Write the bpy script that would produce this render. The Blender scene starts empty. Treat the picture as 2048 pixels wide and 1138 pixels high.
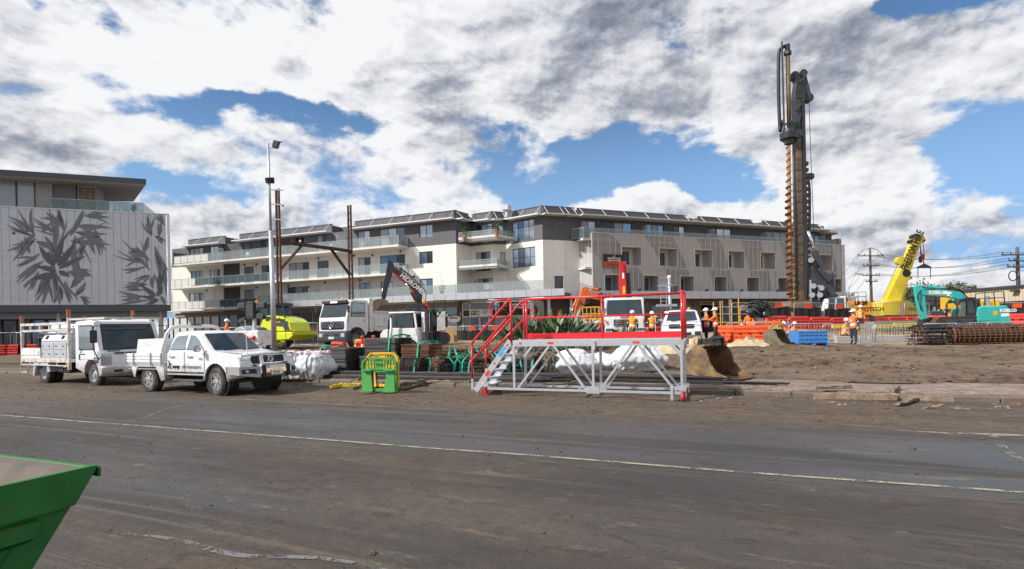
import bpy,bmesh,math,random
from mathutils import Vector,Matrix,noise
import numpy as np
random.seed(7)
R=math.radians
scene=bpy.context.scene
COL=scene.collection
# ---------------------------------------------------------------- camera
F,CX,CY,ROLL,EYE=1100.0,1024.0,655.0,R(1.2),1.7
cam=bpy.data.objects.new('camera',bpy.data.cameras.new('camera'))
COL.objects.link(cam)
cam.data.sensor_width=36.0
cam.data.lens=36.0*F/2048.0
cam.data.shift_y=(CY-569.0)/2048.0
cam.data.clip_start=0.1
cam.data.clip_end=6000
_cr,_sr=math.cos(ROLL),math.sin(ROLL)
cam.matrix_world=Matrix(((_cr,_sr,0,0),(0,0,-1,0),(-_sr,_cr,0,EYE),(0,0,0,1)))
scene.camera=cam
# ---------------------------------------------------------------- world, sun, exposure
SUN_EL,SUN_AZ=40.0,-112.0
world=bpy.data.worlds.new('World');scene.world=world;world.use_nodes=True
world.cycles.sampling_method='MANUAL';world.cycles.sample_map_resolution=512
scene.view_settings.view_transform='Standard'
scene.view_settings.look='None'
scene.view_settings.exposure=0.38
scene.view_settings.gamma=1.0
scene.cycles.use_denoising=True;scene.cycles.denoising_prefilter='NONE';scene.cycles.denoising_input_passes='RGB_ALBEDO_NORMAL'
def build_world():
    nt=world.node_tree;N=nt.nodes;L=nt.links
    N.clear()
    def nd(t,**k):
        n=N.new(t)
        for a,v in k.items():setattr(n,a,v)
        return n
    def math_(op,a,b=None,c=None,clamp=False):
        n=nd('ShaderNodeMath',operation=op,use_clamp=clamp)
        for i,v in enumerate((a,b,c)):
            if v is None:continue
            if isinstance(v,(int,float)):n.inputs[i].default_value=v
            else:L.new(v,n.inputs[i])
        return n.outputs[0]
    def mrange(v,a,b,c=0.0,d=1.0,smooth=True):
        n=nd('ShaderNodeMapRange')
        n.interpolation_type='SMOOTHSTEP' if smooth else 'LINEAR'
        L.new(v,n.inputs[0])
        for i,x in enumerate((a,b,c,d)):n.inputs[i+1].default_value=x
        return n.outputs[0]
    out=nd('ShaderNodeOutputWorld');bg=nd('ShaderNodeBackground')
    bg.inputs[1].default_value=0.074
    tc=nd('ShaderNodeTexCoord')
    sky=nd('ShaderNodeTexSky',sky_type='NISHITA',sun_disc=False)
    sky.sun_elevation=R(SUN_EL);sky.sun_rotation=R(SUN_AZ)
    sky.air_density=1.0;sky.dust_density=0.0;sky.ozone_density=3.0
    sep=nd('ShaderNodeSeparateXYZ');L.new(tc.outputs['Generated'],sep.inputs[0])
    dx,dy,dz=sep.outputs
    az=math_('ARCTAN2',dx,dy)
    el=math_('ARCSINE',dz)
    zc=math_('ADD',math_('MAXIMUM',dz,0.0),0.16)
    comb=nd('ShaderNodeCombineXYZ')
    L.new(math_('DIVIDE',dx,zc),comb.inputs[0]);L.new(math_('DIVIDE',dy,zc),comb.inputs[1])
    def fbm(scale,det,rough,off,dist=0.0,lac=2.0):
        m=nd('ShaderNodeMapping');m.inputs['Location'].default_value=off
        L.new(comb.outputs[0],m.inputs[0])
        n=nd('ShaderNodeTexNoise');n.inputs['Scale'].default_value=scale
        n.inputs['Detail'].default_value=det;n.inputs['Roughness'].default_value=rough
        n.inputs['Distortion'].default_value=dist;n.inputs['Lacunarity'].default_value=lac
        L.new(m.outputs[0],n.inputs['Vector'])
        return n.outputs[0]
    # low puffy clouds near the horizon are laid out in angle space so that they stay round
    comb2=nd('ShaderNodeCombineXYZ')
    L.new(az,comb2.inputs[0]);L.new(math_('MULTIPLY',el,1.5),comb2.inputs[1])
    def fbm2(scale,det,rough,off,dist=0.0):
        m=nd('ShaderNodeMapping');m.inputs['Location'].default_value=off
        L.new(comb2.outputs[0],m.inputs[0])
        n=nd('ShaderNodeTexNoise');n.inputs['Scale'].default_value=scale
        n.inputs['Detail'].default_value=det;n.inputs['Roughness'].default_value=rough
        n.inputs['Distortion'].default_value=dist
        L.new(m.outputs[0],n.inputs['Vector'])
        return n.outputs[0]
    wn=nd('ShaderNodeTexNoise');wn.inputs['Scale'].default_value=4.5;wn.inputs['Detail'].default_value=5;wn.inputs['Roughness'].default_value=.6
    L.new(comb2.outputs[0],wn.inputs['Vector']);ws=nd('ShaderNodeSeparateColor');L.new(wn.outputs[1],ws.inputs[0])
    azw=math_('ADD',az,math_('MULTIPLY',math_('SUBTRACT',ws.outputs[0],.5),.34));elw=math_('ADD',el,math_('MULTIPLY',math_('SUBTRACT',ws.outputs[1],.5),.16))
    def blob(px,py,sx,sy,amp):
        xc,yc=(px-CX)/F,(CY-py)/F
        v=Vector((xc*_cr+yc*_sr,1,-xc*_sr+yc*_cr)).normalized()
        a0,e0=math.atan2(v.x,v.y),math.asin(v.z)
        sx/=F;sy/=F
        qa=math_('MULTIPLY',math_('SUBTRACT',azw,a0),1/sx)
        qe=math_('MULTIPLY',math_('SUBTRACT',elw,e0),1/sy)
        r2=math_('ADD',math_('MULTIPLY',qa,qa),math_('MULTIPLY',qe,qe))
        return math_('MULTIPLY',math_('EXPONENT',math_('MULTIPLY',r2,-1.0)),amp)
    def total(*xs):
        s=xs[0]
        for x in xs[1:]:s=math_('ADD',s,x)
        return s
    big=fbm(1.75,9,0.58,(3.1,1.7,0.0),0.25)
    puf=fbm2(6.5,9,0.57,(1.3,4.2,0.0),0.2)
    lowmix=mrange(el,0.14,0.36,1.0,0.0)
    mixn=nd('ShaderNodeMix');mixn.data_type='FLOAT'
    L.new(lowmix,mixn.inputs[0]);L.new(big,mixn.inputs[2]);L.new(puf,mixn.inputs[3])
    dens=mixn.outputs[0]
    gaps=[(410,190,190,30,-.22),(680,215,150,20,-.20),(150,35,150,18,-.22),
            (1330,345,330,70,-.36),(1100,285,160,40,-.16),(1800,5,110,34,-.34),(1960,320,150,120,-.26),
            (420,395,150,26,-.22),(1360,112,90,50,.12),(1900,400,40,80,-.16),(1420,150,60,30,-.03),
            (1240,402,110,34,.34),(1180,190,380,52,.22),(640,110,330,55,.20),(1880,170,260,100,.16),(1650,230,120,90,.26),(1600,70,130,70,.16),(60,130,160,70,.16),(800,300,260,40,.10),(1450,420,110,24,.30),(1800,420,90,80,.30),(1960,425,50,40,.20),(1660,440,70,110,.20)]
    bil=fbm2(15.0,9,0.62,(5.5,2.5,0.0),0.15);bil2=fbm2(15.0,7,0.62,(5.5-.006,2.5+.014,0.0),0.15)
    dens=total(dens,math_('MULTIPLY',math_('SUBTRACT',bil,.5),.34),0.095,*[blob(*g)for g in gaps])
    cover=mrange(dens,0.455,0.60)
    thick=mrange(dens,0.55,0.86)
    # sunward side bright, far side shaded: compare the density with the density a step towards the sun
    big2=fbm(1.75,7,0.58,(3.1-.085,1.7-.055,0.0),0.25)
    puf2=fbm2(6.5,7,0.57,(1.3-.010,4.2+.026,0.0),0.2)
    mixs=nd('ShaderNodeMix');mixs.data_type='FLOAT'
    L.new(lowmix,mixs.inputs[0]);L.new(big2,mixs.inputs[2]);L.new(puf2,mixs.inputs[3])
    rel=math_('ADD',math_('SUBTRACT',mixs.outputs[0],mixn.outputs[0]),math_('MULTIPLY',math_('SUBTRACT',bil2,bil),.34))
    sh1=fbm(.75,8,0.62,(7.7,2.2,0.0),0.5)
    sh=mrange(sh1,0.38,0.64)
    greys=[(1880,200,260,80,.06),(620,300,190,36,.22),(930,290,90,60,.24),(1000,30,300,50,.20),
             (90,290,110,26,.30),(1960,470,140,60,.34),(300,90,360,110,-.30),(1810,410,110,60,-.40),(1240,395,150,30,-.35)]
    g=total(math_('MULTIPLY',thick,0.20),math_('MULTIPLY',sh,0.34),math_('MULTIPLY',rel,3.6),0.06,*[blob(*q)for q in greys])
    g=mrange(g,0.05,0.95,0,1,False)
    ramp=nd('ShaderNodeValToRGB');L.new(g,ramp.inputs[0])
    e=ramp.color_ramp.elements
    e[0].position=0.0;e[0].color=(9.6,9.7,9.9,1)
    e[1].position=1.0;e[1].color=(2.3,2.6,3.25,1)
    k=e.new(0.34);k.color=(7.6,7.7,8.1,1)
    k=e.new(0.66);k.color=(4.3,4.6,5.3,1)
    # the air low over the horizon is pale blue-grey, not yellow
    hsv=nd('ShaderNodeHueSaturation');hsv.inputs['Saturation'].default_value=1.12;hsv.inputs['Value'].default_value=1.25;L.new(sky.outputs[0],hsv.inputs['Color'])
    hz=nd('ShaderNodeMix');hz.data_type='RGBA'
    L.new(mrange(el,0.05,0.42,1.0,0.0),hz.inputs[0]);L.new(hsv.outputs[0],hz.inputs[6]);hz.inputs[7].default_value=(3.2,5.6,9.2,1)
    mx=nd('ShaderNodeMix');mx.data_type='RGBA'
    L.new(cover,mx.inputs[0]);L.new(hz.outputs[2],mx.inputs[6]);L.new(ramp.outputs[0],mx.inputs[7])
    L.new(mx.outputs[2],bg.inputs[0]);L.new(bg.outputs[0],out.inputs[0])
build_world()
sl=bpy.data.lights.new('sun','SUN');sl.energy=4.3;sl.angle=R(2.5);sl.color=(1,0.965,0.92)
so=bpy.data.objects.new('sun',sl);COL.objects.link(so)
_sd=Vector((math.sin(R(SUN_AZ))*math.cos(R(SUN_EL)),math.cos(R(SUN_AZ))*math.cos(R(SUN_EL)),math.sin(R(SUN_EL))))
so.rotation_euler=(-_sd).to_track_quat('-Z','Y').to_euler()
so.location=_sd*100
# ---------------------------------------------------------------- pixel helpers (photograph 2048 x 1138)
def ray(px,py):
    xc,yc=(px-CX)/F,(CY-py)/F
    return Vector((xc*_cr+yc*_sr,1.0,-xc*_sr+yc*_cr))
EYEP=Vector((0,0,EYE))
def at(px,py,Y):return EYEP+ray(px,py)*Y
def onz(px,py,z):
    d=ray(px,py);return EYEP+d*((z-EYE)/d.z)
def onplane(px,py,p0,n):
    d=ray(px,py);return EYEP+d*((Vector(p0)-EYEP).dot(n)/d.dot(n))
def smooth(a,b,x):
    t=min(1,max(0,(x-a)/(b-a)));return t*t*(3-2*t)
# ---------------------------------------------------------------- materials
MATS={}
def mat(name,col=(.5,.5,.5),rough=.6,metal=0.0,var=.12,scale=6.0,bump=0.0,bscale=60.0,dirt=None,damt=.0,dscale=3.0,
        spec=.5,coat=0.0,emit=0.0,alpha=1.0,trans=0.0,streak=False):
    if name in MATS:return MATS[name]
    m=bpy.data.materials.new(name);m.use_nodes=True;MATS[name]=m
    nt=m.node_tree;N=nt.nodes;L=nt.links
    b=N['Principled BSDF']
    b.inputs['Roughness'].default_value=rough;b.inputs['Metallic'].default_value=metal
    b.inputs['Specular IOR Level'].default_value=spec;b.inputs['Coat Weight'].default_value=coat
    b.inputs['Alpha'].default_value=alpha;b.inputs['Transmission Weight'].default_value=trans
    c4=(*col,1)
    tc=N.new('ShaderNodeTexCoord');geo=N.new('ShaderNodeObjectInfo')
    n1=N.new('ShaderNodeTexNoise');n1.inputs['Scale'].default_value=scale;n1.inputs['Detail'].default_value=6;n1.inputs['Roughness'].default_value=.65
    vec=tc.outputs['Object']
    if streak:
        mp=N.new('ShaderNodeMapping');mp.inputs['Scale'].default_value=(1,1,.12);L.new(vec,mp.inputs[0]);vec=mp.outputs[0]
    ad=N.new('ShaderNodeVectorMath');ad.operation='ADD';L.new(vec,ad.inputs[0])
    rm=N.new('ShaderNodeMath');rm.operation='MULTIPLY';L.new(geo.outputs['Random'],rm.inputs[0]);rm.inputs[1].default_value=37.0
    L.new(rm.outputs[0],ad.inputs[1]);L.new(ad.outputs[0],n1.inputs['Vector'])
    mx=N.new('ShaderNodeMix');mx.data_type='RGBA'
    mx.inputs[6].default_value=(*[x*(1-var)for x in col],1);mx.inputs[7].default_value=(*[min(1,x*(1+var))for x in col],1)
    cr=N.new('ShaderNodeMapRange');cr.inputs[1].default_value=.3;cr.inputs[2].default_value=.7;L.new(n1.outputs[0],cr.inputs[0])
    L.new(cr.outputs[0],mx.inputs[0]);colout=mx.outputs[2]
    if dirt is not None:
        n2=N.new('ShaderNodeTexNoise');n2.inputs['Scale'].default_value=dscale;n2.inputs['Detail'].default_value=8;n2.inputs['Roughness'].default_value=.7
        L.new(ad.outputs[0],n2.inputs['Vector'])
        r2=N.new('ShaderNodeMapRange');r2.inputs[1].default_value=.62-damt*.35;r2.inputs[2].default_value=.74-damt*.2;L.new(n2.outputs[0],r2.inputs[0])
        r2.inputs[4].default_value=min(1,.5+damt)
        m2=N.new('ShaderNodeMix');m2.data_type='RGBA';L.new(r2.outputs[0],m2.inputs[0]);L.new(colout,m2.inputs[6]);m2.inputs[7].default_value=(*dirt,1)
        colout=m2.outputs[2]
        if metal>0 or rough<.5:
            rr=N.new('ShaderNodeMapRange');L.new(r2.outputs[0],rr.inputs[0]);rr.inputs[3].default_value=rough;rr.inputs[4].default_value=.85
            L.new(rr.outputs[0],b.inputs['Roughness'])
            if metal>0:
                r3=N.new('ShaderNodeMapRange');L.new(r2.outputs[0],r3.inputs[0]);r3.inputs[3].default_value=metal;r3.inputs[4].default_value=0
                L.new(r3.outputs[0],b.inputs['Metallic'])
    L.new(colout,b.inputs['Base Color'])
    if emit>0:
        b.inputs['Emission Color'].default_value=c4;b.inputs['Emission Strength'].default_value=emit
    if bump>0:
        n3=N.new('ShaderNodeTexNoise');n3.inputs['Scale'].default_value=bscale;n3.inputs['Detail'].default_value=5
        L.new(ad.outputs[0],n3.inputs['Vector'])
        bp=N.new('ShaderNodeBump');bp.inputs['Strength'].default_value=bump;bp.inputs['Distance'].default_value=.02
        L.new(n3.outputs[0],bp.inputs['Height']);L.new(bp.outputs[0],b.inputs['Normal'])
    m.diffuse_color=c4
    return m
RUST=(.16,.065,.025);MUD=(.17,.115,.07)
M=dict(
    white=lambda:mat('white_paint',(.71,.72,.73),.28,var=.04,coat=.5,dirt=(.44,.37,.30),damt=.16,dscale=3.5),
    whitedirty=lambda:mat('white_worn_paint',(.74,.74,.72),.42,var=.06,dirt=(.38,.27,.17),damt=.30,dscale=4),
    tray=lambda:mat('aluminium_tray',(.62,.64,.66),.38,.55,var=.08,dirt=(.4,.3,.2),damt=.15),
    alu=lambda:mat('aluminium',(.62,.63,.65),.38,.7,var=.12,scale=9,dirt=(.30,.24,.18),damt=.10,dscale=6),
    galv=lambda:mat('galvanised_steel',(.48,.50,.52),.45,.7,var=.15,scale=14),
    chrome=lambda:mat('chrome',(.8,.8,.82),.12,1.0,var=.03),
    black=lambda:mat('black_plastic',(.018,.018,.02),.5,var=.2,dirt=(.12,.1,.08),damt=.1),
    blacksteel=lambda:mat('black_painted_steel',(.022,.023,.027),.42,var=.25,dirt=(.13,.10,.07),damt=.14,coat=.2),
    darkgrey=lambda:mat('dark_grey_paint',(.045,.05,.058),.45,var=.2,dirt=(.14,.11,.08),damt=.14),
    tyre=lambda:mat('tyre_rubber',(.03,.029,.028),.85,var=.2,dirt=(.17,.125,.085),damt=.34,dscale=5,bump=.3,bscale=40),
    glass=lambda:mat('dark_glass',(.03,.038,.042),.06,var=.1,spec=.9,coat=.6),
    carglass=lambda:mat('tinted_car_glass',(.030,.045,.055),.03,var=.2,scale=2,spec=.55),sideglass=lambda:mat('mirroring_side_glass',(.26,.31,.35),.03,.55,var=.2,scale=2),
    rust=lambda:mat('rusty_steel',(.14,.062,.03),.85,.1,var=.4,scale=5,bump=.4,bscale=50,dirt=(.05,.035,.03),damt=.35),
    rebar=lambda:mat('rebar_steel',(.036,.033,.032),.6,.3,var=.35,scale=4,dirt=(.13,.06,.03),damt=.18,dscale=2),
    rustbar=lambda:mat('rusty_rebar',(.15,.066,.032),.8,.1,var=.4,scale=5,dirt=(.06,.04,.03),damt=.3,dscale=4),
    wood=lambda:mat('weathered_wood',(.19,.14,.098),.85,var=.4,scale=14,bump=.5,bscale=40,dirt=(.14,.1,.07),damt=.3),
    ply=lambda:mat('plywood',(.55,.38,.20),.8,var=.15,scale=4),
    redpaint=lambda:mat('red_powder_coat',(.60,.010,.018),.35,var=.08,coat=.3),
    orange=lambda:mat('orange_plastic',(.78,.09,.018),.5,var=.12,dirt=(.42,.18,.09),damt=.18),
    redplastic=lambda:mat('red_plastic',(.66,.035,.02),.5,var=.12,dirt=(.4,.15,.09),damt=.2),
    yellow=lambda:mat('yellow_paint',(.70,.42,.02),.4,var=.1,dirt=(.3,.2,.1),damt=.14,coat=.2),
    craneyellow=lambda:mat('crane_yellow_paint',(.66,.50,.02),.4,var=.1,dirt=(.3,.24,.08),damt=.16,coat=.2),
    lime=lambda:mat('lime_yellow_paint',(.60,.66,.01),.35,var=.06,coat=.4),
    teal=lambda:mat('teal_paint',(.03,.42,.38),.38,var=.08,dirt=(.2,.2,.16),damt=.12,coat=.2),
    teal_sling=lambda:mat('green_webbing',(.02,.36,.24),.7,var=.2),
    green=lambda:mat('green_paint',(.06,.29,.055),.42,var=.1,dirt=(.13,.15,.07),damt=.12,coat=.2),
    bingreen=lambda:mat('skip_green_paint',(.010,.135,.017),.55,var=.30,scale=3.5,dirt=(.075,.045,.022),damt=.24,dscale=9,bump=.25,bscale=7),
    exorange=lambda:mat('digger_orange_paint',(.74,.15,.025),.42,var=.1,dirt=(.3,.14,.07),damt=.15),
    blue=lambda:mat('blue_plastic',(.05,.22,.56),.5,var=.1,dirt=(.3,.3,.3),damt=.12),
    hivis=lambda:mat('orange_hi_vis_cloth',(.85,.16,.02),.85,var=.12,scale=18,bump=.3,bscale=25),
    vest=lambda:mat('amber_hi_vis_cloth',(.88,.32,.02),.85,var=.12,scale=18,bump=.3,bscale=25),
    refl=lambda:mat('silver_reflective_tape',(.72,.72,.72),.4,var=.08),
    navy=lambda:mat('navy_trousers',(.025,.03,.05),.9,var=.25,scale=18,bump=.3,bscale=25),
    skin=lambda:mat('skin',(.50,.30,.22),.6,var=.08),
    helmet=lambda:mat('white_helmet',(.82,.82,.80),.35,var=.03),
    signwhite=lambda:mat('white_sign_paint',(.80,.80,.80),.5,var=.03),
    signblack=lambda:mat('black_sign_paint',(.012,.013,.016),.4,var=.1),
    signred=lambda:mat('red_orange_sign_paint',(.66,.07,.02),.45,var=.05),
    signamber=lambda:mat('amber_lettering',(.75,.38,.01),.5,var=.05),
    amber=lambda:mat('amber_beacon',(.95,.25,.01),.3,var=.02,emit=.25),
    headlight=lambda:mat('headlight_glass',(.62,.66,.70),.08,.5,var=.2,scale=30),
    bag=lambda:mat('white_woven_bag',(.58,.59,.61),.7,var=.07,scale=8,bump=.25,bscale=20,dirt=(.42,.36,.30),damt=.15),
    concrete=lambda:mat('concrete',(.40,.38,.355),.9,var=.14,scale=5,bump=.3,bscale=45,dirt=(.2,.155,.11),damt=.25),
    kerb=lambda:mat('kerb_concrete',(.155,.128,.102),.9,var=.2,scale=6,bump=.5,bscale=40,dirt=(.13,.09,.06),damt=.4),
    cloth=lambda:mat('black_shade_cloth',(.016,.016,.018),.9,var=.25),
)
def muddy_white():
    """white vehicle paint with dried mud splashed up the lower panels"""
    if 'muddy_white_paint' in MATS:return MATS['muddy_white_paint']
    m=M['white']().copy();m.name='muddy_white_paint';MATS['muddy_white_paint']=m;N=m.node_tree.nodes;L=m.node_tree.links;b=N['Principled BSDF']
    tc=N.new('ShaderNodeTexCoord');sp=N.new('ShaderNodeSeparateXYZ');L.new(tc.outputs['Object'],sp.inputs[0])
    n=N.new('ShaderNodeTexNoise');n.inputs['Scale'].default_value=5;n.inputs['Detail'].default_value=9;n.inputs['Roughness'].default_value=.75;L.new(tc.outputs['Object'],n.inputs[0])
    a=N.new('ShaderNodeMath');a.operation='MULTIPLY_ADD';L.new(n.outputs[0],a.inputs[0]);a.inputs[1].default_value=-.9;L.new(sp.outputs[2],a.inputs[2])
    r=N.new('ShaderNodeMapRange');L.new(a.outputs[0],r.inputs[0]);r.inputs[1].default_value=-.05;r.inputs[2].default_value=.40;r.inputs[3].default_value=.85;r.inputs[4].default_value=0
    x=N.new('ShaderNodeMix');x.data_type='RGBA';L.new(r.outputs[0],x.inputs[0]);L.new(b.inputs['Base Color'].links[0].from_socket,x.inputs[6]);x.inputs[7].default_value=(.23,.165,.11,1);L.new(x.outputs[2],b.inputs['Base Color'])
    return m
M['bodywhite']=muddy_white
def m_(k):return k if not isinstance(k,str)else M[k]()
# ---------------------------------------------------------------- mesh builder
class B:
    """collects shapes; .obj() links them as ONE mesh object"""
    def __init__(s):s.v=[];s.f=[];s.T=None
    def _add(s,vs,fs):
        o=len(s.v)
        if s.T is not None:vs=[s.T@Vector(v)for v in vs]
        s.v+=[tuple(v)for v in vs];s.f+=[tuple(i+o for i in f)for f in fs]
        return s
    def box(s,c,d,rz=0.0,rx=0.0,ry=0.0,bev=0.0):
        x,y,z=d[0]/2,d[1]/2,d[2]/2
        if bev>0:
            b=min(bev,x*.9,y*.9,z*.9);vs=[]
            for k,zz,q in((0,-z,b),(1,-z+b,0),(2,z-b,0),(3,z,b)):
                X,Y=x-q,y-q
                vs+=[(-X+b,-Y,zz),(X-b,-Y,zz),(X,-Y+b,zz),(X,Y-b,zz),(X-b,Y,zz),(-X+b,Y,zz),(-X,Y-b,zz),(-X,-Y+b,zz)]
            fs=[tuple(range(7,-1,-1)),tuple(range(24,32))]
            for k in range(3):
                for i in range(8):fs.append((k*8+i,k*8+(i+1)%8,k*8+8+(i+1)%8,k*8+8+i))
        else:
            vs=[(-x,-y,-z),(x,-y,-z),(x,y,-z),(-x,y,-z),(-x,-y,z),(x,-y,z),(x,y,z),(-x,y,z)]
            fs=[(3,2,1,0),(4,5,6,7),(0,1,5,4),(1,2,6,5),(2,3,7,6),(3,0,4,7)]
        if rz or rx or ry:
            m=Matrix.Rotation(rz,3,'Z')@Matrix.Rotation(ry,3,'Y')@Matrix.Rotation(rx,3,'X')
            vs=[m@Vector(v)for v in vs]
        c=Vector(c)
        return s._add([Vector(v)+c for v in vs],fs)
    def b2(s,x0,x1,y0,y1,z0,z1,bev=0.0):
        return s.box(((x0+x1)/2,(y0+y1)/2,(z0+z1)/2),(abs(x1-x0),abs(y1-y0),abs(z1-z0)),bev=bev)
    def cyl(s,p,q,r,r2=None,n=10,cap=True):
        p,q=Vector(p),Vector(q);r2=r if r2 is None else r2
        d=(q-p);
        if d.length<1e-6:return s
        d.normalize();a=d.orthogonal().normalized();b=d.cross(a)
        vs=[]
        for c,rr in((p,r),(q,r2)):
            for i in range(n):
                t=2*math.pi*i/n;vs.append(c+(a*math.cos(t)+b*math.sin(t))*rr)
        fs=[(i,(i+1)%n,n+(i+1)%n,n+i)for i in range(n)]
        if cap:fs+=[tuple(range(n-1,-1,-1)),tuple(range(n,2*n))]
        return s._add(vs,fs)
    def bar(s,p,q,w,h=None,up=(0,0,1)):
        p,q=Vector(p),Vector(q);h=h or w;d=(q-p).normalized();u=Vector(up)
        a=d.cross(u)
        if a.length<1e-3:a=d.cross(Vector((1,0,0)))
        a.normalize();b=a.cross(d).normalized();a*=w/2;b*=h/2
        vs=[p-a-b,p+a-b,p+a+b,p-a+b,q-a-b,q+a-b,q+a+b,q-a+b]
        return s._add(vs,[(0,1,2,3),(7,6,5,4),(0,4,5,1),(1,5,6,2),(2,6,7,3),(3,7,4,0)])
    def tube(s,pts,r,n=6,close=False):
        pts=[Vector(p)for p in pts];k=len(pts)
        rs=r if isinstance(r,(list,tuple))else[r]*k
        vs=[];ref=None
        for i,p in enumerate(pts):
            if close:d=pts[(i+1)%k]-pts[i-1]
            else:d=pts[min(i+1,k-1)]-pts[max(i-1,0)]
            d.normalize()
            a=d.orthogonal().normalized()if ref is None else(ref-d*ref.dot(d))
            if a.length<1e-4:a=d.orthogonal()
            a.normalize();ref=a;b=d.cross(a)
            for j in range(n):
                t=2*math.pi*j/n;vs.append(p+(a*math.cos(t)+b*math.sin(t))*rs[i])
        fs=[]
        for i in range(k if close else k-1):
            i2=(i+1)%k
            fs+=[(i*n+j,i*n+(j+1)%n,i2*n+(j+1)%n,i2*n+j)for j in range(n)]
        if not close:fs+=[tuple(range(n-1,-1,-1)),tuple(range((k-1)*n,k*n))]
        return s._add(vs,fs)
    def prism(s,poly,w0,w1,axis='y',inset=0.0):
        """polygon in the plane across `axis`, extruded from w0 to w1 (x: poly=(y,z), y: (x,z), z: (x,y))"""
        f={'x':lambda a,b,w:(w,a,b),'y':lambda a,b,w:(a,w,b),'z':lambda a,b,w:(a,b,w)}[axis]
        n=len(poly);vs=[f(a,b,w0)for a,b in poly]+[f(a,b,w1)for a,b in poly]
        fs=[tuple(range(n)),tuple(range(2*n-1,n-1,-1))]+[(i,n+i,n+(i+1)%n,(i+1)%n)for i in range(n)]
        return s._add(vs,fs)
    def loft(s,rings,cap=True,close=True):
        n=len(rings[0]);vs=[p for r in rings for p in r];fs=[]
        for k in range(len(rings)-1):
            for i in range(n if close else n-1):
                j=(i+1)%n;fs.append((k*n+i,k*n+j,(k+1)*n+j,(k+1)*n+i))
        if cap:fs+=[tuple(range(n-1,-1,-1)),tuple(range((len(rings)-1)*n,len(rings)*n))]
        return s._add(vs,fs)
    def lathe(s,prof,c=(0,0,0),axis=(0,0,1),n=16,cap=True):
        d=Vector(axis).normalized();a=d.orthogonal().normalized();b=d.cross(a);c=Vector(c)
        rings=[[c+d*h+(a*math.cos(2*math.pi*i/n)+b*math.sin(2*math.pi*i/n))*max(r,1e-4)for i in range(n)]for r,h in prof]
        return s.loft(rings,cap)
    def quad(s,a,b,c,d):return s._add([a,b,c,d],[(0,1,2,3)])
    def poly(s,pts):return s._add(pts,[tuple(range(len(pts)))])
    def mesh(s,name):
        me=bpy.data.meshes.new(name);me.from_pydata(s.v,[],s.f);me.validate()
        bm=bmesh.new();bm.from_mesh(me);bmesh.ops.recalc_face_normals(bm,faces=bm.faces);bm.to_mesh(me);bm.free()
        return me
    def obj(s,name,material,parent=None,smooth_=False,**k):
        return link(name,s.mesh(name),material,parent,smooth_,**k)
def link(name,me,material=None,parent=None,smooth_=False,label=None,cat=None,group=None,kind=None,loc=None,mw=None):
    o=bpy.data.objects.new(name,me);COL.objects.link(o)
    if material is not None and len(me.materials)==0:me.materials.append(m_(material))
    if smooth_:
        me.polygons.foreach_set('use_smooth',[True]*len(me.polygons))
        if smooth_ is not True:me.set_sharp_from_angle(angle=R(smooth_))
    if parent is not None:o.parent=parent
    if loc is not None:o.location=loc
    if mw is not None:o.matrix_local=mw
    tag(o,label,cat,group,kind)
    return o
def tag(o,label=None,cat=None,group=None,kind=None):
    if label:o['label']=label
    if cat:o['category']=cat
    if group:o['group']=group
    if kind:o['kind']=kind
    return o
def thing(name,loc,rz=0.0,label=None,cat=None,group=None,tilt=0.0,kind=None):
    o=bpy.data.objects.new(name,None);COL.objects.link(o);o.empty_display_size=.2
    o.location=loc;o.rotation_euler=(tilt,0,rz)
    return tag(o,label,cat,group,kind)
def children(o):return[c for c in COL.objects if c.parent==o]
KIDS={}
def dup(root,loc,rz,label=None,group=None,tree=None):
    """copy of a thing with its parts and sub-parts"""
    if root.name not in KIDS:
        ks=children(root);KIDS[root.name]=[(k,children(k))for k in ks]
    r=root.copy();COL.objects.link(r);r.location=loc;r.rotation_euler.z=rz
    if label:r['label']=label
    if group:r['group']=group
    for ch,subs in KIDS[root.name]:
        c=ch.copy();COL.objects.link(c);c.parent=r
        for g in subs:
            d=g.copy();COL.objects.link(d);d.parent=c
    return r
TEXTS=[]
def text(body,size,material,parent,origin,xdir,ydir,align='LEFT',depth=.004,sx=1.0,name='lettering',bold=0.0,shear=0.0):
    """flat lettering at `origin` in the parent's space, running along xdir with letter height along ydir"""
    cu=bpy.data.curves.new(name,'FONT');cu.body=body;cu.size=size;cu.align_x=align;cu.extrude=depth;cu.offset=bold;cu.shear=shear
    cu.resolution_u=2
    o=bpy.data.objects.new(name,cu);COL.objects.link(o)
    x=Vector(xdir).normalized();y=Vector(ydir);y=(y-x*y.dot(x)).normalized();z=x.cross(y)
    m=Matrix.Identity(4)
    for i in range(3):m[i][0]=x[i]*sx;m[i][1]=y[i];m[i][2]=z[i];m[i][3]=Vector(origin)[i]
    o.parent=parent;o.matrix_local=m
    TEXTS.append((o,material));return o
def finish_texts():
    dg=bpy.context.evaluated_depsgraph_get()
    for o,material in TEXTS:
        me=bpy.data.meshes.new_from_object(o.evaluated_get(dg));me.name='lettering';me.materials.clear();me.materials.append(m_(material))
        n=bpy.data.objects.new('lettering',me);COL.objects.link(n);n.parent=o.parent;n.matrix_local=o.matrix_local.copy()
        bpy.data.objects.remove(o)
def fnoise(x,y,s,seed=0.0):return noise.noise(Vector((x*s+seed,y*s-seed,seed*1.7)))
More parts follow.
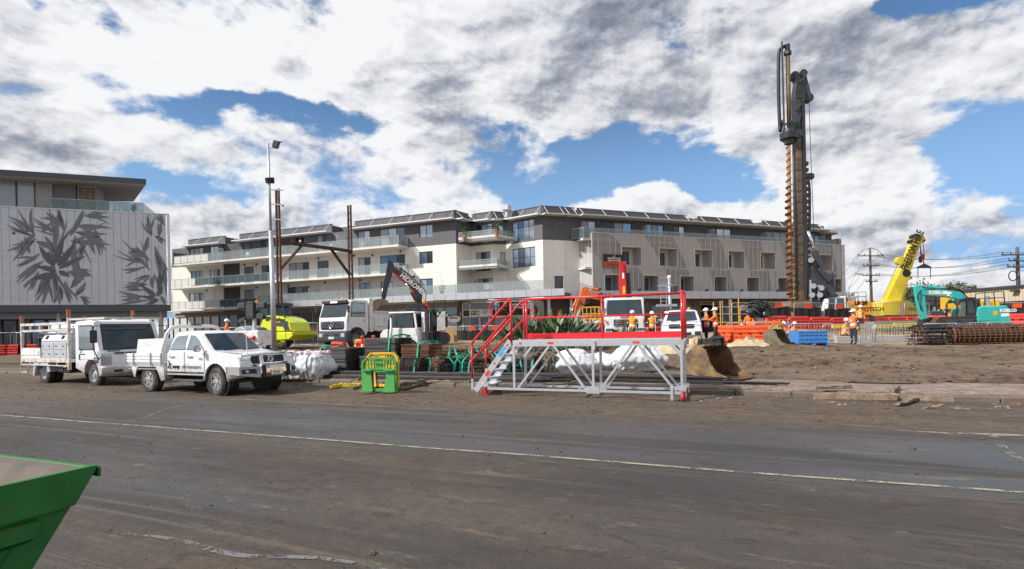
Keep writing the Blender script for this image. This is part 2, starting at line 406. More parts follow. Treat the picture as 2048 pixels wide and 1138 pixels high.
# ================================================================= GROUND
K0=Vector((-7.4,18.2));KE=Vector((.9135,-.4067));KN=Vector((.4067,.9135))
def ut(x,y):
    p=Vector((x,y))-K0;return p.dot(KE),p.dot(KN)
def xy(u,t):
    p=K0+KE*u+KN*t;return p.x,p.y
def site(u,t):
    """height of the building site beyond the kerb"""
    z=.15+.47*smooth(2.5,15,t)*smooth(-34,-15,u)-.26*smooth(13,22,u)*smooth(8,15,t)
    z+=.62*smooth(26,29,t)*smooth(7,15,u)*(1-smooth(46,60,u))*(1-smooth(44,52,t))
    z+=.22*math.exp(-((u-14.5)/5)**2-((t-7.5)/3.0)**2)
    return z
MOUNDS=[(4.6,4.4,2.2,.8,.34),(9.0,4.6,1.6,.8,.24),(1.0,4.6,2.0,.8,.16)]
def gz(x,y):
    u,t=ut(x,y)
    if t<0:return 0.0
    return site(u,t)
def rough_site(u,t):
    z=site(u,t)
    for(mu,mt,su,st,a)in MOUNDS:
        z+=a*math.exp(-((u-mu)/su)**2-((t-mt)/st)**2)*(0.7+.9*noise.noise(Vector((u*2.1,t*2.1,3))))
    x,y=xy(u,t)
    k=smooth(2.4,3.6,t)
    z+=k*(.05*fnoise(x,y,.45,1)+.045*fnoise(x,y,1.3,5)+.028*fnoise(x,y,3.5,9))
    # wheel ruts running across the yard
    q=(u-12)*.55+t;z+=k*(.055*fnoise(u*.35+t*.2,t*1.9-u*.7,1.0,17)+.035*fnoise(u*.8,t*3.0-u*.9,1.0,23));z+=k*.05*math.sin(q*3.3+2.5*fnoise(x,y,.3,4))*smooth(3,6,u)*(1-smooth(14,18,t))
    return z
def ground_mat(kind):
    m=bpy.data.materials.new(kind);m.use_nodes=True;nt=m.node_tree;N=nt.nodes;L=nt.links;b=N['Principled BSDF']
    tc=N.new('ShaderNodeTexCoord')
    def mapped(rot,sc,loc=(0,0,0)):
        mp=N.new('ShaderNodeMapping');mp.vector_type='POINT'
        mp.inputs['Rotation'].default_value=(0,0,rot);mp.inputs['Scale'].default_value=sc;mp.inputs['Location'].default_value=loc
        L.new(tc.outputs['Object'],mp.inputs[0]);return mp.outputs[0]
    def nz(vec,sc,det=6,ro=.6,di=0.0):
        n=N.new('ShaderNodeTexNoise');n.inputs['Scale'].default_value=sc;n.inputs['Detail'].default_value=det;n.inputs['Roughness'].default_value=ro
        n.inputs['Distortion'].default_value=di;L.new(vec,n.inputs['Vector']);return n.outputs[0]
    def mr(v,a,c,lo=0.,hi=1.):
        n=N.new('ShaderNodeMapRange');n.interpolation_type='SMOOTHSTEP';L.new(v,n.inputs[0])
        for i,x in enumerate((a,c,lo,hi)):n.inputs[i+1].default_value=x
        return n.outputs[0]
    def ma(op,a,c,clamp=False):
        n=N.new('ShaderNodeMath');n.operation=op;n.use_clamp=clamp
        for i,v in enumerate((a,c)):
            if isinstance(v,(int,float)):n.inputs[i].default_value=v
            else:L.new(v,n.inputs[i])
        return n.outputs[0]
    def mixc(f,a,c):
        n=N.new('ShaderNodeMix');n.data_type='RGBA';L.new(f,n.inputs[0])
        for i,v in((6,a),(7,c)):
            if isinstance(v,tuple):n.inputs[i].default_value=(*v,1)
            else:L.new(v,n.inputs[i])
        return n.outputs[2]
    raw=tc.outputs['Object']
    along=mapped(0,(.16,1.0,1.0))
    sep=N.new('ShaderNodeSeparateXYZ');L.new(raw,sep.inputs[0]);U,T=sep.outputs[0],sep.outputs[1]
    if kind=='muddy_asphalt':
        agg=nz(raw,75,4,.8)
        asph=mixc(mr(agg,.3,.72),(.018,.017,.017),(.105,.098,.090))
        blue=mixc(mr(nz(along,.8,5,.6,.4),.42,.62),(.032,.030,.029),(.074,.073,.077))
        asph=mixc(mr(agg,.42,.58,.25,.75),asph,blue)
        worn=mr(nz(along,1.5,8,.68,.6),.35,.70)
        film=nz(along,.55,9,.66,.5)
        big=nz(raw,.23,5,.6,.6)
        fine=nz(raw,7,8,.72)
        mudc=mixc(mr(nz(raw,5,8,.7),.3,.7),(.060,.040,.026),(.165,.115,.075))
        mudc=mixc(mr(nz(raw,60,4,.7),.35,.7),mudc,(.105,.074,.050))
        # thick mud by the kerb and across the truck park, a thin film elsewhere
        edge=mr(T,-4.6,-2.6)
        park=ma('MULTIPLY',mr(U,1.5,-4.5),mr(T,-8.5,-4.0))
        thickm=ma('MAXIMUM',edge,park)
        filmv=ma('ADD',ma('ADD',ma('MULTIPLY',film,.75),ma('MULTIPLY',big,.55)),ma('MULTIPLY',fine,.22))
        f1=mr(filmv,.68,.96,.0,.66)
        f2=ma('MULTIPLY',thickm,mr(ma('ADD',ma('MULTIPLY',fine,.5),ma('MULTIPLY',nz(along,2.2,6,.6),.8)),.42,.62,.45,1.0))
        ff=ma('MAXIMUM',f1,f2,True)
        col=mixc(ff,asph,mudc)
        # tyre tracks: thin combed streaks along the road and a few swinging across it
        trk=mr(nz(mapped(0,(.03,3.4,1),(5,2,0)),1.0,7,.68,.3),.50,.60)
        trk2=mr(nz(mapped(.32,(.035,3.8,1),(1,9,0)),1.0,7,.68,.3),.56,.63)
        col=mixc(ma('MULTIPLY',trk,.55),col,(.048,.040,.034));col=mixc(ma('MULTIPLY',trk2,.42),col,(.15,.125,.10))
        # the swept, damp strip of bare asphalt along the middle
        damp=ma('MULTIPLY',ma('MULTIPLY',mr(T,-7.6,-6.4),mr(T,-3.6,-4.6)),ma('MULTIPLY',mr(U,1,5),mr(nz(along,1.3,6,.6,.4),.36,.56)))
        col=mixc(ma('MULTIPLY',damp,.45),col,(.060,.059,.063))
        pch=mr(nz(mapped(0,(.4,1,1),(2,2,0)),4.5,9,.78,.4),.53,.62);col=mixc(ma('MULTIPLY',pch,.62),col,(.034,.024,.017));pc2=mr(nz(mapped(0,(.3,1,1),(8,1,0)),3.2,9,.78,.5),.57,.66);col=mixc(ma('MULTIPLY',pc2,.5),col,(.19,.155,.12))
        # dried pale dust left by puddles and run-off, in torn streaks
        ps=mr(nz(mapped(0,(.10,1.1,1),(3,7,0)),1.1,9,.66,.8),.60,.72,0,.42)
        col=mixc(ma('MULTIPLY',ps,mr(T,-9,-3.0,.25,1.0)),col,(.235,.20,.165))
        dk=mr(nz(raw,11,7,.75,.5),.60,.70,0,.62)
        col=mixc(dk,col,(.035,.026,.019))
        grit=mr(nz(raw,48,3,.8),.60,.70,0,.55);col=mixc(grit,col,(.020,.016,.013));pale=mr(nz(raw,62,3,.8),.62,.72,0,.40);col=mixc(pale,col,(.24,.21,.18))
        L.new(col,b.inputs['Base Color'])
        wet=mr(nz(along,.9,5,.6,.3),.52,.68)
        rg=N.new('ShaderNodeMapRange');L.new(ma('MAXIMUM',damp,ma('MULTIPLY',wet,ma('SUBTRACT',1.0,ff))),rg.inputs[0]);rg.inputs[3].default_value=.74;rg.inputs[4].default_value=.32
        L.new(rg.outputs[0],b.inputs['Roughness'])
        bp=N.new('ShaderNodeBump');bp.inputs['Strength'].default_value=.85;bp.inputs['Distance'].default_value=.014
        h=ma('ADD',ma('MULTIPLY',agg,.35),ma('ADD',ma('MULTIPLY',nz(raw,22,6,.7),.8),ma('MULTIPLY',ma('MULTIPLY',fine,ff),1.8)))
        L.new(h,bp.inputs['Height']);L.new(bp.outputs[0],b.inputs['Normal'])
    else:
        a=nz(raw,.35,6,.6,.5);c=nz(raw,3.2,8,.7,.4);d=nz(raw,24,6,.72)
        dark,mid,pale=(.046,.030,.020),(.155,.104,.066),(.27,.20,.14)
        col=mixc(mr(c,.32,.62),dark,mid)
        col=mixc(mr(a,.40,.66,0,.6),col,(.185,.14,.10))
        col=mixc(mr(d,.58,.72,0,.55),col,pale)
        # dark turned soil by the heaps, ochre sand further back
        turned=ma('MULTIPLY',mr(T,6.2,4.0),ma('MULTIPLY',mr(T,2.9,3.6),mr(U,12.5,9.0)))
        col=mixc(ma('MULTIPLY',turned,mr(c,.25,.6,.35,.92)),col,(.036,.026,.020))
        rut=mr(nz(mapped(-.5,(.10,1.6,1)),1.2,7,.65,.5),.46,.62);col=mixc(ma('MULTIPLY',rut,.5),col,(.20,.15,.11));hole=mr(nz(mapped(-.42,(.14,2.0,1),(4,4,0)),1.6,6,.65,.4),.56,.66);col=mixc(ma('MULTIPLY',hole,.6),col,(.030,.021,.015))
        sand=ma('MULTIPLY',mr(T,15,24),mr(a,.40,.55))
        col=mixc(sand,col,(.34,.235,.13))
        L.new(col,b.inputs['Base Color']);b.inputs['Roughness'].default_value=.95
        bp=N.new('ShaderNodeBump');bp.inputs['Strength'].default_value=1.0;bp.inputs['Distance'].default_value=.09
        L.new(ma('ADD',ma('MULTIPLY',c,.8),ma('MULTIPLY',d,.35)),bp.inputs['Height']);L.new(bp.outputs[0],b.inputs['Normal'])
    b.inputs['Specular IOR Level'].default_value=.35
    return m
RZ=math.atan2(KE.y,KE.x)
def sheet(name,us,ts,zf,material):
    """grid in the road's own frame (x along the kerb, y away from the camera)"""
    n=len(ts);vs=[(u,t,zf(u,t))for u in us for t in ts]
    fs=[(i*n+j,(i+1)*n+j,(i+1)*n+j+1,i*n+j+1)for i in range(len(us)-1)for j in range(n-1)]
    me=bpy.data.meshes.new(name);me.from_pydata(vs,[],fs)
    o=link(name,me,material,None,True,kind='structure')
    o.location=(K0.x,K0.y,0);o.rotation_euler=(0,0,RZ)
    return o
def steps(a,b,n,p=1.0,c=None):return[a+(b-a)*i/n for i in range(n+1)]
def graded(parts):
    out=[]
    for a,b,d in parts:
        n=max(1,round((b-a)/d));out+=[a+(b-a)*i/n for i in range(n)]
    return out+[parts[-1][1]]
def road_z(u,t):
    x,y=xy(u,t)
    k=smooth(-5,-2,t)*(1-smooth(-.3,0,t));k2=smooth(3,-5,u)*smooth(-10,-4,t)
    k=max(k,k2*.8)
    return .012*fnoise(x,y,.5,2)+k*(.03*fnoise(x,y,1.1,3)+.022*fnoise(x,y,3.3,8)+.018)+(.04*smooth(-1.0,-.1,t))
RM=ground_mat('muddy_asphalt');DM=ground_mat('site_dirt')
road=sheet('road',graded([(-90,-16,2),(-16,24,.16),(24,90,2)]),graded([(-60,-14,2),(-14,.02,.14)]),road_z,RM)
dirt=sheet('dirt_ground',graded([(-110,-20,2.5),(-20,30,.22),(30,120,2.5)]),graded([(2.35,9,.13),(9,26,.35),(26,75,1.5)]),
             lambda u,t:rough_site(u,t)*(1-smooth(60,75,t)*.3),DM)
far=B();far.quad((-3000,-3000,-.25),(3000,-3000,-.25),(3000,5000,-.25),(-3000,5000,-.25))
far.obj('ground',mat('far_ground',(.13,.11,.085),.95,var=.3,scale=.05),kind='structure')
# painted lane line: broken, worn, 4 mm proud of the road
def paint_mat(name,col,wear):
    m=bpy.data.materials.new(name);m.use_nodes=True;nt=m.node_tree;N=nt.nodes;L=nt.links;b=N['Principled BSDF']
    tc=N.new('ShaderNodeTexCoord');n1=N.new('ShaderNodeTexNoise');n1.inputs['Scale'].default_value=26;n1.inputs['Detail'].default_value=8;n1.inputs['Roughness'].default_value=.75
    n2=N.new('ShaderNodeTexNoise');n2.inputs['Scale'].default_value=2.2;n2.inputs['Detail'].default_value=6;n2.inputs['Roughness'].default_value=.7
    L.new(tc.outputs['Object'],n1.inputs[0]);L.new(tc.outputs['Object'],n2.inputs[0])
    mx=N.new('ShaderNodeMix');mx.data_type='RGBA';mx.inputs[6].default_value=(*col,1);mx.inputs[7].default_value=(*[c*.45 for c in col],1);L.new(n1.outputs[0],mx.inputs[0])
    L.new(mx.outputs[2],b.inputs['Base Color']);b.inputs['Roughness'].default_value=.8
    ad=N.new('ShaderNodeMath');ad.operation='ADD';L.new(n1.outputs[0],ad.inputs[0]);L.new(n2.outputs[0],ad.inputs[1])
    r=N.new('ShaderNodeMapRange');r.inputs[1].default_value=wear;r.inputs[2].default_value=wear+.10;r.inputs[3].default_value=1;r.inputs[4].default_value=0
    L.new(ad.outputs[0],r.inputs[0]);L.new(r.outputs[0],b.inputs['Alpha'])
    return m
def strip(name,pts,w,material,zoff=.006):
    """a painted line following road points (x, y)"""
    b=B();k=len(pts);L_=[]
    for i,p in enumerate(pts):
        a,c=Vector(pts[max(0,i-1)]),Vector(pts[min(k-1,i+1)]);d=(c-a).normalized();n=Vector((-d.y,d.x))
        ww=w[i]if isinstance(w,list)else w
        for s in(-1,1):
            q=Vector(p)+n*s*ww/2;u,t=ut(q.x,q.y);L_.append((q.x,q.y,road_z(u,t)+zoff))
    b._add(L_,[(2*i,2*i+1,2*i+3,2*i+2)for i in range(k-1)])
    return b.obj(name,material,kind='structure')
p0,p1=onz(0,831,0),onz(2048,986,0)
strip('lane_line',[((p0+(p1-p0)*(i/120-.25*(1-i/60)*0)).x,(p0+(p1-p0)*(i/120)).y)for i in range(-60,190)],.065,paint_mat('worn_yellowish_line_paint',(.46,.39,.28),1.0))
def pxline(px,z=0.0,sub=10):
    pts=[onz(a,b,z)for a,b in px];out=[]
    for i in range(len(pts)-1):
        for k in range(sub):
            out.append(((pts[i]+(pts[i+1]-pts[i])*k/sub).x,(pts[i]+(pts[i+1]-pts[i])*k/sub).y))
    return out+[(pts[-1].x,pts[-1].y)]
wp=paint_mat('grey_white_road_paint',(.21,.21,.22),.96)
crv=[(100,1071),(180,1070),(250,1070),(310,1074),(370,1084),(420,1098),(450,1106),(490,1112),(560,1113),(640,1116),(720,1128),(800,1150)]
ln=pxline(crv,0,8);strip('curved_chalk_mark',ln,[.012+.06*smooth(8,40,i)*(1-.4*smooth(50,88,i))for i in range(len(ln))],wp)
strip('edge_line',pxline([(240,850),(290,835),(330,818),(400,806),(480,800),(600,806),(720,812)],0,10),.07,paint_mat('faded_edge_line_paint',(.30,.25,.19),.91))
strip('edge_line',pxline([(1560,844),(1680,850),(1800,862),(1900,869),(2048,872)],0,10),[.03+.10*smooth(18,34,i)for i in range(41)],paint_mat('faded_pale_line_paint',(.34,.30,.24),.98))
strip('edge_line',pxline([(1985,872),(2010,900),(2048,925)],0,10),.10,paint_mat('faded_pale_line_paint2',(.28,.25,.20),.94))
# kerb: separate stones under one kerb
kerb=thing('kerb',(K0.x,K0.y,0),RZ,kind='structure')
u=-26.0;rk=random.Random(3);kp=[]
while u<27:
    w=1.25+rk.uniform(-.08,.08)
    if True:
        b=B();b.box((0,0,.07),(w-.018,.20,.20),bev=.025)
        for i,v in enumerate(b.v):
            b.v[i]=(v[0]+rk.uniform(-.012,.012),v[1]+rk.uniform(-.012,.012),v[2]+rk.uniform(-.012,.008))
        o=b.obj('kerb_stone','kerb',kerb);o.location=(u+w/2,.10,rk.uniform(-.035,-.008));o.rotation_euler=(rk.uniform(-.02,.02),0,rk.uniform(-.012,.012))
    u+=w
# paved footpath: base slab, loose-laid pavers with open joints
fp=thing('footpath',(K0.x,K0.y,0),RZ,kind='structure')
b=B();b.b2(-90,120,.2,2.6,-.1,.135);b.obj('paving_bed',mat('sandy_bed',(.13,.095,.066),.95,var=.3,bump=.5,bscale=30),fp)
PAV=[mat('pink_paver_%d'%i,c,.9,var=.2,scale=9,bump=.25,bscale=60,dirt=(.135,.10,.072),damt=.62,dscale=1.1)for i,c in enumerate([(.27,.195,.165),(.30,.22,.19),(.24,.18,.155),(.29,.23,.20)])]
pm=[]
for k in range(4):
    b=B();b.box((0,0,0),(.222,.108,.05),bev=.006);me=b.mesh('paver');me.materials.append(PAV[k]);pm.append(me)
cells=[]
rp=random.Random(11)
for j in range(20):
    t=.27+j*.117
    n0=-9 if j<12 else-4
    for i in range(-70,100):
        u=i*.231+(.115 if j%2 else 0)
        x,y=xy(u,t)
        if u<-6 or u>20:continue
        if fnoise(x,y,.55,21)+.9*(t-2.0)*.8>.22:continue
        cells.append((u,t))
def pav_z(u,t):x,y=xy(u,t);return .148+.008*fnoise(x,y,1.2,6)
def persp(c):x,y=xy(*c);return y if abs(x)<y*.93 and x>.3 else 99
cells.sort(key=persp)
for(u,t)in cells[:300]:
    o=link('paver',rp.choice(pm),None,fp);o.location=(u,t,pav_z(u,t)+rp.uniform(-.004,.004));o.rotation_euler=(rp.uniform(-.02,.02),rp.uniform(-.02,.02),rp.uniform(-.03,.03))
b=B()
for(u,t)in cells[300:]:b.box((u,t,pav_z(u,t)+rp.uniform(-.004,.004)),(.222,.108,.05),rz=rp.uniform(-.03,.03))
b.obj('paver_field',PAV[1],fp,kind='stuff')
# loose clods, gravel and soil lumps
def lumps(name,spots,material,flat=.6):
    b=B();rr=random.Random(len(spots))
    for(x,y,z,r)in spots:
        rings=[];ph=rr.random()*6
        for(h,q)in((-.4,.7),(.15,1.0),(.6,.55)):
            rings.append([(x+r*q*math.cos(ph+a*1.256)*rr.uniform(.7,1.25),y+r*q*math.sin(ph+a*1.256)*rr.uniform(.7,1.25),z+r*h*flat*rr.uniform(.8,1.2))for a in range(5)])
        b.loft(rings)
    return b.obj(name,material,kind='stuff')
rg=random.Random(5);sp=[]
for _ in range(9000):
    t=-11.5+11.4*rg.random()**.6;u=rg.uniform(-16,22)
    x,y=xy(u,t)
    if y<2.2 or abs(x)>y*1.05:continue
    if fnoise(x,y,.35,13)+rg.uniform(-.5,.5)<-.05:continue
    r=min(.06,.004+.0075*rg.expovariate(1.0))*(1.0 if t>-4 else .7)
    sp.append((x,y,road_z(u,t)+r*.15,r))
lumps('mud_clods',sp,mat('mud_clod',(.085,.06,.042),.95,var=.4,scale=3))
sp=[]
for _ in range(7000):
    t=2.5+14*rg.random()**1.5;u=rg.uniform(-6,26);x,y=xy(u,t)
    if abs(x)>y*1.0:continue
    if fnoise(x,y,.5,3)+rg.uniform(-.4,.4)<0:continue
    r=min(.09,.012+.016*rg.expovariate(1.0));sp.append((x,y,rough_site(u,t)+r*.15,r))
lumps('soil_lumps',sp,mat('dark_soil_lump',(.07,.05,.036),.95,var=.45,scale=2))
sp=[]
for _ in range(1000):
    t=rg.choice([rg.uniform(-1.2,.25),rg.uniform(2.6,12),rg.uniform(3,9)]);u=rg.uniform(2,22)if t<1 else rg.uniform(8,24);x,y=xy(u,t)
    z=road_z(u,t)if t<0 else(.17 if t<.3 else rough_site(u,t));r=min(.04,.007+.008*rg.expovariate(1.0));sp.append((x,y,z+r*.2,r))
lumps('gravel',sp,mat('pale_gravel',(.27,.235,.195),.9,var=.35,scale=1.5))
sp=[]
for(mu,mt,su,st,a)in MOUNDS:
    for _ in range(420):
        u,t=rg.gauss(mu,su*.7),rg.gauss(mt,st*.6)
        if t<2.7:continue
        x,y=xy(u,t);r=rg.uniform(.03,.12)*a/.3;sp.append((x,y,rough_site(u,t)+r*.2,r))
lumps('turned_soil_clods',sp,mat('turned_dark_soil',(.042,.031,.024),.95,var=.5,scale=3),.8)

gr=B();rq=random.Random(31)
for _ in range(15000):
    Y=3.0+11*rq.random()**1.4;X=rq.uniform(-1,1)*Y;u,t=ut(X,Y)
    if t>-.1 or fnoise(X,Y,.6,41)+rq.uniform(-.6,.6)<0:continue
    r=.003+.0032*rq.expovariate(1.0);z=road_z(u,t);a=rq.random()*2
    gr._add([(X+r*math.cos(a),Y+r*math.sin(a),z),(X+r*math.cos(a+2.1),Y+r*math.sin(a+2.1),z),(X+r*math.cos(a+4.2),Y+r*math.sin(a+4.2),z),(X+r*.2,Y,z+r*.45)],[(0,1,3),(1,2,3),(2,0,3)])
gm=bpy.data.meshes.new('road_grit');gm.from_pydata(gr.v,[],gr.f);link('road_grit',gm,mat('dark_road_grit',(.05,.036,.026),.95,var=.6,scale=1.2),kind='stuff')
# ================================================================= APARTMENT BUILDING
class Frame:
    """a wall line: u runs along it, v outwards (towards the street), z up; everything relative to the building's base"""
    def __init__(s,o,d,base):
        s.o=Vector((o[0],o[1],0));s.d=Vector((d[0],d[1],0)).normalized();s.n=Vector((s.d.y,-s.d.x,0));s.base=Vector(base)
        s.T=Matrix.Translation(s.o-s.base)@Matrix(((s.d.x,s.n.x,0,0),(s.d.y,s.n.y,0,0),(0,0,1,0),(0,0,0,1)))
    def pix(s,px,py,v=0.0):
        p=onplane(px,py,s.o+s.n*v,s.n);return(p-s.o).dot(s.d),p.z
    def u(s,px,v=0.0,py=560):return s.pix(px,py,v)[0]
    def B(s):b=B();b.T=s.T;return b
    def P(s,u,v,z):return s.T@Vector((u,v,z))
def split_holes(u0,u1,z0,z1,holes):
    us=sorted({u0,u1,*[min(max(h[k],u0),u1)for h in holes for k in(0,1)]});zs=sorted({z0,z1,*[min(max(h[k],z0),z1)for h in holes for k in(2,3)]})
    out=[]
    for i in range(len(us)-1):
        run=None
        for j in range(len(zs)-1):
            cu,cz=(us[i]+us[i+1])/2,(zs[j]+zs[j+1])/2
            solid=us[i+1]-us[i]>1e-4 and zs[j+1]-zs[j]>1e-4 and not any(h[0]<cu<h[1]and h[2]<cz<h[3]for h in holes)
            if solid:
                if run is None:run=zs[j]
            if(not solid)and run is not None:
                out.append((us[i],us[i+1],run,zs[j]));run=None
        if run is not None:out.append((us[i],us[i+1],run,zs[-1]))
    return out
def cladding(fr,parent,joints,z0,z1,holes,material,v=0.0,th=.14,gap=.012,name='wall_panel'):
    for a,c in zip(joints[:-1],joints[1:]):
        b=fr.B();any_=False
        for(p,q,r,s)in split_holes(a+gap/2,c-gap/2,z0+gap/2,z1-gap/2,holes):
            b.b2(p,q,v-th,v,r,s);any_=True
        if any_:b.obj(name,material,parent)
GL=dict(
    dark=mat('window_glass_dark',(.018,.022,.026),.05,var=.2,scale=.5,spec=.8),
    sky=mat('window_glass_bright',(.34,.40,.46),.03,.7,var=.25,scale=.4,spec=.9),
    blind=mat('window_with_blind',(.34,.37,.40),.12,var=.12,scale=.6,spec=.8),
    blue=mat('window_glass_blue',(.12,.18,.24),.05,.45,var=.25,scale=.4,spec=.9))
FRM=mat('window_frame_grey',(.12,.125,.135),.5,.3,var=.1)
def glass_mat(name,col,alpha,rough=.05):
    m=bpy.data.materials.new(name);m.use_nodes=True;nt=m.node_tree;N=nt.nodes;L=nt.links
    b=N['Principled BSDF'];b.inputs['Base Color'].default_value=(*col,1);b.inputs['Roughness'].default_value=rough
    tr=N.new('ShaderNodeBsdfTransparent');tr.inputs[0].default_value=(*[.55+.45*c for c in col],1)
    mx=N.new('ShaderNodeMixShader');mx.inputs[0].default_value=alpha
    L.new(tr.outputs[0],mx.inputs[1]);L.new(b.outputs[0],mx.inputs[2]);L.new(mx.outputs[0],N['Material Output'].inputs[0])
    return m
RAILG=glass_mat('balustrade_glass',(.50,.56,.57),.27);REFLG=glass_mat('reflection_white_balustrade_glass',(.80,.80,.74),.75,.3);TINT=glass_mat('dark_balustrade_glass',(.10,.15,.16),.72)  # far-left panels: the whitish reflection is painted into the glass colour
CLEARG=glass_mat('clear_glass',(.35,.45,.45),.28)
rw=random.Random(17)
def window(fr,parent,u0,u1,z0,z1,n=2,v=0.0,kinds=None,tr=None,fw=.06,rec=.10):
    """frame with real bars set into the opening, one pane object for each light"""
    b=fr.B();y0,y1=v-rec-.05,v-rec+.02
    b.b2(u0,u1,y0,y1,z0,z0+fw);b.b2(u0,u1,y0,y1,z1-fw,z1)
    cuts=[u0+(u1-u0)*i/n for i in range(n+1)]
    for i,c in enumerate(cuts):
        a0,a1=(c,c+fw)if i==0 else((c-fw,c)if i==n else(c-fw/2,c+fw/2))
        b.b2(a0,a1,y0,y1-.004,z0+fw,z1-fw)
    if tr:b.b2(u0+fw,u1-fw,y0,y1-.008,z0+(z1-z0)*tr-fw/2,z0+(z1-z0)*tr+fw/2)
    w=b.obj('window',FRM,parent)
    for i in range(n):
        k=kinds[i%len(kinds)]if kinds else rw.choice(['dark','sky','sky','blind','blind','blue'])
        g=fr.B();g.b2(cuts[i]+fw/2,cuts[i+1]-fw/2,y0+.015,y0+.03,z0+fw/2,z1-fw/2);g.obj('pane',GL[k],w)
    return w
CONC=mat('balcony_slab_render',(.68,.65,.60),.85,var=.08,scale=1.5,dirt=(.32,.28,.23),damt=.2,dscale=.8,streak=True)
RAILM=mat('balcony_rail_metal',(.42,.44,.46),.4,.6,var=.06)
def balustrade(fr,parent,pts,z,h=1.0,step=1.25,kind=None):
    """posts, top rail and glass panels along plan points (u, v)"""
    for k,(p,q)in enumerate(zip(pts[:-1],pts[1:])):
        p,q=Vector(p),Vector(q);n=max(1,round((q-p).length/step));d=(q-p)/n
        b=fr.B()
        for i in range(n+1):
            if i==n and k<len(pts)-2:continue
            c=p+d*i;b.b2(c.x-.025,c.x+.025,c.y-.025,c.y+.025,z,z+h)
        b.bar((p.x,p.y,z+h+.02),(q.x,q.y,z+h+.02),.06,.05)
        b.bar((p.x,p.y,z+.07),(q.x,q.y,z+.07),.035,.035)
        b.obj('balustrade',RAILM,parent)
        for i in range(n):
            a,c=p+d*(i+.03),p+d*(i+.97);g=fr.B();g.bar((a.x,a.y,z+h/2+.03),(c.x,c.y,z+h/2+.03),.012,h-.12)
            g.obj('glass_panel',kind(k,i,n)if kind else RAILG,parent)
BASE=(3.43,58.0,.5)
apt=thing('apartment_building',BASE,0,'long four storey cream and charcoal apartment block with glass balconies over shops','building')
FL=Frame((-5.84,59.3),(.928,-.373),BASE)
FR=Frame((7.13,59.4),(.93,.368),BASE)
zo=-BASE[2]
Z1,Z2,Z3,ZE,ZR=5.5+zo,8.45+zo,11.5+zo,13.95+zo,15.0+zo
CREAM=mat('cream_wall_panel',(.78,.75,.69),.85,var=.06,scale=1.2,dirt=(.56,.50,.42),damt=.12,dscale=.9,streak=True)
CHAR=mat('charcoal_wall_panel',(.105,.103,.108),.6,var=.1,scale=1.5)
WHITE_E=mat('white_eave',(.66,.67,.69),.5,var=.05)
FASC=mat('silver_fascia_panel',(.52,.53,.56),.35,.45,var=.06,scale=.8)
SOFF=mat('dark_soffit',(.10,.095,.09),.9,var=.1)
UL0,UL1=FL.u(345),0.0
# solid core behind the cladding
b=FL.B();b.b2(UL0+.2,-.2,-12,-.16,Z1-.4,ZE-.05);b.b2(UL0+.2,-.2,-12,-1.2,0,Z1-.4);b.obj('wall',mat('core_wall',(.09,.085,.08),.9),apt)
b=FR.B();b.b2(.2,38.5,-12,-.16,Z1-.4,ZE-.05);b.b2(.2,38.5,-12,-2.7,0,Z1-.4);b.obj('wall',MATS['core_wall'],apt)
# ---- left wing openings, taken from the picture columns
def cols(fr,spans,v=0.0,py=520):return[(fr.u(a,v,py),fr.u(c,v,py))for a,c in spans]
L3=cols(FL,[(379,406),(419,437),(487,507),(522,543),(574,588),(590,617),(634,656),(716,740),(760,810)])
L2=cols(FL,[(381,406),(419,440),(487,507),(522,545),(577,618),(634,657),(716,741),(760,810)])
L1=cols(FL,[(376,406),(487,507),(573,618),(717,741),(760,785)])
holes=[]
def openings(fr,spans,z,top=2.25,sill=.06,parent=apt):
    for(a,c)in spans:
        n=3 if c-a>1.9 else 2
        window(fr,parent,a,c,z+sill,z+top,n);holes.append((a,c,z+sill,z+top))
openings(FL,L3,Z3);openings(FL,L2,Z2);openings(FL,L1,Z1)
for(pa,pb,ya,yb,k)in[(838,865,442,464,('sky','sky')),(838.5,865.5,495,517,('blue','dark')),(839,866,549,580,('blind','blue'))]:
    u0,z1_=FL.pix(pa,ya);u1,z0_=FL.pix(pb,yb);z0_+=zo;z1_+=zo
    window(FL,apt,u0,u1,z0_,z1_,2,kinds=k);holes.append((u0,u1,z0_,z1_))
jl=[UL0]
while jl[-1]<-1.5:jl.append(jl[-1]+1.55)
jl[-1]=0.0
REC=(FL.u(446),FL.u(480))
for side in(0,):
    hs=holes+[(REC[0],REC[1],Z1-.5,ZR)]
    cladding(FL,apt,jl,Z1-.4,Z2-.05,hs,CREAM);cladding(FL,apt,jl,Z2-.05,Z3-.1,hs,CREAM)
    cladding(FL,apt,jl,Z3-.1,ZE,hs,CHAR)
b=FL.B();b.b2(REC[0],REC[1],-2.4,-2.2,Z1-.4,ZR-.5);b.obj('recess_wall',CREAM,apt)
# vents and wall lamps dotted over the cream panels
for(px,py)in[(410,516),(422,516),(489,522),(513,521),(576,515),(637,509),(708,503),(745,502),(577,563),(650,557),(720,552),(801,494),(828,544),(513,567),(413,574)]:
    u,z=FL.pix(px,py);b=FL.B();b.b2(u-.11,u+.11,0,.07,z+zo-.11,z+zo+.11);b.obj('wall_vent','darkgrey',apt)
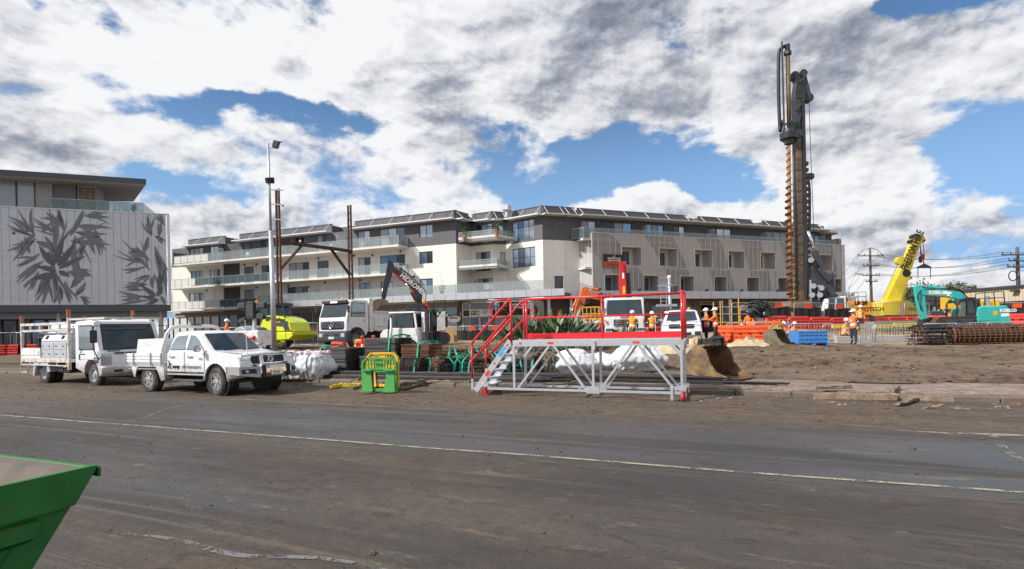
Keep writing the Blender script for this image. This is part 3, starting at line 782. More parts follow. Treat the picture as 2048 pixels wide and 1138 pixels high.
# balconies of the left wing
def slab(fr,parent,u0,u1,z,depth,v0=0.0,th=.24):
    b=fr.B();b.b2(u0,u1,v0,v0+depth,z-th,z,bev=.02);b.obj('balcony_slab',CONC,parent)
D=1.9
bu0,bu1=FL.u(347,D,520),FL.u(797,D,480)
slab(FL,apt,bu0,bu1,Z3,D);balustrade(FL,apt,[(bu0,D-.06),(bu1-.06,D-.06),(bu1-.06,.05)],Z3,kind=lambda k,i,n:REFLG if(k==0 and i<5)else RAILG)
slab(FL,apt,FL.u(336,D),bu1,Z2,D);balustrade(FL,apt,[(FL.u(336,D),D-.06),(bu1-.06,D-.06),(bu1-.06,.05)],Z2,kind=lambda k,i,n:REFLG if i<4 and k==0 else(TINT if i<14 and k==0 else RAILG))
b=FL.B();b.b2(bu0-.1,bu0,-.1,D,Z3-.24,Z3+1.55);b.obj('side_screen',CHAR,apt)
# slatted privacy screens on the balconies
def slats(fr,parent,u,z0,z1,d0,d1,n=9):
    for i in range(n):
        zz=z0+(z1-z0)*(i+.5)/n;s=fr.B();s.b2(u-.03,u+.03,d0,d1,zz-.045,zz+.045);s.obj('screen_slat',WHITE_E,parent)
for(px,z)in[(437,Z3),(684,Z3),(415,Z1),(627,Z1),(790,Z1)]:slats(FL,apt,FL.u(px,.9),z+.1,z+1.85,.05,D-.15)
# first floor terrace edge: white slab on the far left, silver fascia panels further on
cu0,cu1=FL.u(330,2.2,600),FL.u(512,2.2,600)
b=FL.B();b.b2(cu0,cu1,0,2.2,Z1-.32,Z1-.05,bev=.02);b.obj('terrace_slab',WHITE_E,apt)
balustrade(FL,apt,[(cu0,2.1),(cu1,2.1)],Z1-.05,kind=lambda k,i,n:REFLG if i<8 else TINT)
def fascia(fr,parent,u0,u1,z0,z1,v,step=1.32):
    n=max(1,round((u1-u0)/step));d=(u1-u0)/n
    for i in range(n):
        s=fr.B();s.b2(u0+d*i+.012,u0+d*(i+1)-.012,v-.08,v,z0,z1,bev=.012);s.obj('fascia_panel',FASC,parent)
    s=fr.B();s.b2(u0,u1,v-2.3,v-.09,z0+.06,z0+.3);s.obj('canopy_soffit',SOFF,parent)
FZ0,FZ1=5.02+zo,5.86+zo
VF=2.0
fu1=FL.u(1129,VF,580)
fascia(FL,apt,cu1,fu1,FZ0+.16,FZ1,VF)
balustrade(FL,apt,[(cu1,VF-.15),(FL.u(1085,VF,560),VF-.15)],FZ1-.05,h=.95,step=1.6)
# eaves, parapets and struts
def roof_edge(fr,parent,u0,u1,vE=.95,step=2.6,ret=1.0,flip=1):
    e=fr.B();e.b2(u0-.1,u1+.1,-.2,vE,ZE,ZE+.12);eo=e.obj('eave',WHITE_E,parent)
    n=max(1,round((u1-u0)/1.35));d=(u1-u0)/n
    for i in range(n):
        s=fr.B();s.b2(u0+d*i+.01,u0+d*(i+1)-.01,-.34,-.22,ZE+.125,ZR);s.obj('parapet_panel',CHAR,parent)
    c=fr.B();c.b2(u0,u1,-.40,-.16,ZR,ZR+.05);c.obj('parapet_capping',CHAR,parent)
    k=max(1,round((u1-u0)/step))
    for i in range(k+1):
        u=u0+.3+(u1-u0-.6)*i/k;s=fr.B();s.cyl((u-.02,-.2,ZR+.02),(u,vE-.1,ZE+.13),.024,n=5);s.obj('eave_strut',WHITE_E,parent)
    r=fr.B();r.b2(u0,u1,-11,-.35,ZE+.02,ZR-.12);r.obj('roof',SOFF,parent)
roof_edge(FL,apt,FL.u(373,0,475),REC[0]+.3);roof_edge(FL,apt,REC[1]-.2,FL.u(661,0,441));roof_edge(FL,apt,FL.u(706,0,435),0.0)
b=FL.B();b.b2(FL.u(661),FL.u(706),-2.2,-1.9,Z3,ZR-.1);b.obj('recess_wall',CHAR,apt)
# ---- the folded corner between the wings
CP=[(-5.84,59.3),(-4.4,61.7),(-1.95,60.3),(-.44,60.9),(3.43,58.0),(5.72,58.8),(7.13,59.4)]
CF=[Frame(CP[i],(CP[i+1][0]-CP[i][0],CP[i+1][1]-CP[i][1]),BASE)for i in range(6)]
CLn=[(Vector(CP[i+1])-Vector(CP[i])).length for i in range(6)]
cw={1:[(954,990,Z3,.06,2.2),(953,982,Z2,.06,2.2),(956,990,Z1,.06,2.2)],2:[(1000,1010,Z3,.1,2.1),(1001,1012,Z2,.1,2.1)],
      3:[(1026,1070,Z3,.10,2.25),(1026,1072,Z2,.25,2.35)],4:[(1109,1127,Z1,.45,2.1)]}
for i,fr in enumerate(CF):
    hs=[]
    for(pa,pb,z,s0,s1)in cw.get(i,[]):
        u0,u1=max(.05,fr.u(pa)),min(CLn[i]-.05,fr.u(pb))
        window(fr,apt,u0,u1,z+s0,z+s1,4 if i==3 else(3 if i==1 else(1 if i in(2,4)else 2)),kinds=('sky','blue','sky','sky')if i==3 else None,tr=.5 if i==3 else None)
        hs.append((u0,u1,z+s0,z+s1))
    n=max(1,round(CLn[i]/1.3));j=[CLn[i]*k/n for k in range(n+1)]
    cladding(fr,apt,j,Z1-.4,Z2-.05,hs,CREAM);cladding(fr,apt,j,Z2-.05,Z3-.1,hs,CREAM);cladding(fr,apt,j,Z3-.1,ZE,hs,CHAR)
    roof_edge(fr,apt,0.0,CLn[i],step=2.2)
    b=fr.B();b.b2(0,CLn[i],-3.5,-.16,Z1-.4,ZE-.06);b.obj('wall',MATS['core_wall'],apt)
def rel(p,z):return(p[0]-BASE[0],p[1]-BASE[1],z)
for z,q in((Z3,(.6,60.0)),(Z2,(-.3,60.6))):
    tip=at(993,480,57.6);pl=[(-5.6,59.35),(tip.x,tip.y),q,(-1.9,60.4),(-4.3,61.6)]
    b=B();b.prism([(p[0]-BASE[0],p[1]-BASE[1])for p in pl],z-.24,z,'z');b.obj('balcony_slab',CONC,apt)
    WF=Frame((BASE[0],BASE[1]),(1,0),BASE)
    balustrade(WF,apt,[(pl[0][0]-BASE[0]+.06,-(pl[0][1]-BASE[1])-0.0),(tip.x-BASE[0],-(tip.y-BASE[1])-.05),(q[0]-BASE[0]-.05,-(q[1]-BASE[1]))],z)
# ---- right wing
RW=38.6
R3=cols(FR,[(1163,1192),(1212,1264),(1292,1328),(1348,1370),(1420,1463),(1534,1575),(1612,1640)],0,470)
holes=[]
openings(FR,[(max(.3,a),c)for a,c in R3],Z3,2.2)
j=[RW*k/26 for k in range(27)]
cladding(FR,apt,j,Z3-.1,ZE,holes,CHAR)
VS=1.6
up=[(1243,1282),(1318,1354),(1389,1424),(1456,1488),(1520,1550),(1583,1612),(1638,1664)]
lo=[(1209,1240),(1287,1316),(1360,1387),(1428,1453),(1493,1518),(1555,1580),(1612,1640),(1669,1683)]
UP=[(FR.u(a,VS,488),FR.u(c,VS,488))for a,c in up];LO=[(FR.u(a,VS,545),FR.u(c,VS,545))for a,c in lo]
holes=[]
for(a,c)in UP:
    window(FR,apt,a+.1,a+(c-a)*.8,Z2+.55,Z2+2.0,3,kinds=('dark','dark','blue'));holes.append((a+.1,a+(c-a)*.8,Z2+.55,Z2+2.0))
for(a,c)in LO:
    window(FR,apt,a+.25,c-.1,Z1+.1,Z1+2.0,2,kinds=('dark','blue'));holes.append((a+.25,c-.1,Z1+.1,Z1+2.0))
cladding(FR,apt,j,Z1-.4,Z2-.05,holes,CREAM);cladding(FR,apt,j,Z2-.05,Z3-.1,holes,CREAM)
def screen_mat():
    m=bpy.data.materials.new('perforated_screen');m.use_nodes=True;nt=m.node_tree;N=nt.nodes;L=nt.links;b=N['Principled BSDF']
    tc=N.new('ShaderNodeTexCoord');sep=N.new('ShaderNodeSeparateXYZ')
    mp=N.new('ShaderNodeMapping');mp.inputs['Rotation'].default_value=(0,0,-math.atan2(FR.d.y,FR.d.x));L.new(tc.outputs['Object'],mp.inputs[0]);L.new(mp.outputs[0],sep.inputs[0])
    wv=N.new('ShaderNodeTexWave');wv.wave_type='RINGS';wv.rings_direction='Y';wv.inputs['Scale'].default_value=.055;wv.inputs['Distortion'].default_value=2.2;wv.inputs['Detail'].default_value=0;wv.inputs['Detail Scale'].default_value=.25
    cb=N.new('ShaderNodeCombineXYZ');L.new(sep.outputs[0],cb.inputs[0]);L.new(sep.outputs[2],cb.inputs[2]);L.new(cb.outputs[0],wv.inputs['Vector'])
    g=N.new('ShaderNodeMapRange');g.inputs[1].default_value=.50;g.inputs[2].default_value=.52;g.inputs[3].default_value=.52;g.inputs[4].default_value=.90;L.new(wv.outputs[1],g.inputs[0])
    b.inputs['Base Color'].default_value=(.47,.445,.42,1);b.inputs['Roughness'].default_value=.6
    tr=N.new('ShaderNodeBsdfTransparent');mx=N.new('ShaderNodeMixShader');L.new(g.outputs[0],mx.inputs[0])
    L.new(tr.outputs[0],mx.inputs[1]);L.new(b.outputs[0],mx.inputs[2]);L.new(mx.outputs[0],N['Material Output'].inputs[0])
    return m
SCR=screen_mat();FIN=mat('screen_fin',(.56,.54,.52),.5,.3,var=.06)
SZ0,SZ1=FZ1,12.05+zo
su0,su1=FR.u(1185,VS,520),FR.u(1690,VS,520)
oph=[(a,c,Z2+.25,Z2+2.25)for a,c in UP]+[(a,c,Z1+.42,Z1+2.12)for a,c in LO]
n=round((su1-su0)/.72);ds=(su1-su0)/n
for i in range(n):
    a,c=su0+ds*i,su0+ds*(i+1);p=FR.B();ok=False
    for(x0,x1,y0,y1)in split_holes(a,c,SZ0,SZ1,oph):
        p.quad((x0,VS,y0),(x1,VS,y0),(x1,VS,y1),(x0,VS,y1));ok=True
    if ok:p.obj('screen_panel',SCR,apt)
    f=FR.B()
    for(x0,x1,y0,y1)in split_holes(a-.03,a+.03,SZ0,SZ1,oph):f.b2(a-.028,a+.028,VS-.1,VS+.03,y0,y1)
    if f.v:f.obj('screen_fin',FIN,apt)
for(x0,x1,y0,y1)in oph:
    f=FR.B();f.b2(x0-.05,x0+.01,.0,VS+.06,y0,y1);f.b2(x1-.01,x1+.05,0,VS+.06,y0,y1);f.b2(x0-.05,x1+.05,0,VS+.06,y1,y1+.07);f.b2(x0-.05,x1+.05,VS-.2,VS+.05,y0-.06,y0)
    f.obj('opening_surround',FIN,apt)
# the short return of the screen that turns back to the corner
RF=Frame((FR.o+FR.d*su0+FR.n*VS).to_2d()-Vector((1.35,-1.3)),(1.35,-1.3),BASE)
for i in range(4):
    L_=1.874;p=RF.B();p.quad((L_*i/4,0,SZ0),(L_*(i+1)/4,0,SZ0),(L_*(i+1)/4,0,SZ1),(L_*i/4,0,SZ1));p.obj('screen_panel',SCR,apt)
    p=RF.B();p.b2(L_*i/4-.03,L_*i/4+.03,-.1,.03,SZ0,SZ1);p.obj('screen_fin',FIN,apt)
f=FR.B();f.b2(su0,su1,VS-.1,VS+.05,SZ1,SZ1+.08);f.b2(su0,su1,VS-.08,VS+.04,Z2+.02,Z2+.08);f.obj('screen_rail',FIN,apt)
f=FR.B();f.b2(.0,su1-.3,0,VS-.12,Z3-.2,Z3-.02);f.b2(.2,su1-.3,0,VS-.12,Z2-.2,Z2);f.obj('balcony_slab',CONC,apt)
balustrade(FR,apt,[(-.6,.2),(.2,VS-.25),(su1-1.2,VS-.25)],Z3-.02,h=1.12,step=1.5,kind=lambda k,i,n:RAILG if k else TINT)
for px in(1290,1419,1527,1640):slats(FR,apt,FR.u(px,.5,470),Z3+.05,Z3+1.9,.05,VS-.4)
for a,c in((1156,1375),(1398,1507),(1527,1640)):roof_edge(FR,apt,max(0,FR.u(a,0,415)),FR.u(c,0,425),step=2.7)
for a,c in((1375,1398),(1507,1527)):
    b=FR.B();b.b2(FR.u(a,0,420),FR.u(c,0,425),-1.6,-1.2,Z3,ZR-.05);b.obj('recess_wall',CHAR,apt)
e=FR.B();e.b2(0,FR.u(1640),-.2,1.6,ZE-.01,ZE+.10);e.obj('eave',WHITE_E,apt)
# rounded east end: eave tip, curved drum, canopy nose
ue=FR.u(1640)
def arc(u0,r,n=10,a0=-90,a1=90,k=1.0):return[(u0+k*r*math.cos(R(a0+(a1-a0)*i/n)),r*math.sin(R(a0+(a1-a0)*i/n)))for i in range(n+1)]
def plan_prism(fr,pts,z0,z1,name,material):
    b=fr.B();b.prism(pts,z0,z1,'z');return b.obj(name,material,apt)
plan_prism(FR,[(ue,1.6),(ue+1.6,1.4),(ue+2.8,.6),(ue+3.0,-.8),(ue+2.4,-3),(ue,-4)],ZE-.25,ZE+.08,'eave',WHITE_E)
plan_prism(FR,[(ue,-.25),(ue+1.4,-.4),(ue+2.0,-1.6),(ue,-4)],ZE+.08,ZR-.1,'parapet_panel',CHAR)
for(z0,z1,mm)in((7.0+zo,9.2+zo,'drum_tan'),(9.2+zo,10.6+zo,'drum_grey'),(10.6+zo,13.0+zo,'drum_tan'),(5.8+zo,6.5+zo,'drum_tan')):
    pts=[(su1-1.5,-3.0)]+[(su1-1.2+2.3*math.sin(R(a)),-.6+2.0*math.cos(R(a)))for a in range(10,171,16)]
    plan_prism(FR,pts,z0,z1-.02,'curved_balcony_screen',mat(mm,(.30,.235,.15)if mm=='drum_tan' else(.42,.42,.43),.7,var=.12,scale=2))
# canopy fascia of the right wing with a rounded nose past the building end
vf=2.6;fu0,fu2=FR.u(1129,vf,580)+.05,FR.u(1690,vf,585)
fascia(FR,apt,fu0,fu2,FZ0,FZ1,vf,1.45)
nose=[(fu2+4.2*math.sin(R(a)),vf-3.2+3.2*math.cos(R(a)))for a in range(0,171,9)]
for p,q in zip(nose[:-1],nose[1:]):
    b=FR.B();b.bar((p[0],p[1],(FZ0+FZ1)/2),(q[0],q[1],(FZ0+FZ1)/2),.08,FZ1-FZ0);b.obj('fascia_panel',FASC,apt)
plan_prism(FR,nose,FZ0+.06,FZ0+.3,'canopy_soffit',SOFF)
for px in(1198,1278,1412,1482,1554,1664):
    u=FR.u(px,vf,575);b=FR.B();b.box((u,vf+.1,FZ1+.12),(.34,.3,.08),rx=.5);b.bar((u,vf-.1,FZ1),(u,vf+.05,FZ1+.1),.04);b.obj('flood_light','black',apt)
# ---- shopfronts: left wing
SG=dict(white=mat('curtained_shop_glass',(.62,.64,.62),.12,var=.08,scale=1.2,spec=.8),dark=mat('shop_glass_dark',(.12,.13,.135),.06,var=.3,scale=.5,spec=.8),
          blue=mat('shop_glass_blue',(.22,.33,.40),.08,var=.15,scale=.5,spec=.8))
BRN=mat('brown_shop_wall',(.16,.115,.085),.8,var=.12);GRW=mat('grey_shop_wall',(.23,.225,.215),.85,var=.1)
SV=-.35
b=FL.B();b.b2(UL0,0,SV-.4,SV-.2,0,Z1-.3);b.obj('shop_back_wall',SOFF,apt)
b=FL.B();b.b2(UL0,-.02,SV-.3,SV+.12,0,.35);b.obj('shop_plinth','concrete',apt)
b=FL.B();b.b2(UL0,-.02,SV-.15,SV+.1,Z1-.95,Z1-.3);b.obj('shop_header',GRW,apt)
su=[FL.u(p,SV,640)for p in(336,346,359,374,389,405,421,438,457,476,500,524,550,577,602,626,652,680,708,740,770,800,842,886,915)]
for i in range(len(su)-1):
    k='white' if i<7 else('dark' if i<21 else 'blue')
    p=FL.B();p.b2(su[i]+.05,su[i+1]-.05,SV-.06,SV-.04,.36,Z1-.96);sp=p.obj('shop_window',SG[k],apt)
    q=FL.B();q.b2(su[i]-.05,su[i]+.05,SV-.1,SV+.06,.36,Z1-.96);q.obj('mullion',RAILM if i>9 else FRM,apt)
band=mat('terracotta_window_band',(.42,.13,.07),.6,var=.06)
for(a,c,s,pxs)in[(423,476,'⌂ HIGH ENERGY',428),(500,577,'STRENGTH',516),(577,640,'WELLNESS',579)]:
    u0,u1=FL.u(a,SV,655),FL.u(c,SV,655);p=FL.B();p.b2(u0,u1,SV+.0,SV+.015,1.15,2.45);p.obj('window_band',band,apt)
    uu=FL.u(pxs,SV,655);text(s.replace('⌂ ',''),.78,'signwhite',apt,FL.P(uu+.25,SV+.03,1.45),FL.d,(0,0,1),sx=1.15 if 'W' in s else .95)
p=FL.B();p.b2(FL.u(476,SV,650),FL.u(640,SV,650),SV-.01,SV+.0,.4,1.15);p.obj('window_band',mat('dark_green_band',(.05,.07,.065),.6),apt)
text('for everyone!',1.05,'signamber',apt,FL.P(FL.u(846,SV,615),SV+.03,2.75),FL.d,(0,0,1),sx=.83,bold=.018)
u0,z0=FL.pix(908,624,SV);b=FL.B();b.lathe([(.001,.02),(.78,.02),(.78,.0),(.001,0)],(0,0,0),(0,1,0),24)
b.v=[tuple(FL.P(u0,SV+.02,z0+zo)+Vector((((Vector(v)-FL.T.translation).dot(FL.d))*FL.d.x,((Vector(v)-FL.T.translation).dot(FL.d))*FL.d.y,(v[2])*.52))+FL.n*((Vector(v)-FL.T.translation).dot(FL.n)))for v in b.v]
b.obj('oval_sign','signwhite',apt)
text('Not Just Gym\nMembers',.27,'signblack',apt,FL.P(u0,SV+.06,z0+zo+.06),FL.d,(0,0,1),'CENTER',bold=.006)
# ---- shopfronts under the folded corner (entry doors, yoghurt-shop style sign, dark health sign)
XF=Frame(CP[0],(CP[4][0]-CP[0][0],CP[4][1]-CP[0][1]),BASE)
b=XF.B();b.b2(0,9.3,-.5,-.35,0,Z1-.3);b.obj('shop_back_wall',SOFF,apt)
xu=lambda px:XF.u(px,0,640)
def shopbay(a,c,z0,z1,k,name='shop_window'):
    u0,u1=xu(a),xu(c);p=XF.B();p.b2(u0+.05,u1-.05,-.06,-.04,z0,z1);o=p.obj(name,SG[k],apt)
    q=XF.B();q.b2(u0-.05,u0+.05,-.1,.06,0.0,z1);q.b2(u1-.05,u1+.05,-.1,.06,0,z1);q.b2(u0+.05,u1-.05,-.1,.05,z1,z1+.1);q.b2(u0+.05,u1-.05,-.1,.05,z0-.1,z0);q.obj('shop_frame',WHITE_E,apt)
for(a,c,k)in[(926,940,'dark'),(941,959,'dark'),(960,978,'dark'),(979,992,'dark'),(993,1012,'blue'),(1013,1030,'blue'),(1031,1062,'blue')]:
    shopbay(a,c,.2,2.9,k,'glass_door' if k=='dark' and a>930 and a<978 else 'shop_window')
for(a,c)in[(926,940),(941,992),(993,1062)]:shopbay(a,c,3.75,4.4,'dark' if a<993 else 'blue')
u0,u1=xu(940),xu(985);b=XF.B();b.b2(u0,u1,.07,.11,3.0,3.68);b.obj('shop_sign','signwhite',apt)
b=XF.B();b.b2(u0+.12,u0+1.05,.11,.125,3.1,3.58,bev=.006);b.obj('sign_badge','signblack',apt)
text('Y  GI',.40,'signwhite',apt,XF.P(u0+.18,.135,3.20),XF.d,(0,0,1),bold=.02,sx=.95)
text('O',.40,'signamber',apt,XF.P(u0+.415,.135,3.20),XF.d,(0,0,1),bold=.02,sx=.95)
text('COFFEE\nSMOOTHIES\nJUICE',.17,'signblack',apt,XF.P(u0+1.65,.12,3.50),XF.d,(0,0,1),'CENTER')
def health_sign(fr,u0,u1,z0,z1,v,red=0.0,s=1.0,one=False,parent=apt):
    h=z1-z0;b=fr.B();b.b2(u0,u1,v,v+.12,z0,z1);sg=b.obj('sign_board','signblack',parent)
    if red:
        r=fr.B();r.b2(u0,u1,v+.121,v+.13,z0,z0+red);r.obj('sign_band','signred',sg)
        text('OPEN 24/7',red*.62,'signblack',sg,fr.P((u0+u1)/2,v+.14,z0+red*.25),fr.d,(0,0,1),'CENTER',sx=1.25)
    ux,zz=((u0+u1)/2,z1-h*.2)if not one else(u0+h*.55,(z0+z1)/2)
    for k in(-1,1):
        e=fr.B();q=h*(.075 if not one else .2)
        e.tube([fr.T.inverted()@fr.P(ux+q*math.cos(R(a)),v+.14,zz+k*q*.8+q*math.sin(R(a)))for a in((range(-150,121,30))if k>0 else(range(30,301,30)))],q*.32,5);e.obj('sign_emblem',mat('copper_emblem',(.62,.24,.08),.5,var=.1),sg)
    if one:text('SOUTH PACIFIC\nHEALTH CLUBS',h*.30,'signwhite',sg,fr.P(u0+h*1.05,v+.14,z0+h*.56),fr.d,(0,0,1))
    else:text('SOUTH PACIFIC\nHEALTH CLUBS',h*.165,'signwhite',sg,fr.P((u0+u1)/2,v+.14,z0+red+(h-red)*.36),fr.d,(0,0,1),'CENTER',sx=1.0,bold=.008)
health_sign(XF,xu(1000),xu(1056),3.45,4.45,.08,one=True)
# ---- right wing ground floor: deep dark arcade, columns, brown piers, shop glass
b=FR.B();b.b2(-4.0,39,-2.6,-2.3,0,Z1-.3);b.obj('arcade_back_wall',GRW,apt)
for px in(1065,1098,1143):
    u=FR.u(px,1.6,630);b=FR.B();b.cyl((u,1.6,0),(u,1.6,FZ0+.1),.17,n=12);b.obj('column','alu',apt)
RVv=.4
for(a,c,k)in[(1160,1200,0),(1204,1232,1),(1304,1386,2),(1449,1500,2),(1524,1600,3),(1604,1660,3)]:
    u0,u1=FR.u(a,RVv,630),FR.u(c,RVv,630);n=max(1,round((u1-u0)/2))
    for i in range(n):
        p=FR.B();p.b2(u0+(u1-u0)*i/n+.05,u0+(u1-u0)*(i+1)/n-.05,RVv-.06,RVv-.04,.45,3.9);p.obj('shop_window',SG['dark'],apt)
        q=FR.B();q.b2(u0+(u1-u0)*i/n-.05,u0+(u1-u0)*i/n+.05,RVv-.1,RVv+.06,.3,3.9);q.b2(u0+(u1-u0)*i/n,u0+(u1-u0)*(i+1)/n,RVv-.1,RVv+.05,2.75,2.85);q.obj('shop_frame','galv',apt)
for(a,c)in[(1186,1204),(1232,1304),(1386,1401),(1444,1452),(1500,1524),(1600,1606),(1660,1690)]:
    u0,u1=FR.u(a,RVv,630),FR.u(c,RVv,630);p=FR.B();p.b2(u0,u1,RVv-.3,RVv+.1,0,FZ0+.1);p.obj('shop_pier',BRN,apt)
p=FR.B();p.b2(FR.u(1165,RVv,630),FR.u(1690,RVv,630),RVv-.25,RVv+.04,3.95,FZ0+.2);p.obj('shop_header',BRN,apt)
p=FR.B();p.b2(FR.u(1165,RVv,630),FR.u(1690,RVv,630),RVv-.25,RVv+.04,0,.42);p.obj('shop_plinth',BRN,apt)
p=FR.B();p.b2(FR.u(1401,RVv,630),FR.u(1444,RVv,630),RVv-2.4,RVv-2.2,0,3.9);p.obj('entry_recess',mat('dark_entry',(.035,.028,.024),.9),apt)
u0,u1=FR.u(1398,RVv,590),FR.u(1445,RVv,590);p=FR.B();p.b2(u0,u1,RVv+.05,RVv+.12,3.9,4.35);p.obj('address_board',mat('grey_sign',(.32,.32,.33),.6),apt)
text('60 BALCOMBE ROAD',.34,'signblack',apt,FR.P((u0+u1)/2,RVv+.135,4.0),FR.d,(0,0,1),'CENTER',bold=.012)
u0,u1=FR.u(1459,RVv,610),FR.u(1492,RVv,610);p=FR.B();p.b2(u0,u1,RVv+.05,RVv+.09,1.4,3.5);p.obj('lease_board',mat('blue_sign',(.02,.16,.38),.5),apt)
text('LEASE.',.56,'signwhite',apt,FR.P(u0+.05,RVv+.11,2.65),FR.d,(0,0,1),sx=.95)
# big signs fixed to the screen
u0,z1_=FR.pix(1205,499,VS);u1,z0_=FR.pix(1247,526,VS);health_sign(FR,u0,u1,z0_+zo,z1_+zo,VS+.1,red=.55)
u0,z1_=FR.pix(1646,541,VS);u1,z0_=FR.pix(1666,563,VS);health_sign(FR,u0,u1,z0_+zo,z1_+zo,VS+.1,red=.5)
health_sign(FR,FR.u(1174,RVv+.2,605),FR.u(1204,RVv+.2,605),2.9,4.0,RVv+.2,one=True)
# roof plant
for(px,w,h)in[(1445,1.6,.5),(1010,.8,.5),(812,.5,.6)]:
    fr=FR if px>1100 else FL;u=fr.u(px,-2,430);b=fr.B();b.b2(u-w/2,u+w/2,-3,-2,ZR-.1,ZR+h,bev=.05);b.obj('roof_unit','galv',apt)
# pots, plants, chairs and air conditioners on the balconies (each a thing of its own)
LEAFB=mat('balcony_leaf',(.07,.12,.03),.7,var=.4,scale=9);POT=mat('terracotta_pot',(.45,.17,.09),.8,var=.1)
def pot_plant(fr,px,z,v,h,label,pot=POT,spiky=False):
    u=fr.u(px,v,540);p=Vector(fr.P(u,v,z))+Vector(BASE);t=thing('potted_plant',p,rw.random()*6,label,'plant','plants on the balconies')
    b=B();b.lathe([(.16,0),(.24,.42),(.26,.42),(.26,.48),(.2,.48)],n=10);b.obj('pot',pot,t)
    b=B();r=random.Random(px)
    for i in range(70):
        a,e=r.random()*6.28,r.random();L_=h*(.3+.5*r.random())
        base=Vector((0,0,.45))if spiky else Vector((r.uniform(-.3,.3),r.uniform(-.3,.3),.5+r.random()*h*.7))
        d=Vector((math.cos(a),math.sin(a),.2+1.6*e)).normalized();s=d.cross(Vector((0,0,1))).normalized()*(.05 if spiky else .06)
        L_=L_ if spiky else .16
        b.poly([base,base+d*L_*.5+s,base+d*L_,base+d*L_*.5-s])
    b.obj('foliage',LEAFB,t)
for i,(px,z,h,s)in enumerate([(712,Z3,.8,0),(738,Z3,.7,0),(785,Z3,1.5,1),(795,Z3,.9,0)]):pot_plant(FL,px,z,1.2,h,'potted plant behind the glass of the top balcony above the tipper truck',spiky=s)
for i,(px,h)in enumerate([(590,.5),(606,.4),(655,.5),(690,.7),(675,.5)]):pot_plant(FL,px,FZ1-.05,1.2,h,'low potted plant on the first floor terrace behind the rusty gantry',pot=m_('whitedirty'))
pot_plant(FL,883,FZ1-.05,1.2,.7,'single pale conical shrub in a pot on the terrace beside the raised excavator arm')
pot_plant(FL,953,FZ1-.05,1.0,1.3,'large round dark green potted shrub on the terrace above the yoghurt shop')
for(px,v_)in((930,.2),(995,1.6)):pot_plant(FL,px,Z3,v_,1.4,'tall plant in a terracotta pot on the angled top balcony')
def chair(fr,px,z,v,label,material,cat='chair',group='chairs on the balconies'):
    p=Vector(fr.P(fr.u(px,v,540),v,z))+Vector(BASE);t=thing('outdoor_chair',p,rw.random()*6,label,cat,group)
    b=B();b.box((0,0,.42),(.55,.55,.1),bev=.04);b.obj('seat',material,t)
    b=B();b.box((0,.27,.7),(.55,.08,.55),rx=-.2,bev=.03);b.obj('backrest',material,t)
    for x in(-.22,.22):
        for y in(-.22,.22):b=B();b.cyl((x,y,0),(x*.9,y*.9,.4),.02,n=6);b.obj('leg',material,t)
for px in(975,988):chair(FL,px,FZ1-.05,.9,'rounded pale chair on the terrace beside the dark potted shrub',m_('whitedirty'))
for px in(1186,1206,1262,1275):chair(FR,px,Z3,.7,'white chair behind the top balustrade above the perforated screen',m_('white'))
for px in(495,500,522,533,547):chair(FL,px,Z2,1.0,'pale armchair on the second floor balcony left of the rusty gantry',m_('whitedirty'))
for px in(492,500,508):chair(FL,px,Z3,1.0,'white chair on the top floor balcony left of the lamp pole',m_('white'))
def aircon(fr,px,z,v,label):
    p=Vector(fr.P(fr.u(px,v,540),v,z))+Vector(BASE);t=thing('air_conditioner',p,math.atan2(fr.d.y,fr.d.x),label,'air conditioner','balcony air conditioners')
    b=B();b.box((0,0,.42),(.9,.35,.75),bev=.03);b.obj('casing','whitedirty',t)
    b=B();b.lathe([(.28,0),(.28,.02),(.05,.03)],(-.12,-.176,.42),(0,-1,0),16);b.obj('fan_grille','darkgrey',t)
aircon(FL,805,Z2,1.0,'white air conditioner at the open end of the second floor balcony')
aircon(CF[1],945,Z2,.6,'white air conditioner on the angled second floor balcony')
# ================================================================= MURAL BUILDING (far left)
A0,A1=at(0,411,52),at(335,427,56.9)
MBASE=(A1.x,A1.y,.1);mz=-MBASE[2]
MF=Frame((A1.x,A1.y),(A1.x-A0.x,A1.y-A0.y),MBASE)
mur=thing('mural_building',MBASE,0,'grey and white building with leaf mural panels and a flat overhanging roof','building')
MZ0,MZ1=4.92+mz,14.22+mz;ML=-27.0
SLV=mat('mural_panel_silver',(.53,.545,.56),.38,.25,var=.05,scale=.6);DKB=mat('dark_blue_grey_band',(.065,.07,.082),.5,var=.08,scale=1)
b=MF.B();b.prism([(ML,-.4),(-.3,-.4),(-7,-14),(ML,-14)],3.5,MZ1-.05,'z');b.obj('wall',mat('mural_core',(.16,.165,.18),.8),mur)
edges=[MF.u(p,0,520)for p in(4,20,37,53,69,86,102,119,135,151,166,182,197,213,228,243,258,273,288,303,318,333)]
ed=[ML+i*.78 for i in range(int((edges[0]-ML)/.78))]+edges
for a,c in zip(ed[:-1],ed[1:]):
    b=MF.B();b.b2(a+.012,c-.012,-.08,0,MZ0,MZ1);b.obj('cladding_panel',SLV,mur)
b=MF.B();b.b2(-.06,.12,-.3,.05,MZ0-.05,MZ1+.05);b.b2(ML,.12,-.3,.06,MZ1,MZ1+.09);b.obj('edge_trim',WHITE_E,mur)
for z in(MZ0+.12,(MZ0+MZ1)/2+.1,MZ0+2.4,MZ1-2.0):
    b=MF.B();b.b2(ML,-.07,.0,.012,z,z+.06);b.obj('panel_rail',mat('rail_line',(.60,.61,.65),.5),mur)
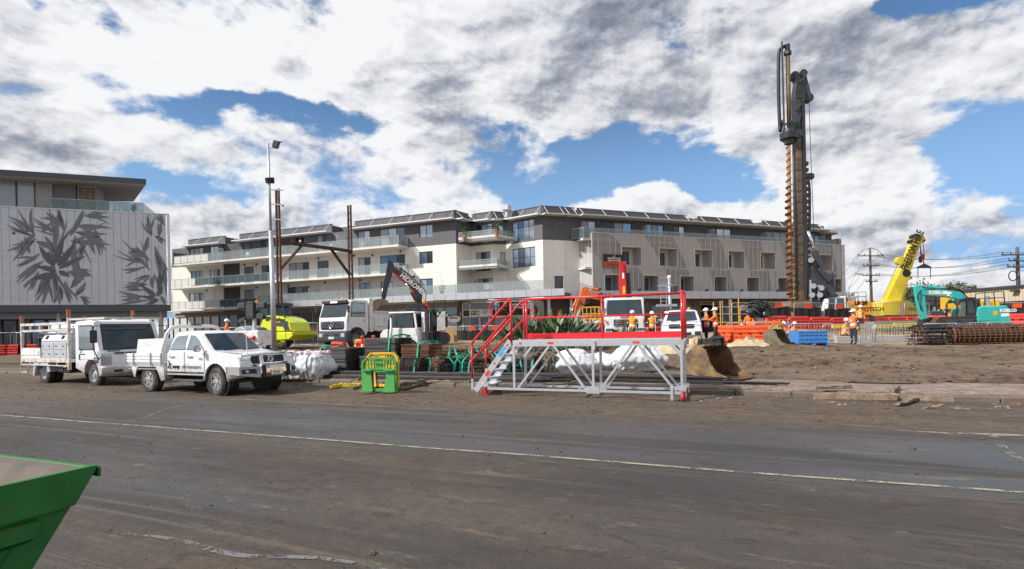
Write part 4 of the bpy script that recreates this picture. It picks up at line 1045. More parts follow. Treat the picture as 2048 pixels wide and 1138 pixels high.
# the leaf print: flat cut shapes, two tones of grey, a few millimetres proud of the panels
LG,LD=mat('mural_leaf_grey',(.17,.18,.19),.6,var=.06,scale=.5),mat('mural_leaf_dark',(.10,.105,.11),.6,var=.06,scale=.5)
def leaf(px0,py0,px1,py1,w,material,k,bend=0.0):
    u0,z0=MF.pix(px0,py0);u1,z1=MF.pix(px1,py1);a,c=Vector((u0,z0+mz)),Vector((u1,z1+mz));d=c-a;n=Vector((-d.y,d.x)).normalized();L_=d.length
    ww=w/27.0;pts=[]
    prof=[(0,.12),(.12,.6),(.3,1.0),(.5,.92),(.7,.66),(.88,.3),(1,0)]
    for t,q in prof:pts.append(a+d*t+n*(ww*q*.5+bend*L_*t*(1-t)))
    for t,q in reversed(prof[:-1]):pts.append(a+d*t+n*(-ww*q*.5*(.9 if t>.5 else 1.1)+bend*L_*t*(1-t)))
    v=.016+.0015*k
    cl=[(min(max(p.x,ML),-.08),min(max(p.y,MZ0+.02),MZ1-.02))for p in pts]
    b=MF.B();b.poly([(p[0],v,p[1])for p in cl]);b.obj('mural_leaf',material,mur)
lv=[
    (110,505,120,410,34),(120,470,62,432,13),(128,460,118,412,16),(140,470,170,408,44),(150,450,226,455,22),(150,462,216,466,18),(140,480,224,488,20),
    (170,430,222,432,14),(180,412,225,418,9),(190,455,202,513,15),(175,470,190,508,12),(150,470,150,560,50),(70,470,35,414,9),(62,462,30,440,9),(66,470,12,446,11),(30,462,24,466,10),
    (70,465,28,500,17),(72,475,24,522,17),(80,505,38,532,14),(88,520,30,556,13),(78,540,54,582,13),(95,545,72,592,14),(72,480,110,500,24),(90,470,130,520,30),
    (105,520,110,606,42),(100,560,86,606,16),(120,570,118,608,20),(130,560,142,607,26),(140,575,176,545,16),(150,590,172,562,18),(160,590,182,606,12),(150,530,182,552,14),(130,545,176,536,14),
    (170,480,160,520,26),(60,505,48,470,14),(118,440,78,434,9),(95,455,84,458,10),
    (300,470,292,428,10),(304,470,300,440,9),(318,470,322,442,14),(330,450,312,427,8),(290,500,296,470,26),(310,490,320,560,44),(300,540,242,476,13),(286,500,256,500,12),(288,520,250,516,12),(292,530,248,545,10),
    (300,548,266,558,9),(296,566,244,574,11),(290,578,246,580,9),(300,590,236,590,9),(300,598,232,608,8),(300,520,270,488,14),(318,572,320,534,13),(306,575,300,550,12),(322,590,332,606,14),(312,600,290,606,18),(310,470,332,480,16),(325,520,332,590,20)]
dk=[(108,530,78,488,15),(110,528,84,505,12),(112,525,122,482,13),(116,530,150,482,15),(118,535,172,510,11),(112,540,70,530,13),(108,545,62,556,15),(106,540,86,578,11),(118,540,140,552,13),(114,520,138,508,16),(116,515,130,470,10),(104,530,96,500,12),
      (312,590,280,566,12),(314,590,326,570,12),(310,592,284,592,10),(316,596,300,606,12),(318,585,321,536,9)]
rl=random.Random(8)
for i,q in enumerate(lv):
    x0,y0,x1,y1,w=q;leaf(x0,y0,x1,y1,min(w,18)*.62,LG,i%17,.10*(-1)**i)
    for k in range(3):
        a=rl.uniform(-.6,.6);f=rl.uniform(.0,.45);dx,dy=(x1-x0)*.75,(y1-y0)*.75;bx,by=x0+dx*f,y0+dy*f
        leaf(bx,by,bx+dx*math.cos(a)-dy*math.sin(a),by+dx*math.sin(a)+dy*math.cos(a),rl.uniform(4,7.5),LG,(i+5*k)%17,.12*(-1)**k)
for i,q in enumerate(dk):leaf(*q,LD,20+i%9,.10*(-1)**i)
# band, dark ground floor with posts and glass
b=MF.B();b.prism([(ML,.02),(.15,.02),(-6.5,-14),(ML,-14)],4.25+mz,MZ0-.02,'z');b.obj('fascia_band',DKB,mur)
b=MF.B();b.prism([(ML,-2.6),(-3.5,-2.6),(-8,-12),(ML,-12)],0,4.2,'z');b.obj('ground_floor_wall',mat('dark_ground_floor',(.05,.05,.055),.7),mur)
for i,px in enumerate((2,30,58,92,118,152,180,210,250,290)):
    u=MF.u(px,-2.5,650);b=MF.B();b.b2(u-.12,u+.12,-2.6,-2.35,0,4.2);b.obj('pier',GRW if i%3 else DKB,mur)
    if i%2==0:b=MF.B();b.b2(u+.2,u+2.6,-2.58,-2.55,.3,3.4);b.obj('pane',GL['blue' if i%4 else 'dark'],mur)
for px in(118,322):
    u=MF.u(px,-.6,640);b=MF.B();b.cyl((u,-.6,0),(u,-.6,4.2),.22,n=12);b.obj('column','concrete',mur)
# penthouse, terrace and roof
pv=-2.2
b=MF.B();b.b2(ML,MF.u(150,pv,380),-13,pv-.2,MZ1,MZ1+4.0);b.obj('penthouse_wall',GRW,mur)
PW=mat('warm_grey_render',(.42,.39,.37),.85,var=.06)
b=MF.B();b.b2(MF.u(70,pv,380),MF.u(104,pv,380),pv-1.6,pv,MZ1,MZ1+3.6);b.obj('pier',PW,mur)
for(a,c)in((-60,-28),(-27,33),(34,70)):window(MF,mur,MF.u(a,pv,380),MF.u(c,pv,380),MZ1+.35,MZ1+3.6,1,v=pv,kinds=('blind',),rec=-.1)
window(MF,mur,MF.u(107,pv-1.8,380),MF.u(153,pv-1.8,380),MZ1+.1,MZ1+3.0,2,v=pv-1.8,kinds=('dark','blue'),rec=-1.4)
u0=MF.u(154,pv,380);b=MF.B();b.b2(u0,u0+1.5,-5,pv-.1,MZ1,MZ1+3.4);b.obj('penthouse_wall',PW,mur)
for i in range(3):
    for j in range(9):
        b=MF.B();b.b2(u0+.1+i*.5,u0+.52+i*.5,pv-.1,pv-.05,MZ1+.15+j*.3,MZ1+.39+j*.3);b.obj('screen_tile',mat('brown_screen_tile',(.22,.13,.08),.8),mur)
def rp(px,py,v):u,z=MF.pix(px,py,v);return u,z+mz
tu,tz=rp(292,356,-.2);lu,lz=rp(0,336,-.2)
b=MF.B();b.prism([(ML,-.2),(tu,-.2),(tu-3.2,-9),(ML,-13)],tz-.55,tz,'z');b.obj('roof',DKB,mur)
b=MF.B();b.prism([(ML,-.25),(tu-.05,-.25),(tu-3.2,-8.9),(ML,-12.9)],tz-.60,tz-.555,'z');b.obj('roof_soffit',PW,mur)
tg0,tg1=MF.u(98,-.5,400),MF.u(287,-.5,400)
n=7
for i in range(n):
    b=MF.B();b.b2(tg0+(tg1-tg0)*i/n+.01,tg0+(tg1-tg0)*(i+1)/n-.01,-.52,-.50,MZ1+.05,MZ1+1.15);b.obj('glass_panel',CLEARG,mur)
b=MF.B();b.b2(tg0,tg1,-.54,-.48,MZ1+1.15,MZ1+1.19);b.obj('handrail','galv',mur)
b=MF.B();b.b2(tg1-.02,tg1,-7,-.5,MZ1+.05,MZ1+1.15);b.obj('glass_panel',CLEARG,mur)
def wire_chair(px,v,label,low=False):
    u=MF.u(px,v,410);p=Vector(MF.P(u,v,MZ1))+Vector(MBASE);t=thing('wire_chair',p,.6+px,label,'chair')
    b=B();s=.3
    b.tube([(s*math.cos(a*.524),s*math.sin(a*.524),.45)for a in range(12)],.02,5,True);b.obj('seat','whitedirty',t)
    b=B();h=.55 if low else .95
    b.tube([(-s,0,.45),(-s,.25,h+.1),(0,.32,h+.3),(s,.25,h+.1),(s,0,.45)],.02,5)
    for k in(-.15,0,.15):b.cyl((k,.2,.45),(k,.3,h+.25),.01,n=4)
    b.obj('backrest','whitedirty',t)
    for a in range(4):b=B();b.cyl((.2*math.cos(a*1.57+.8),.2*math.sin(a*1.57+.8),.45),(.3*math.cos(a*1.57+.8),.3*math.sin(a*1.57+.8),0),.02,n=5);b.obj('leg','whitedirty',t)
wire_chair(232,-1.2,'tall wire chair on the roof terrace above the leaf mural');wire_chair(252,-1.2,'low wire lounge chair on the roof terrace above the leaf mural',True)
u=MF.u(118,-1.5,400);p=Vector(MF.P(u,-1.5,MZ1))+Vector(MBASE);t=thing('barbecue',p,.3,'covered barbecue on the roof terrace by the glass door','barbecue')
b=B();b.box((0,0,.45),(.9,.6,.8),bev=.08);b.obj('cabinet','darkgrey',t);b=B();b.prism([(-.6,.86),(.6,.86),(.5,1.1),(.25,1.3),(-.25,1.3),(-.5,1.1)],-.3,.3,'y');b.obj('hood','black',t)
u=MF.u(268,-1.0,405);p=Vector(MF.P(u,-1.0,MZ1))+Vector(MBASE);t=thing('potted_plant',p,0,'small plant in a black pot at the end of the roof terrace','plant')
b=B();b.lathe([(.14,0),(.2,.35),(.17,.35)],n=10);b.obj('pot','black',t);b=B();r=random.Random(4)
for i in range(50):
    d=Vector((r.uniform(-1,1),r.uniform(-1,1),r.uniform(.2,1.4))).normalized();base=Vector((0,0,.35+r.random()*.5));s=d.orthogonal().normalized()*.05;b.poly([base,base+d*.2+s,base+d*.4,base+d*.2-s])
b.obj('foliage',LEAFB,t)
# ================================================================= WHEELS AND SHARED VEHICLE PARTS
def wheel(parent,x,y,r,w,side,style='steel',nuts=True,n=28,rim=None,steer=0.0):
    """tyre (part) with rim and nuts as sub-parts; side is +1/-1 for the outer face along y"""
    b=B();hw=w/2
    b.lathe([(r*.60,-hw*.92),(r*.88,-hw),(r*.97,-hw*.82),(r,-hw*.5),(r,hw*.5),(r*.97,hw*.82),(r*.88,hw),(r*.60,hw*.92)],(0,0,0),(0,side,0),n,cap=False)
    for i in range(n):
        a=2*math.pi*i/n
        for k in(-.55,0,.55):
            aa=a+(.5 if k else 0)*2*math.pi/n
            b.box((math.cos(aa)*r*1.003,k*hw,math.sin(aa)*r*1.003),(.03,hw*.42,r*.13),ry=-aa)
    t=b.obj('tyre','tyre',parent,40);t.location=(x,y,r);t.rotation_euler=(0,0,steer)
    rr=r*.62;b=B();f=hw*.92*side
    if style=='alloy':
        b.lathe([(rr,-hw*.8),(rr,hw*.9),(rr*.93,hw*.92),(rr*.90,hw*.6),(rr*.88,-hw*.2),(.01,-hw*.2)],(0,0,0),(0,side,0),26,cap=False)
        o=b.obj('rim',mat('rim_dark',(.05,.05,.055),.5,.5),t,40)
        b=B()
        for i in range(6):
            for d in(-.16,.16):
                a=2*math.pi*i/6;p0=Vector((math.cos(a+d*.7)*rr*.25,f*.78,math.sin(a+d*.7)*rr*.25));p1=Vector((math.cos(a+d)*rr*.95,f*.86,math.sin(a+d)*rr*.95));b.bar(p0,p1,.028,.032,(0,1,0))
        b.lathe([(rr*.30,-.02),(rr*.30,.03),(rr*.1,.045)],(0,f*.74,0),(0,side,0),14);b.lathe([(rr*1.0,-.012),(rr*1.0,.012),(rr*.93,.012),(rr*.93,-.012)],(0,f*.92,0),(0,side,0),26);b.obj('spokes',mat('alloy_face',(.60,.61,.63),.3,.8),t,40)
    else:
        b.lathe([(rr,-hw*.8),(rr,hw*.9),(rr*.93,hw*.95),(rr*.86,hw*.35),(rr*.62,hw*(.55 if style=='steel' else-.5)),(rr*.34,hw*(.7 if style=='steel' else-.6)),(rr*.30,hw*(.95 if style=='steel' else-.3)),(.01,hw*(.95 if style=='steel' else-.3))],(0,0,0),(0,side,0),22,cap=False)
        b.obj('rim',rim or mat('steel_rim',(.40,.41,.42),.5,.4,dirt=(.2,.15,.1),damt=.25),t,40)
        b=B()
        for i in range(6):
            a=2*math.pi*i/6+.4;b.lathe([(rr*.10,0),(rr*.10,.004)],(math.cos(a)*rr*.74,f*.50,math.sin(a)*rr*.74),(0,side,0),8)
        if style=='steel':b.obj('rim_slots','black',t)
    if nuts:
        b=B()
        for i in range(6):
            a=2*math.pi*i/6+.2;b.cyl((math.cos(a)*rr*.27,f*.80,math.sin(a)*rr*.27),(math.cos(a)*rr*.27,f*1.0,math.sin(a)*rr*.27),.017,n=6)
        b.obj('wheel_nut_markers',mat('yellow_nut_marker',(.8,.62,.02),.5),t)
    return t
def arch(x0,z0,r,n=9):return[(x0+r*math.cos(math.pi*(1-i/n)),z0+r*math.sin(math.pi*i/n))for i in range(n+1)]
def shell(b,poly,w,inset=.05,edge=.09,cx=None,cz=None):
    """side outline lofted across the width with softened edges"""
    cx=cx if cx is not None else sum(p[0]for p in poly)/len(poly);cz=cz if cz is not None else sum(p[1]for p in poly)/len(poly)
    mxx=max(abs(p[0]-cx)for p in poly);mzz=max(abs(p[1]-cz)for p in poly)
    def ring(y,q):return[(cx+(p[0]-cx)*(1-q/mxx),y,cz+(p[1]-cz)*(1-q/mzz))for p in poly]
    b.loft([ring(-w,inset),ring(-w+edge*.35,inset*.3),ring(-w+edge,0),ring(w-edge,0),ring(w-edge*.35,inset*.3),ring(w,inset)])
    return b
def ribbon_loop(b,c,r,n=20,axis=(1,0,0),th=.01):
    d=Vector(axis).normalized();a=d.orthogonal().normalized();e=d.cross(a);c=Vector(c)
    b.tube([c+(a*math.cos(2*math.pi*i/n)*r[0]+e*math.sin(2*math.pi*i/n)*r[1])for i in range(n)],th,5,True)
# ================================================================= UTE (white dual-cab with tray)
def pickup(loc,rz,label,tray=True,stripe=False,canopy=False):
    t=thing('utility_vehicle',loc,rz,label,'ute','white utes')
    W=.90;wr=.39;xf,xr=1.54,-1.54
    low=[(-.66,.52),(.95,.52),(1.02,.50)]+arch(xf,wr+.02,.50)+[(2.12,.46),(2.40,.50),(2.52,.62),(2.55,.86),(2.50,1.0),(2.36,1.10),(1.75,1.17),(1.32,1.22),(-.62,1.22),(-.66,1.1)]
    b=B();shell(b,low,W,.045,.10,.9,.8);body=b.obj('body','bodywhite',t,35)
    def ys(z):return .885-(z-1.2)*.30
    def xfront(z):return 1.30-(z-1.2)*1.28
    rings=[]
    for z,x0,x1,y,c in((1.20,-.64,1.32,.872,.06),(1.45,-.62,.98,.81,.10),(1.68,-.59,.69,.735,.14),(1.765,-.54,.50,.67,.16),(1.80,-.40,.30,.52,.18)):
        rings.append([(x0+c,-y,z),(x1-c,-y,z),(x1,-y+c*1.2,z+.0),(x1+.03,0,z),(x1,y-c*1.2,z),(x1-c,y,z),(x0+c,y,z),(x0,y-c,z),(x0,-y+c,z)])
    b=B();b.loft(rings);b.obj('cabin','white',t,30)
    for s in(-1,1):
        def sidep(pts,off=.010):return[(x,s*(ys(z)-.012+off),z)for x,z in pts]
        for nm,pts in(('rear_door_window',[(-.50,1.27),(-.50,1.40),(-.42,1.58),(-.30,1.655),(.14,1.67),(.14,1.27)]),('front_door_window',[(.24,1.27),(.24,1.67),(.46,1.66),(.70,1.52),(.98,1.27)])):
            f=[(x+(-.025 if x<(pts[0][0]+.3)else .025),z+(-.02 if z<1.3 else .022))for x,z in pts]
            b=B();b.poly(sidep(f,.006));b.obj('window_seal','black',t)
            b=B();b.poly(sidep(pts,.012));b.obj(nm,'sideglass',t)
        for(x0,x1)in((-.62,.17),(.20,1.04)):
            b=B();b.box(((x0+x1)/2,s*(W-.008),.90),(x1-x0,.025,.56),bev=.012);d=b.obj('door','bodywhite',t,30)
            b=B();hx=x0+.14 if x0<0 else x0+.14;b.tube([(hx,s*(W+.012),1.07),(hx+.03,s*(W+.04),1.075),(hx+.19,s*(W+.04),1.075),(hx+.22,s*(W+.012),1.07)],.016,6);b.obj('handle','chrome',d,True)
        for gx in(-.63,.185,1.052):b=B();b.box((gx,s*(W-.002),.90),(.014,.012,.60));b.obj('shut_line','black',t)
        b=B();b.bar((1.10,s*.80,1.215),(2.30,s*.66,1.135),.014,.014);b.obj('bonnet_gap','black',t)
        b=B();b.tube([(p[0],s*(W+.005),p[1])for p in arch(xf,wr+.02,.50)],.028,6);b.obj('wheel_arch_trim','white',t,True)
        b=B();b.lathe([(.49,-.3),(.49,0)],(xf,s*(W-.04),wr+.02),(0,s,0),24);b.obj('wheel_well','black',t)
        b=B();b.tube([(.96,s*(W-.05),1.24),(1.02,s*(W+.06),1.27)],.02,5);b.box((.98,s*(W+.16),1.30),(.13,.22,.17),bev=.045);m1=b.obj('mirror','chrome',t,40)
        b=B();b.box((.35,s*(W-.02),.40),(1.35,.16,.05),bev=.02);b.bar((-.1,s*.7,.45),(-.1,s*.84,.40),.05);b.bar((.8,s*.7,.45),(.8,s*.84,.40),.05);b.obj('side_step','darkgrey',t)
        b=B();b.prism([(2.12,.93),(2.44,.95),(2.52,.99),(2.44,1.06),(2.18,1.11),(2.05,1.09)],s*.60,s*(W-.012),'y');b.obj('headlight','headlight',t)
        b=B();b.box((2.56,s*.70,.66),(.06,.30,.13),bev=.03);b.cyl((2.58,s*.74,.66),(2.605,s*.74,.66),.045,n=12);b.obj('fog_light','black',t)
        wheel(t,xf,s*.775,wr,.27,s,'alloy',steer=-.10);wheel(t,xr,s*.775,wr,.27,s,'alloy')
    b=B();b.poly([(xfront(1.25)+.035,-.74,1.25),(xfront(1.25)+.065,0,1.25),(xfront(1.25)+.035,.74,1.25),(xfront(1.72)+.03,.62,1.71),(xfront(1.72)+.05,0,1.72),(xfront(1.72)+.03,-.62,1.71)]);b.obj('windscreen','carglass',t)
    b=B();b.bar((xfront(1.26)+.10,-.5,1.235),(xfront(1.26)+.06,.05,1.26),.02);b.bar((xfront(1.26)+.10,.1,1.235),(xfront(1.26)+.06,.62,1.26),.02);b.obj('wiper','black',t)
    b=B();b.box((2.515,0,.96),(.08,1.16,.24),bev=.03);g=b.obj('grille','black',t)
    for k in range(4):b=B();b.box((2.56,0,.88+k*.052),(.012,1.08,.012));b.obj('grille_bar','darkgrey',g)
    b=B();ribbon_loop(b,(2.575,0,.96),(.105,.072),20,(1,0,0),.011);ribbon_loop(b,(2.575,0,.972),(.055,.058),16,(1,0,0),.009);ribbon_loop(b,(2.575,0,.982),(.034,.094),16,(1,0,0),.008);b.obj('badge','chrome',t,True)
    if stripe is False:
        # steel bull bar: lower channel, hoops, uprights with rubber, plate and fog pods
        b=B();b.prism([(2.60,.47),(2.78,.50),(2.82,.62),(2.80,.80),(2.74,.84),(2.60,.84)],-.50,.50,'y');b.obj('bull_bar','chrome',t)
        for s in(-1,1):
            b=B();b.loft([[(2.60,s*.50,.47),(2.78,s*.50,.50),(2.80,s*.50,.80),(2.60,s*.50,.84)],[(2.30,s*.90,.55),(2.50,s*.92,.57),(2.50,s*.92,.80),(2.30,s*.90,.82)],[(2.02,s*.965,.60),(2.10,s*.975,.60),(2.10,s*.975,.80),(2.02,s*.965,.80)]]);b.obj('bull_bar_wing','chrome',t)
            b=B();b.loft([[(2.66,s*.58,.61),(2.74,s*.575,.61),(2.74,s*.575,.74),(2.66,s*.58,.74)],[(2.48,s*.87,.62),(2.56,s*.88,.62),(2.56,s*.88,.73),(2.48,s*.87,.73)]]);b.obj('fog_pod','black',t)
            b=B();b.cyl((2.60,s*.77,.675),(2.665,s*.79,.675),.035,n=10);b.obj('fog_lamp','headlight',t)
            b=B();b.prism([(2.72,.46),(2.85,.50),(2.86,.80),(2.78,.84),(2.70,.80)],s*.36,s*.44,'y');b.obj('rubber_buffer','black',t)
            b=B();b.prism([(2.70,.82),(2.78,.82),(2.72,1.15),(2.64,1.15)],s*.37,s*.43,'y');b.obj('upright','alu',t)
            b=B();b.tube([(2.70,s*.40,1.12),(2.64,s*.62,1.12),(2.50,s*.84,1.09),(2.44,s*.87,1.0),(2.46,s*.86,.82)],.03,8);b.obj('hoop','chrome',t,True)
        b=B();b.tube([(2.68,-.42,1.13),(2.72,0,1.14),(2.68,.42,1.13)],.036,8);b.tube([(2.75,-.42,.87),(2.77,0,.87),(2.75,.42,.87)],.03,8);b.obj('top_tube','chrome',t,True)
        b=B();b.box((2.835,0,.78),(.02,.52,.08));b.obj('light_bar','signwhite',t)
        b=B();b.box((2.84,.0,.62),(.015,.37,.13));pl=b.obj('number_plate','signwhite',t)
        text('1PJ 4EJ',.095,mat('plate_blue',(.03,.05,.28),.5),t,(2.852,-.155,.585),(0,1,0),(0,0,1),sx=.85,depth=.002)
        b=B();b.cyl((2.45,-.62,1.05),(2.40,-.64,2.05),.012,.006,n=6);b.obj('aerial','signwhite',t)
        b=B();b.cyl((2.45,.66,1.05),(2.42,.68,2.25),.010,.005,n=6);b.obj('aerial','black',t)
    else:
        b=B();shell(b,[(2.3,.42),(2.56,.44),(2.66,.56),(2.66,.78),(2.58,.84),(2.3,.84)],.92,.05,.14);b.obj('bumper','white',t,30)
        b=B();b.box((2.66,0,.62),(.03,.9,.12),bev=.02);b.obj('lower_grille','black',t);b=B();b.box((2.58,0,.99),(.02,1.2,.03));b.box((2.58,0,.86),(.02,1.1,.03));b.obj('chrome_surround','chrome',t)
        for s in(-1,1):b=B();b.prism([(2.60,.52),(2.68,.55),(2.66,.72),(2.60,.76)],s*.60,s*.86,'y');b.obj('fog_recess','black',t)
    b=B();b.box((.3,.2,1.82),(.12,.05,.03));b.cyl((.3,.2,1.82),(.05,.2,2.0),.006,n=5);b.obj('roof_aerial','black',t)
    # chassis under the tray
    b=B();b.b2(-2.55,2.3,-.45,.45,.42,.62);b.b2(-2.2,2.2,-.7,.7,.36,.44);b.obj('chassis','black',t)
    if tray:
        tz=.86
        b=B();b.b2(-2.62,-.74,-.93,.93,tz-.10,tz);b.obj('tray_floor','tray',t)
        for s in(-1,1):
            b=B();b.b2(-2.60,-.76,s*.93-.02,s*.93+.02,tz,tz+.30)
            for k in range(3):b.b2(-2.60,-.76,s*.955-.012,s*.955+.012,tz+.04+k*.09,tz+.10+k*.09)
            b.obj('dropside','white',t)
            for x in(-2.56,-2.15,-1.30,-.80):b=B();b.box((x,s*.975,tz+.12),(.05,.03,.40),bev=.008);b.obj('dropside_latch','galv',t)
            b=B();b.bar((-2.5,s*.92,tz-.16),(-.85,s*.92,tz-.16),.03);b.obj('tie_rail','galv',t)
            b=B();b.loft([[(-2.10,s*.66,.76),(-2.10,s*.94,.76),(-2.05,s*.94,.62),(-2.05,s*.66,.62)],[(-2.14,s*.66,.50),(-2.14,s*.94,.50),(-2.09,s*.94,.48),(-2.09,s*.66,.48)]]);b.obj('mud_flap','black',t)
            b=B();b.prism([(-1.08,.76),(-.72,.76),(-.66,.40),(-.84,.36)],s*.70,s*.95,'y');b.obj('mudguard','bodywhite',t)
            b=B();b.prism([(-2.30,.76),(-2.02,.76),(-2.12,.45),(-2.18,.45)],s*.70,s*.95,'y');b.obj('mudguard','bodywhite',t)
        b=B();b.b2(-2.64,-2.60,-.93,.93,tz,tz+.30);b.obj('tailgate','white',t)
        for s in(-1,1):
            b=B();b.prism([(-2.12,tz+.30),(-2.02,tz+.72),(-.80,tz+.74),(-.80,tz+.30)],s*.42,s*.90,'y');b.obj('tool_box','white',t)
        b=B();b.tube([(-.90,-.88,tz),(-.80,-.90,tz+.45),(-.70,-.84,1.74),(-.68,-.72,1.90),(-.68,-.5,1.94),(-.68,.5,1.94),(-.68,.72,1.90),(-.70,.84,1.74),(-.80,.90,tz+.45),(-.90,.88,tz)],.055,10);b.obj('sports_bar','white',t,True)
        b=B();b.box((-.68,0,1.995),(.25,.30,.03),bev=.01);b.cyl((-.68,0,1.95),(-.68,0,2.0),.03);b.obj('beacon','darkgrey',t)
        y=-(W+.010)
        # sign writing along both near-side doors
        text('carey',.150,'signblack',t,(-.36,y-.006,.74),(1,0,0),(0,0,1),bold=.006,depth=.002);text('civil contractors',.150,mat('grey_lettering',(.06,.06,.065),.5),t,(.06,y-.006,.74),(1,0,0),(0,0,1),sx=.86,depth=.002)
        b=B();b.tube([(-.40,y-.004,.86),(-.45,y-.004,.87),(-.47,y-.004,.83),(-.42,y-.004,.80),(-.47,y-.004,.76),(-.45,y-.004,.71),(-.40,y-.004,.72)],.011,5);b.obj('emblem','signblack',t)
        b=B();b.box((.2,y-.004,.625),(1.64,.006,.035));b.obj('stripe','signblack',t)
        text('www.careycivil.com.au',.05,mat('web_lettering',(.25,.2,.6),.5),t,(.36,y-.010,.61),(1,0,0),(0,0,1),depth=.002)
        b=B();b.tube([(-.64,y,.98),(-.52,y,.94),(-.50,y,.84),(-.56,y,.74),(-.64,y,.78)],.018,5);b.obj('graphic','darkgrey',t)
        b=B();b.box((.90,y-.004,1.03),(.16,.008,.018));b.box((.90,y-.004,.995),(.14,.008,.018));b.obj('side_badge','chrome',t)
    if canopy:
        b=B();shell(b,[(-.70,.75),(-.66,1.78),(-2.5,1.74),(-2.62,1.2),(-2.62,.75),(-1.05,.75)]+arch(xr,wr+.05,.48)[::-1]+[(-2.0,.75)],.88,.04,.1,-1.6,1.2)if False else b.prism([(-.70,.72),(-.70,1.22),(-2.6,1.22),(-2.62,.72),(-2.05,.72)]+arch(xr,wr+.05,.48)+[(-1.05,.72)],-.88,.88,'y');b.obj('tub','white',t)
        b=B();b.prism([(-.68,1.23),(-.66,1.76),(-2.4,1.72),(-2.6,1.23)],-.78,.78,'y');b.obj('canopy','white',t)
        for s in(-1,1):
            b=B();b.prism([(-.85,1.32),(-.85,1.64),(-2.25,1.62),(-2.40,1.32)],s*.775,s*.79,'y');b.obj('canopy_window','carglass',t)
            b=B();b.b2(-.5,2.0,s*(W+.012),s*(W+.018),1.08,1.13);b.obj('stripe',mat('blue_red_stripe',(.03,.05,.35),.5),t)
        b=B();b.box((-.1,0,1.86),(.10,1.1,.03));b.box((-.9,0,1.88),(1.5,1.3,.03));b.obj('roof_rack','darkgrey',t)
        b=B();b.box((-1.5,-1.12,1.90),(1.55,.72,.04),rx=-.22);b.obj('raised_canopy_door','darkgrey',t)
        b=B();b.lathe([(.07,0),(.07,.09),(.03,.12)],(.1,.35,1.80),n=10);b.obj('beacon','amber',t)
    return t
pickup((-9.05,16.46,.0),R(-26.5),'white dual cab ute with chrome bull bar and carey lettering along its doors')
# ================================================================= CAB-OVER TRUCKS
def cab_over(t,xb,xf,W,z0,z1,belt,rake=.16,material='white',wx=None,wr=.4,det=2,visor=False):
    """cab shell with sloping screen, doors, windows, mirrors, lamps and grille; xf is the front plane"""
    zs=belt
    side=[(xb,z0+.3),(xb,z1-.08),(xb+.08,z1),(xf-rake-.28,z1),(xf-rake-.06,z1-.07),(xf-.03,zs),(xf,zs-.25),(xf,z0+.30),(xf-.03,z0+.25)]
    side+=[(p[0],p[1])for p in reversed(arch(wx,wr+.06,wr*1.32))]if wx is not None else[(xb,z0+.25)]
    b=B();shell(b,side,W,.05,.10);b.obj('cab',material,t,30)
    xs=lambda z:xf-.03-(z-zs)/max(.01,(z1-.07-zs))*(rake+.03)if z>zs else xf
    b=B();zz0,zz1=zs+.06,z1-.20;b.loft([[(xs(zz0)+.012,-W+.13,zz0),(xs(zz0)+.012,W-.13,zz0)],[(xs(zz1)+.012,-W+.20,zz1),(xs(zz1)+.012,W-.20,zz1)]],False,False)
    b.obj('windscreen','carglass',t)
    b=B();f=[(xs(zz0-.05)+.008,-W+.10,zz0-.05),(xs(zz0-.05)+.008,W-.10,zz0-.05),(xs(zz1+.05)+.008,W-.17,zz1+.05),(xs(zz1+.05)+.008,-W+.17,zz1+.05)];b.poly(f);b.obj('windscreen_seal','black',t)
    for s in(-1,1):
        y=s*(W+.004);x1=xs((zz0+zz1)/2)-.22
        b=B();b.poly([(xb+.30,y+s*.006,zs+.02),(x1+.08,y+s*.006,zs+.02),(x1-.04,y+s*.006,zz1+.02),(xb+.30,y+s*.006,zz1+.02)]);b.obj('window_seal','black',t)
        b=B();b.poly([(xb+.34,y+s*.011,zs+.05),(x1+.03,y+s*.011,zs+.05),(x1-.07,y+s*.011,zz1-.02),(xb+.34,y+s*.011,zz1-.02)]);b.obj('door_window','sideglass',t)
        b=B();b.b2(xb+.26,xf-.36,s*(W-.02),s*(W+.012),max(z0+.35,(wr*2.35+.02)if wx else z0+.35),zs-.02,bev=.008);d=b.obj('door',material,t)
        b=B();b.box((xb+.36,s*(W+.02),zs-.22),(.04,.03,.2),bev=.01);b.obj('handle','black',d)
        b=B();b.tube([(xf-.16,s*(W-.02),zz1-.02),(xf+.0,s*(W+.18),zz1-.02),(xf+.0,s*(W+.20),zs+.05),(xf-.1,s*(W+.01),zs-.30)],.018,6);mo=b.obj('mirror_arm','black',t)
        b=B();b.box((xf+.0,s*(W+.19),(zs+zz1)/2+.05),(.07,.21,.42),bev=.03);b.obj('mirror','black',t)
    b=B();
    for k in(-.5,.1):b.bar((xs(zz0)+.03,k*W,zz0-.03),(xs(zz0)+.03,k*W+.5*W,zz0+.03),.02)
    b.obj('wiper','black',t)
    return xs
RUSTW=mat('rusted_white_steel',(.60,.58,.54),.6,var=.15,dirt=(.30,.14,.06),damt=.38,dscale=5)
TL=(-15.27,20.22,0);t=thing('tray_truck',TL,R(-29),'small white cab over tray truck with rusty ladder racks and a black tank','truck')
xs=cab_over(t,.70,2.42,.98,.30,2.26,1.22,.36,'bodywhite',1.80,.38)
b=B();shell(b,[(2.30,.34),(2.50,.36),(2.56,.46),(2.56,.66),(2.46,.72),(2.30,.72)],1.0,.04,.12);bu=b.obj('bumper','bodywhite',t,30)
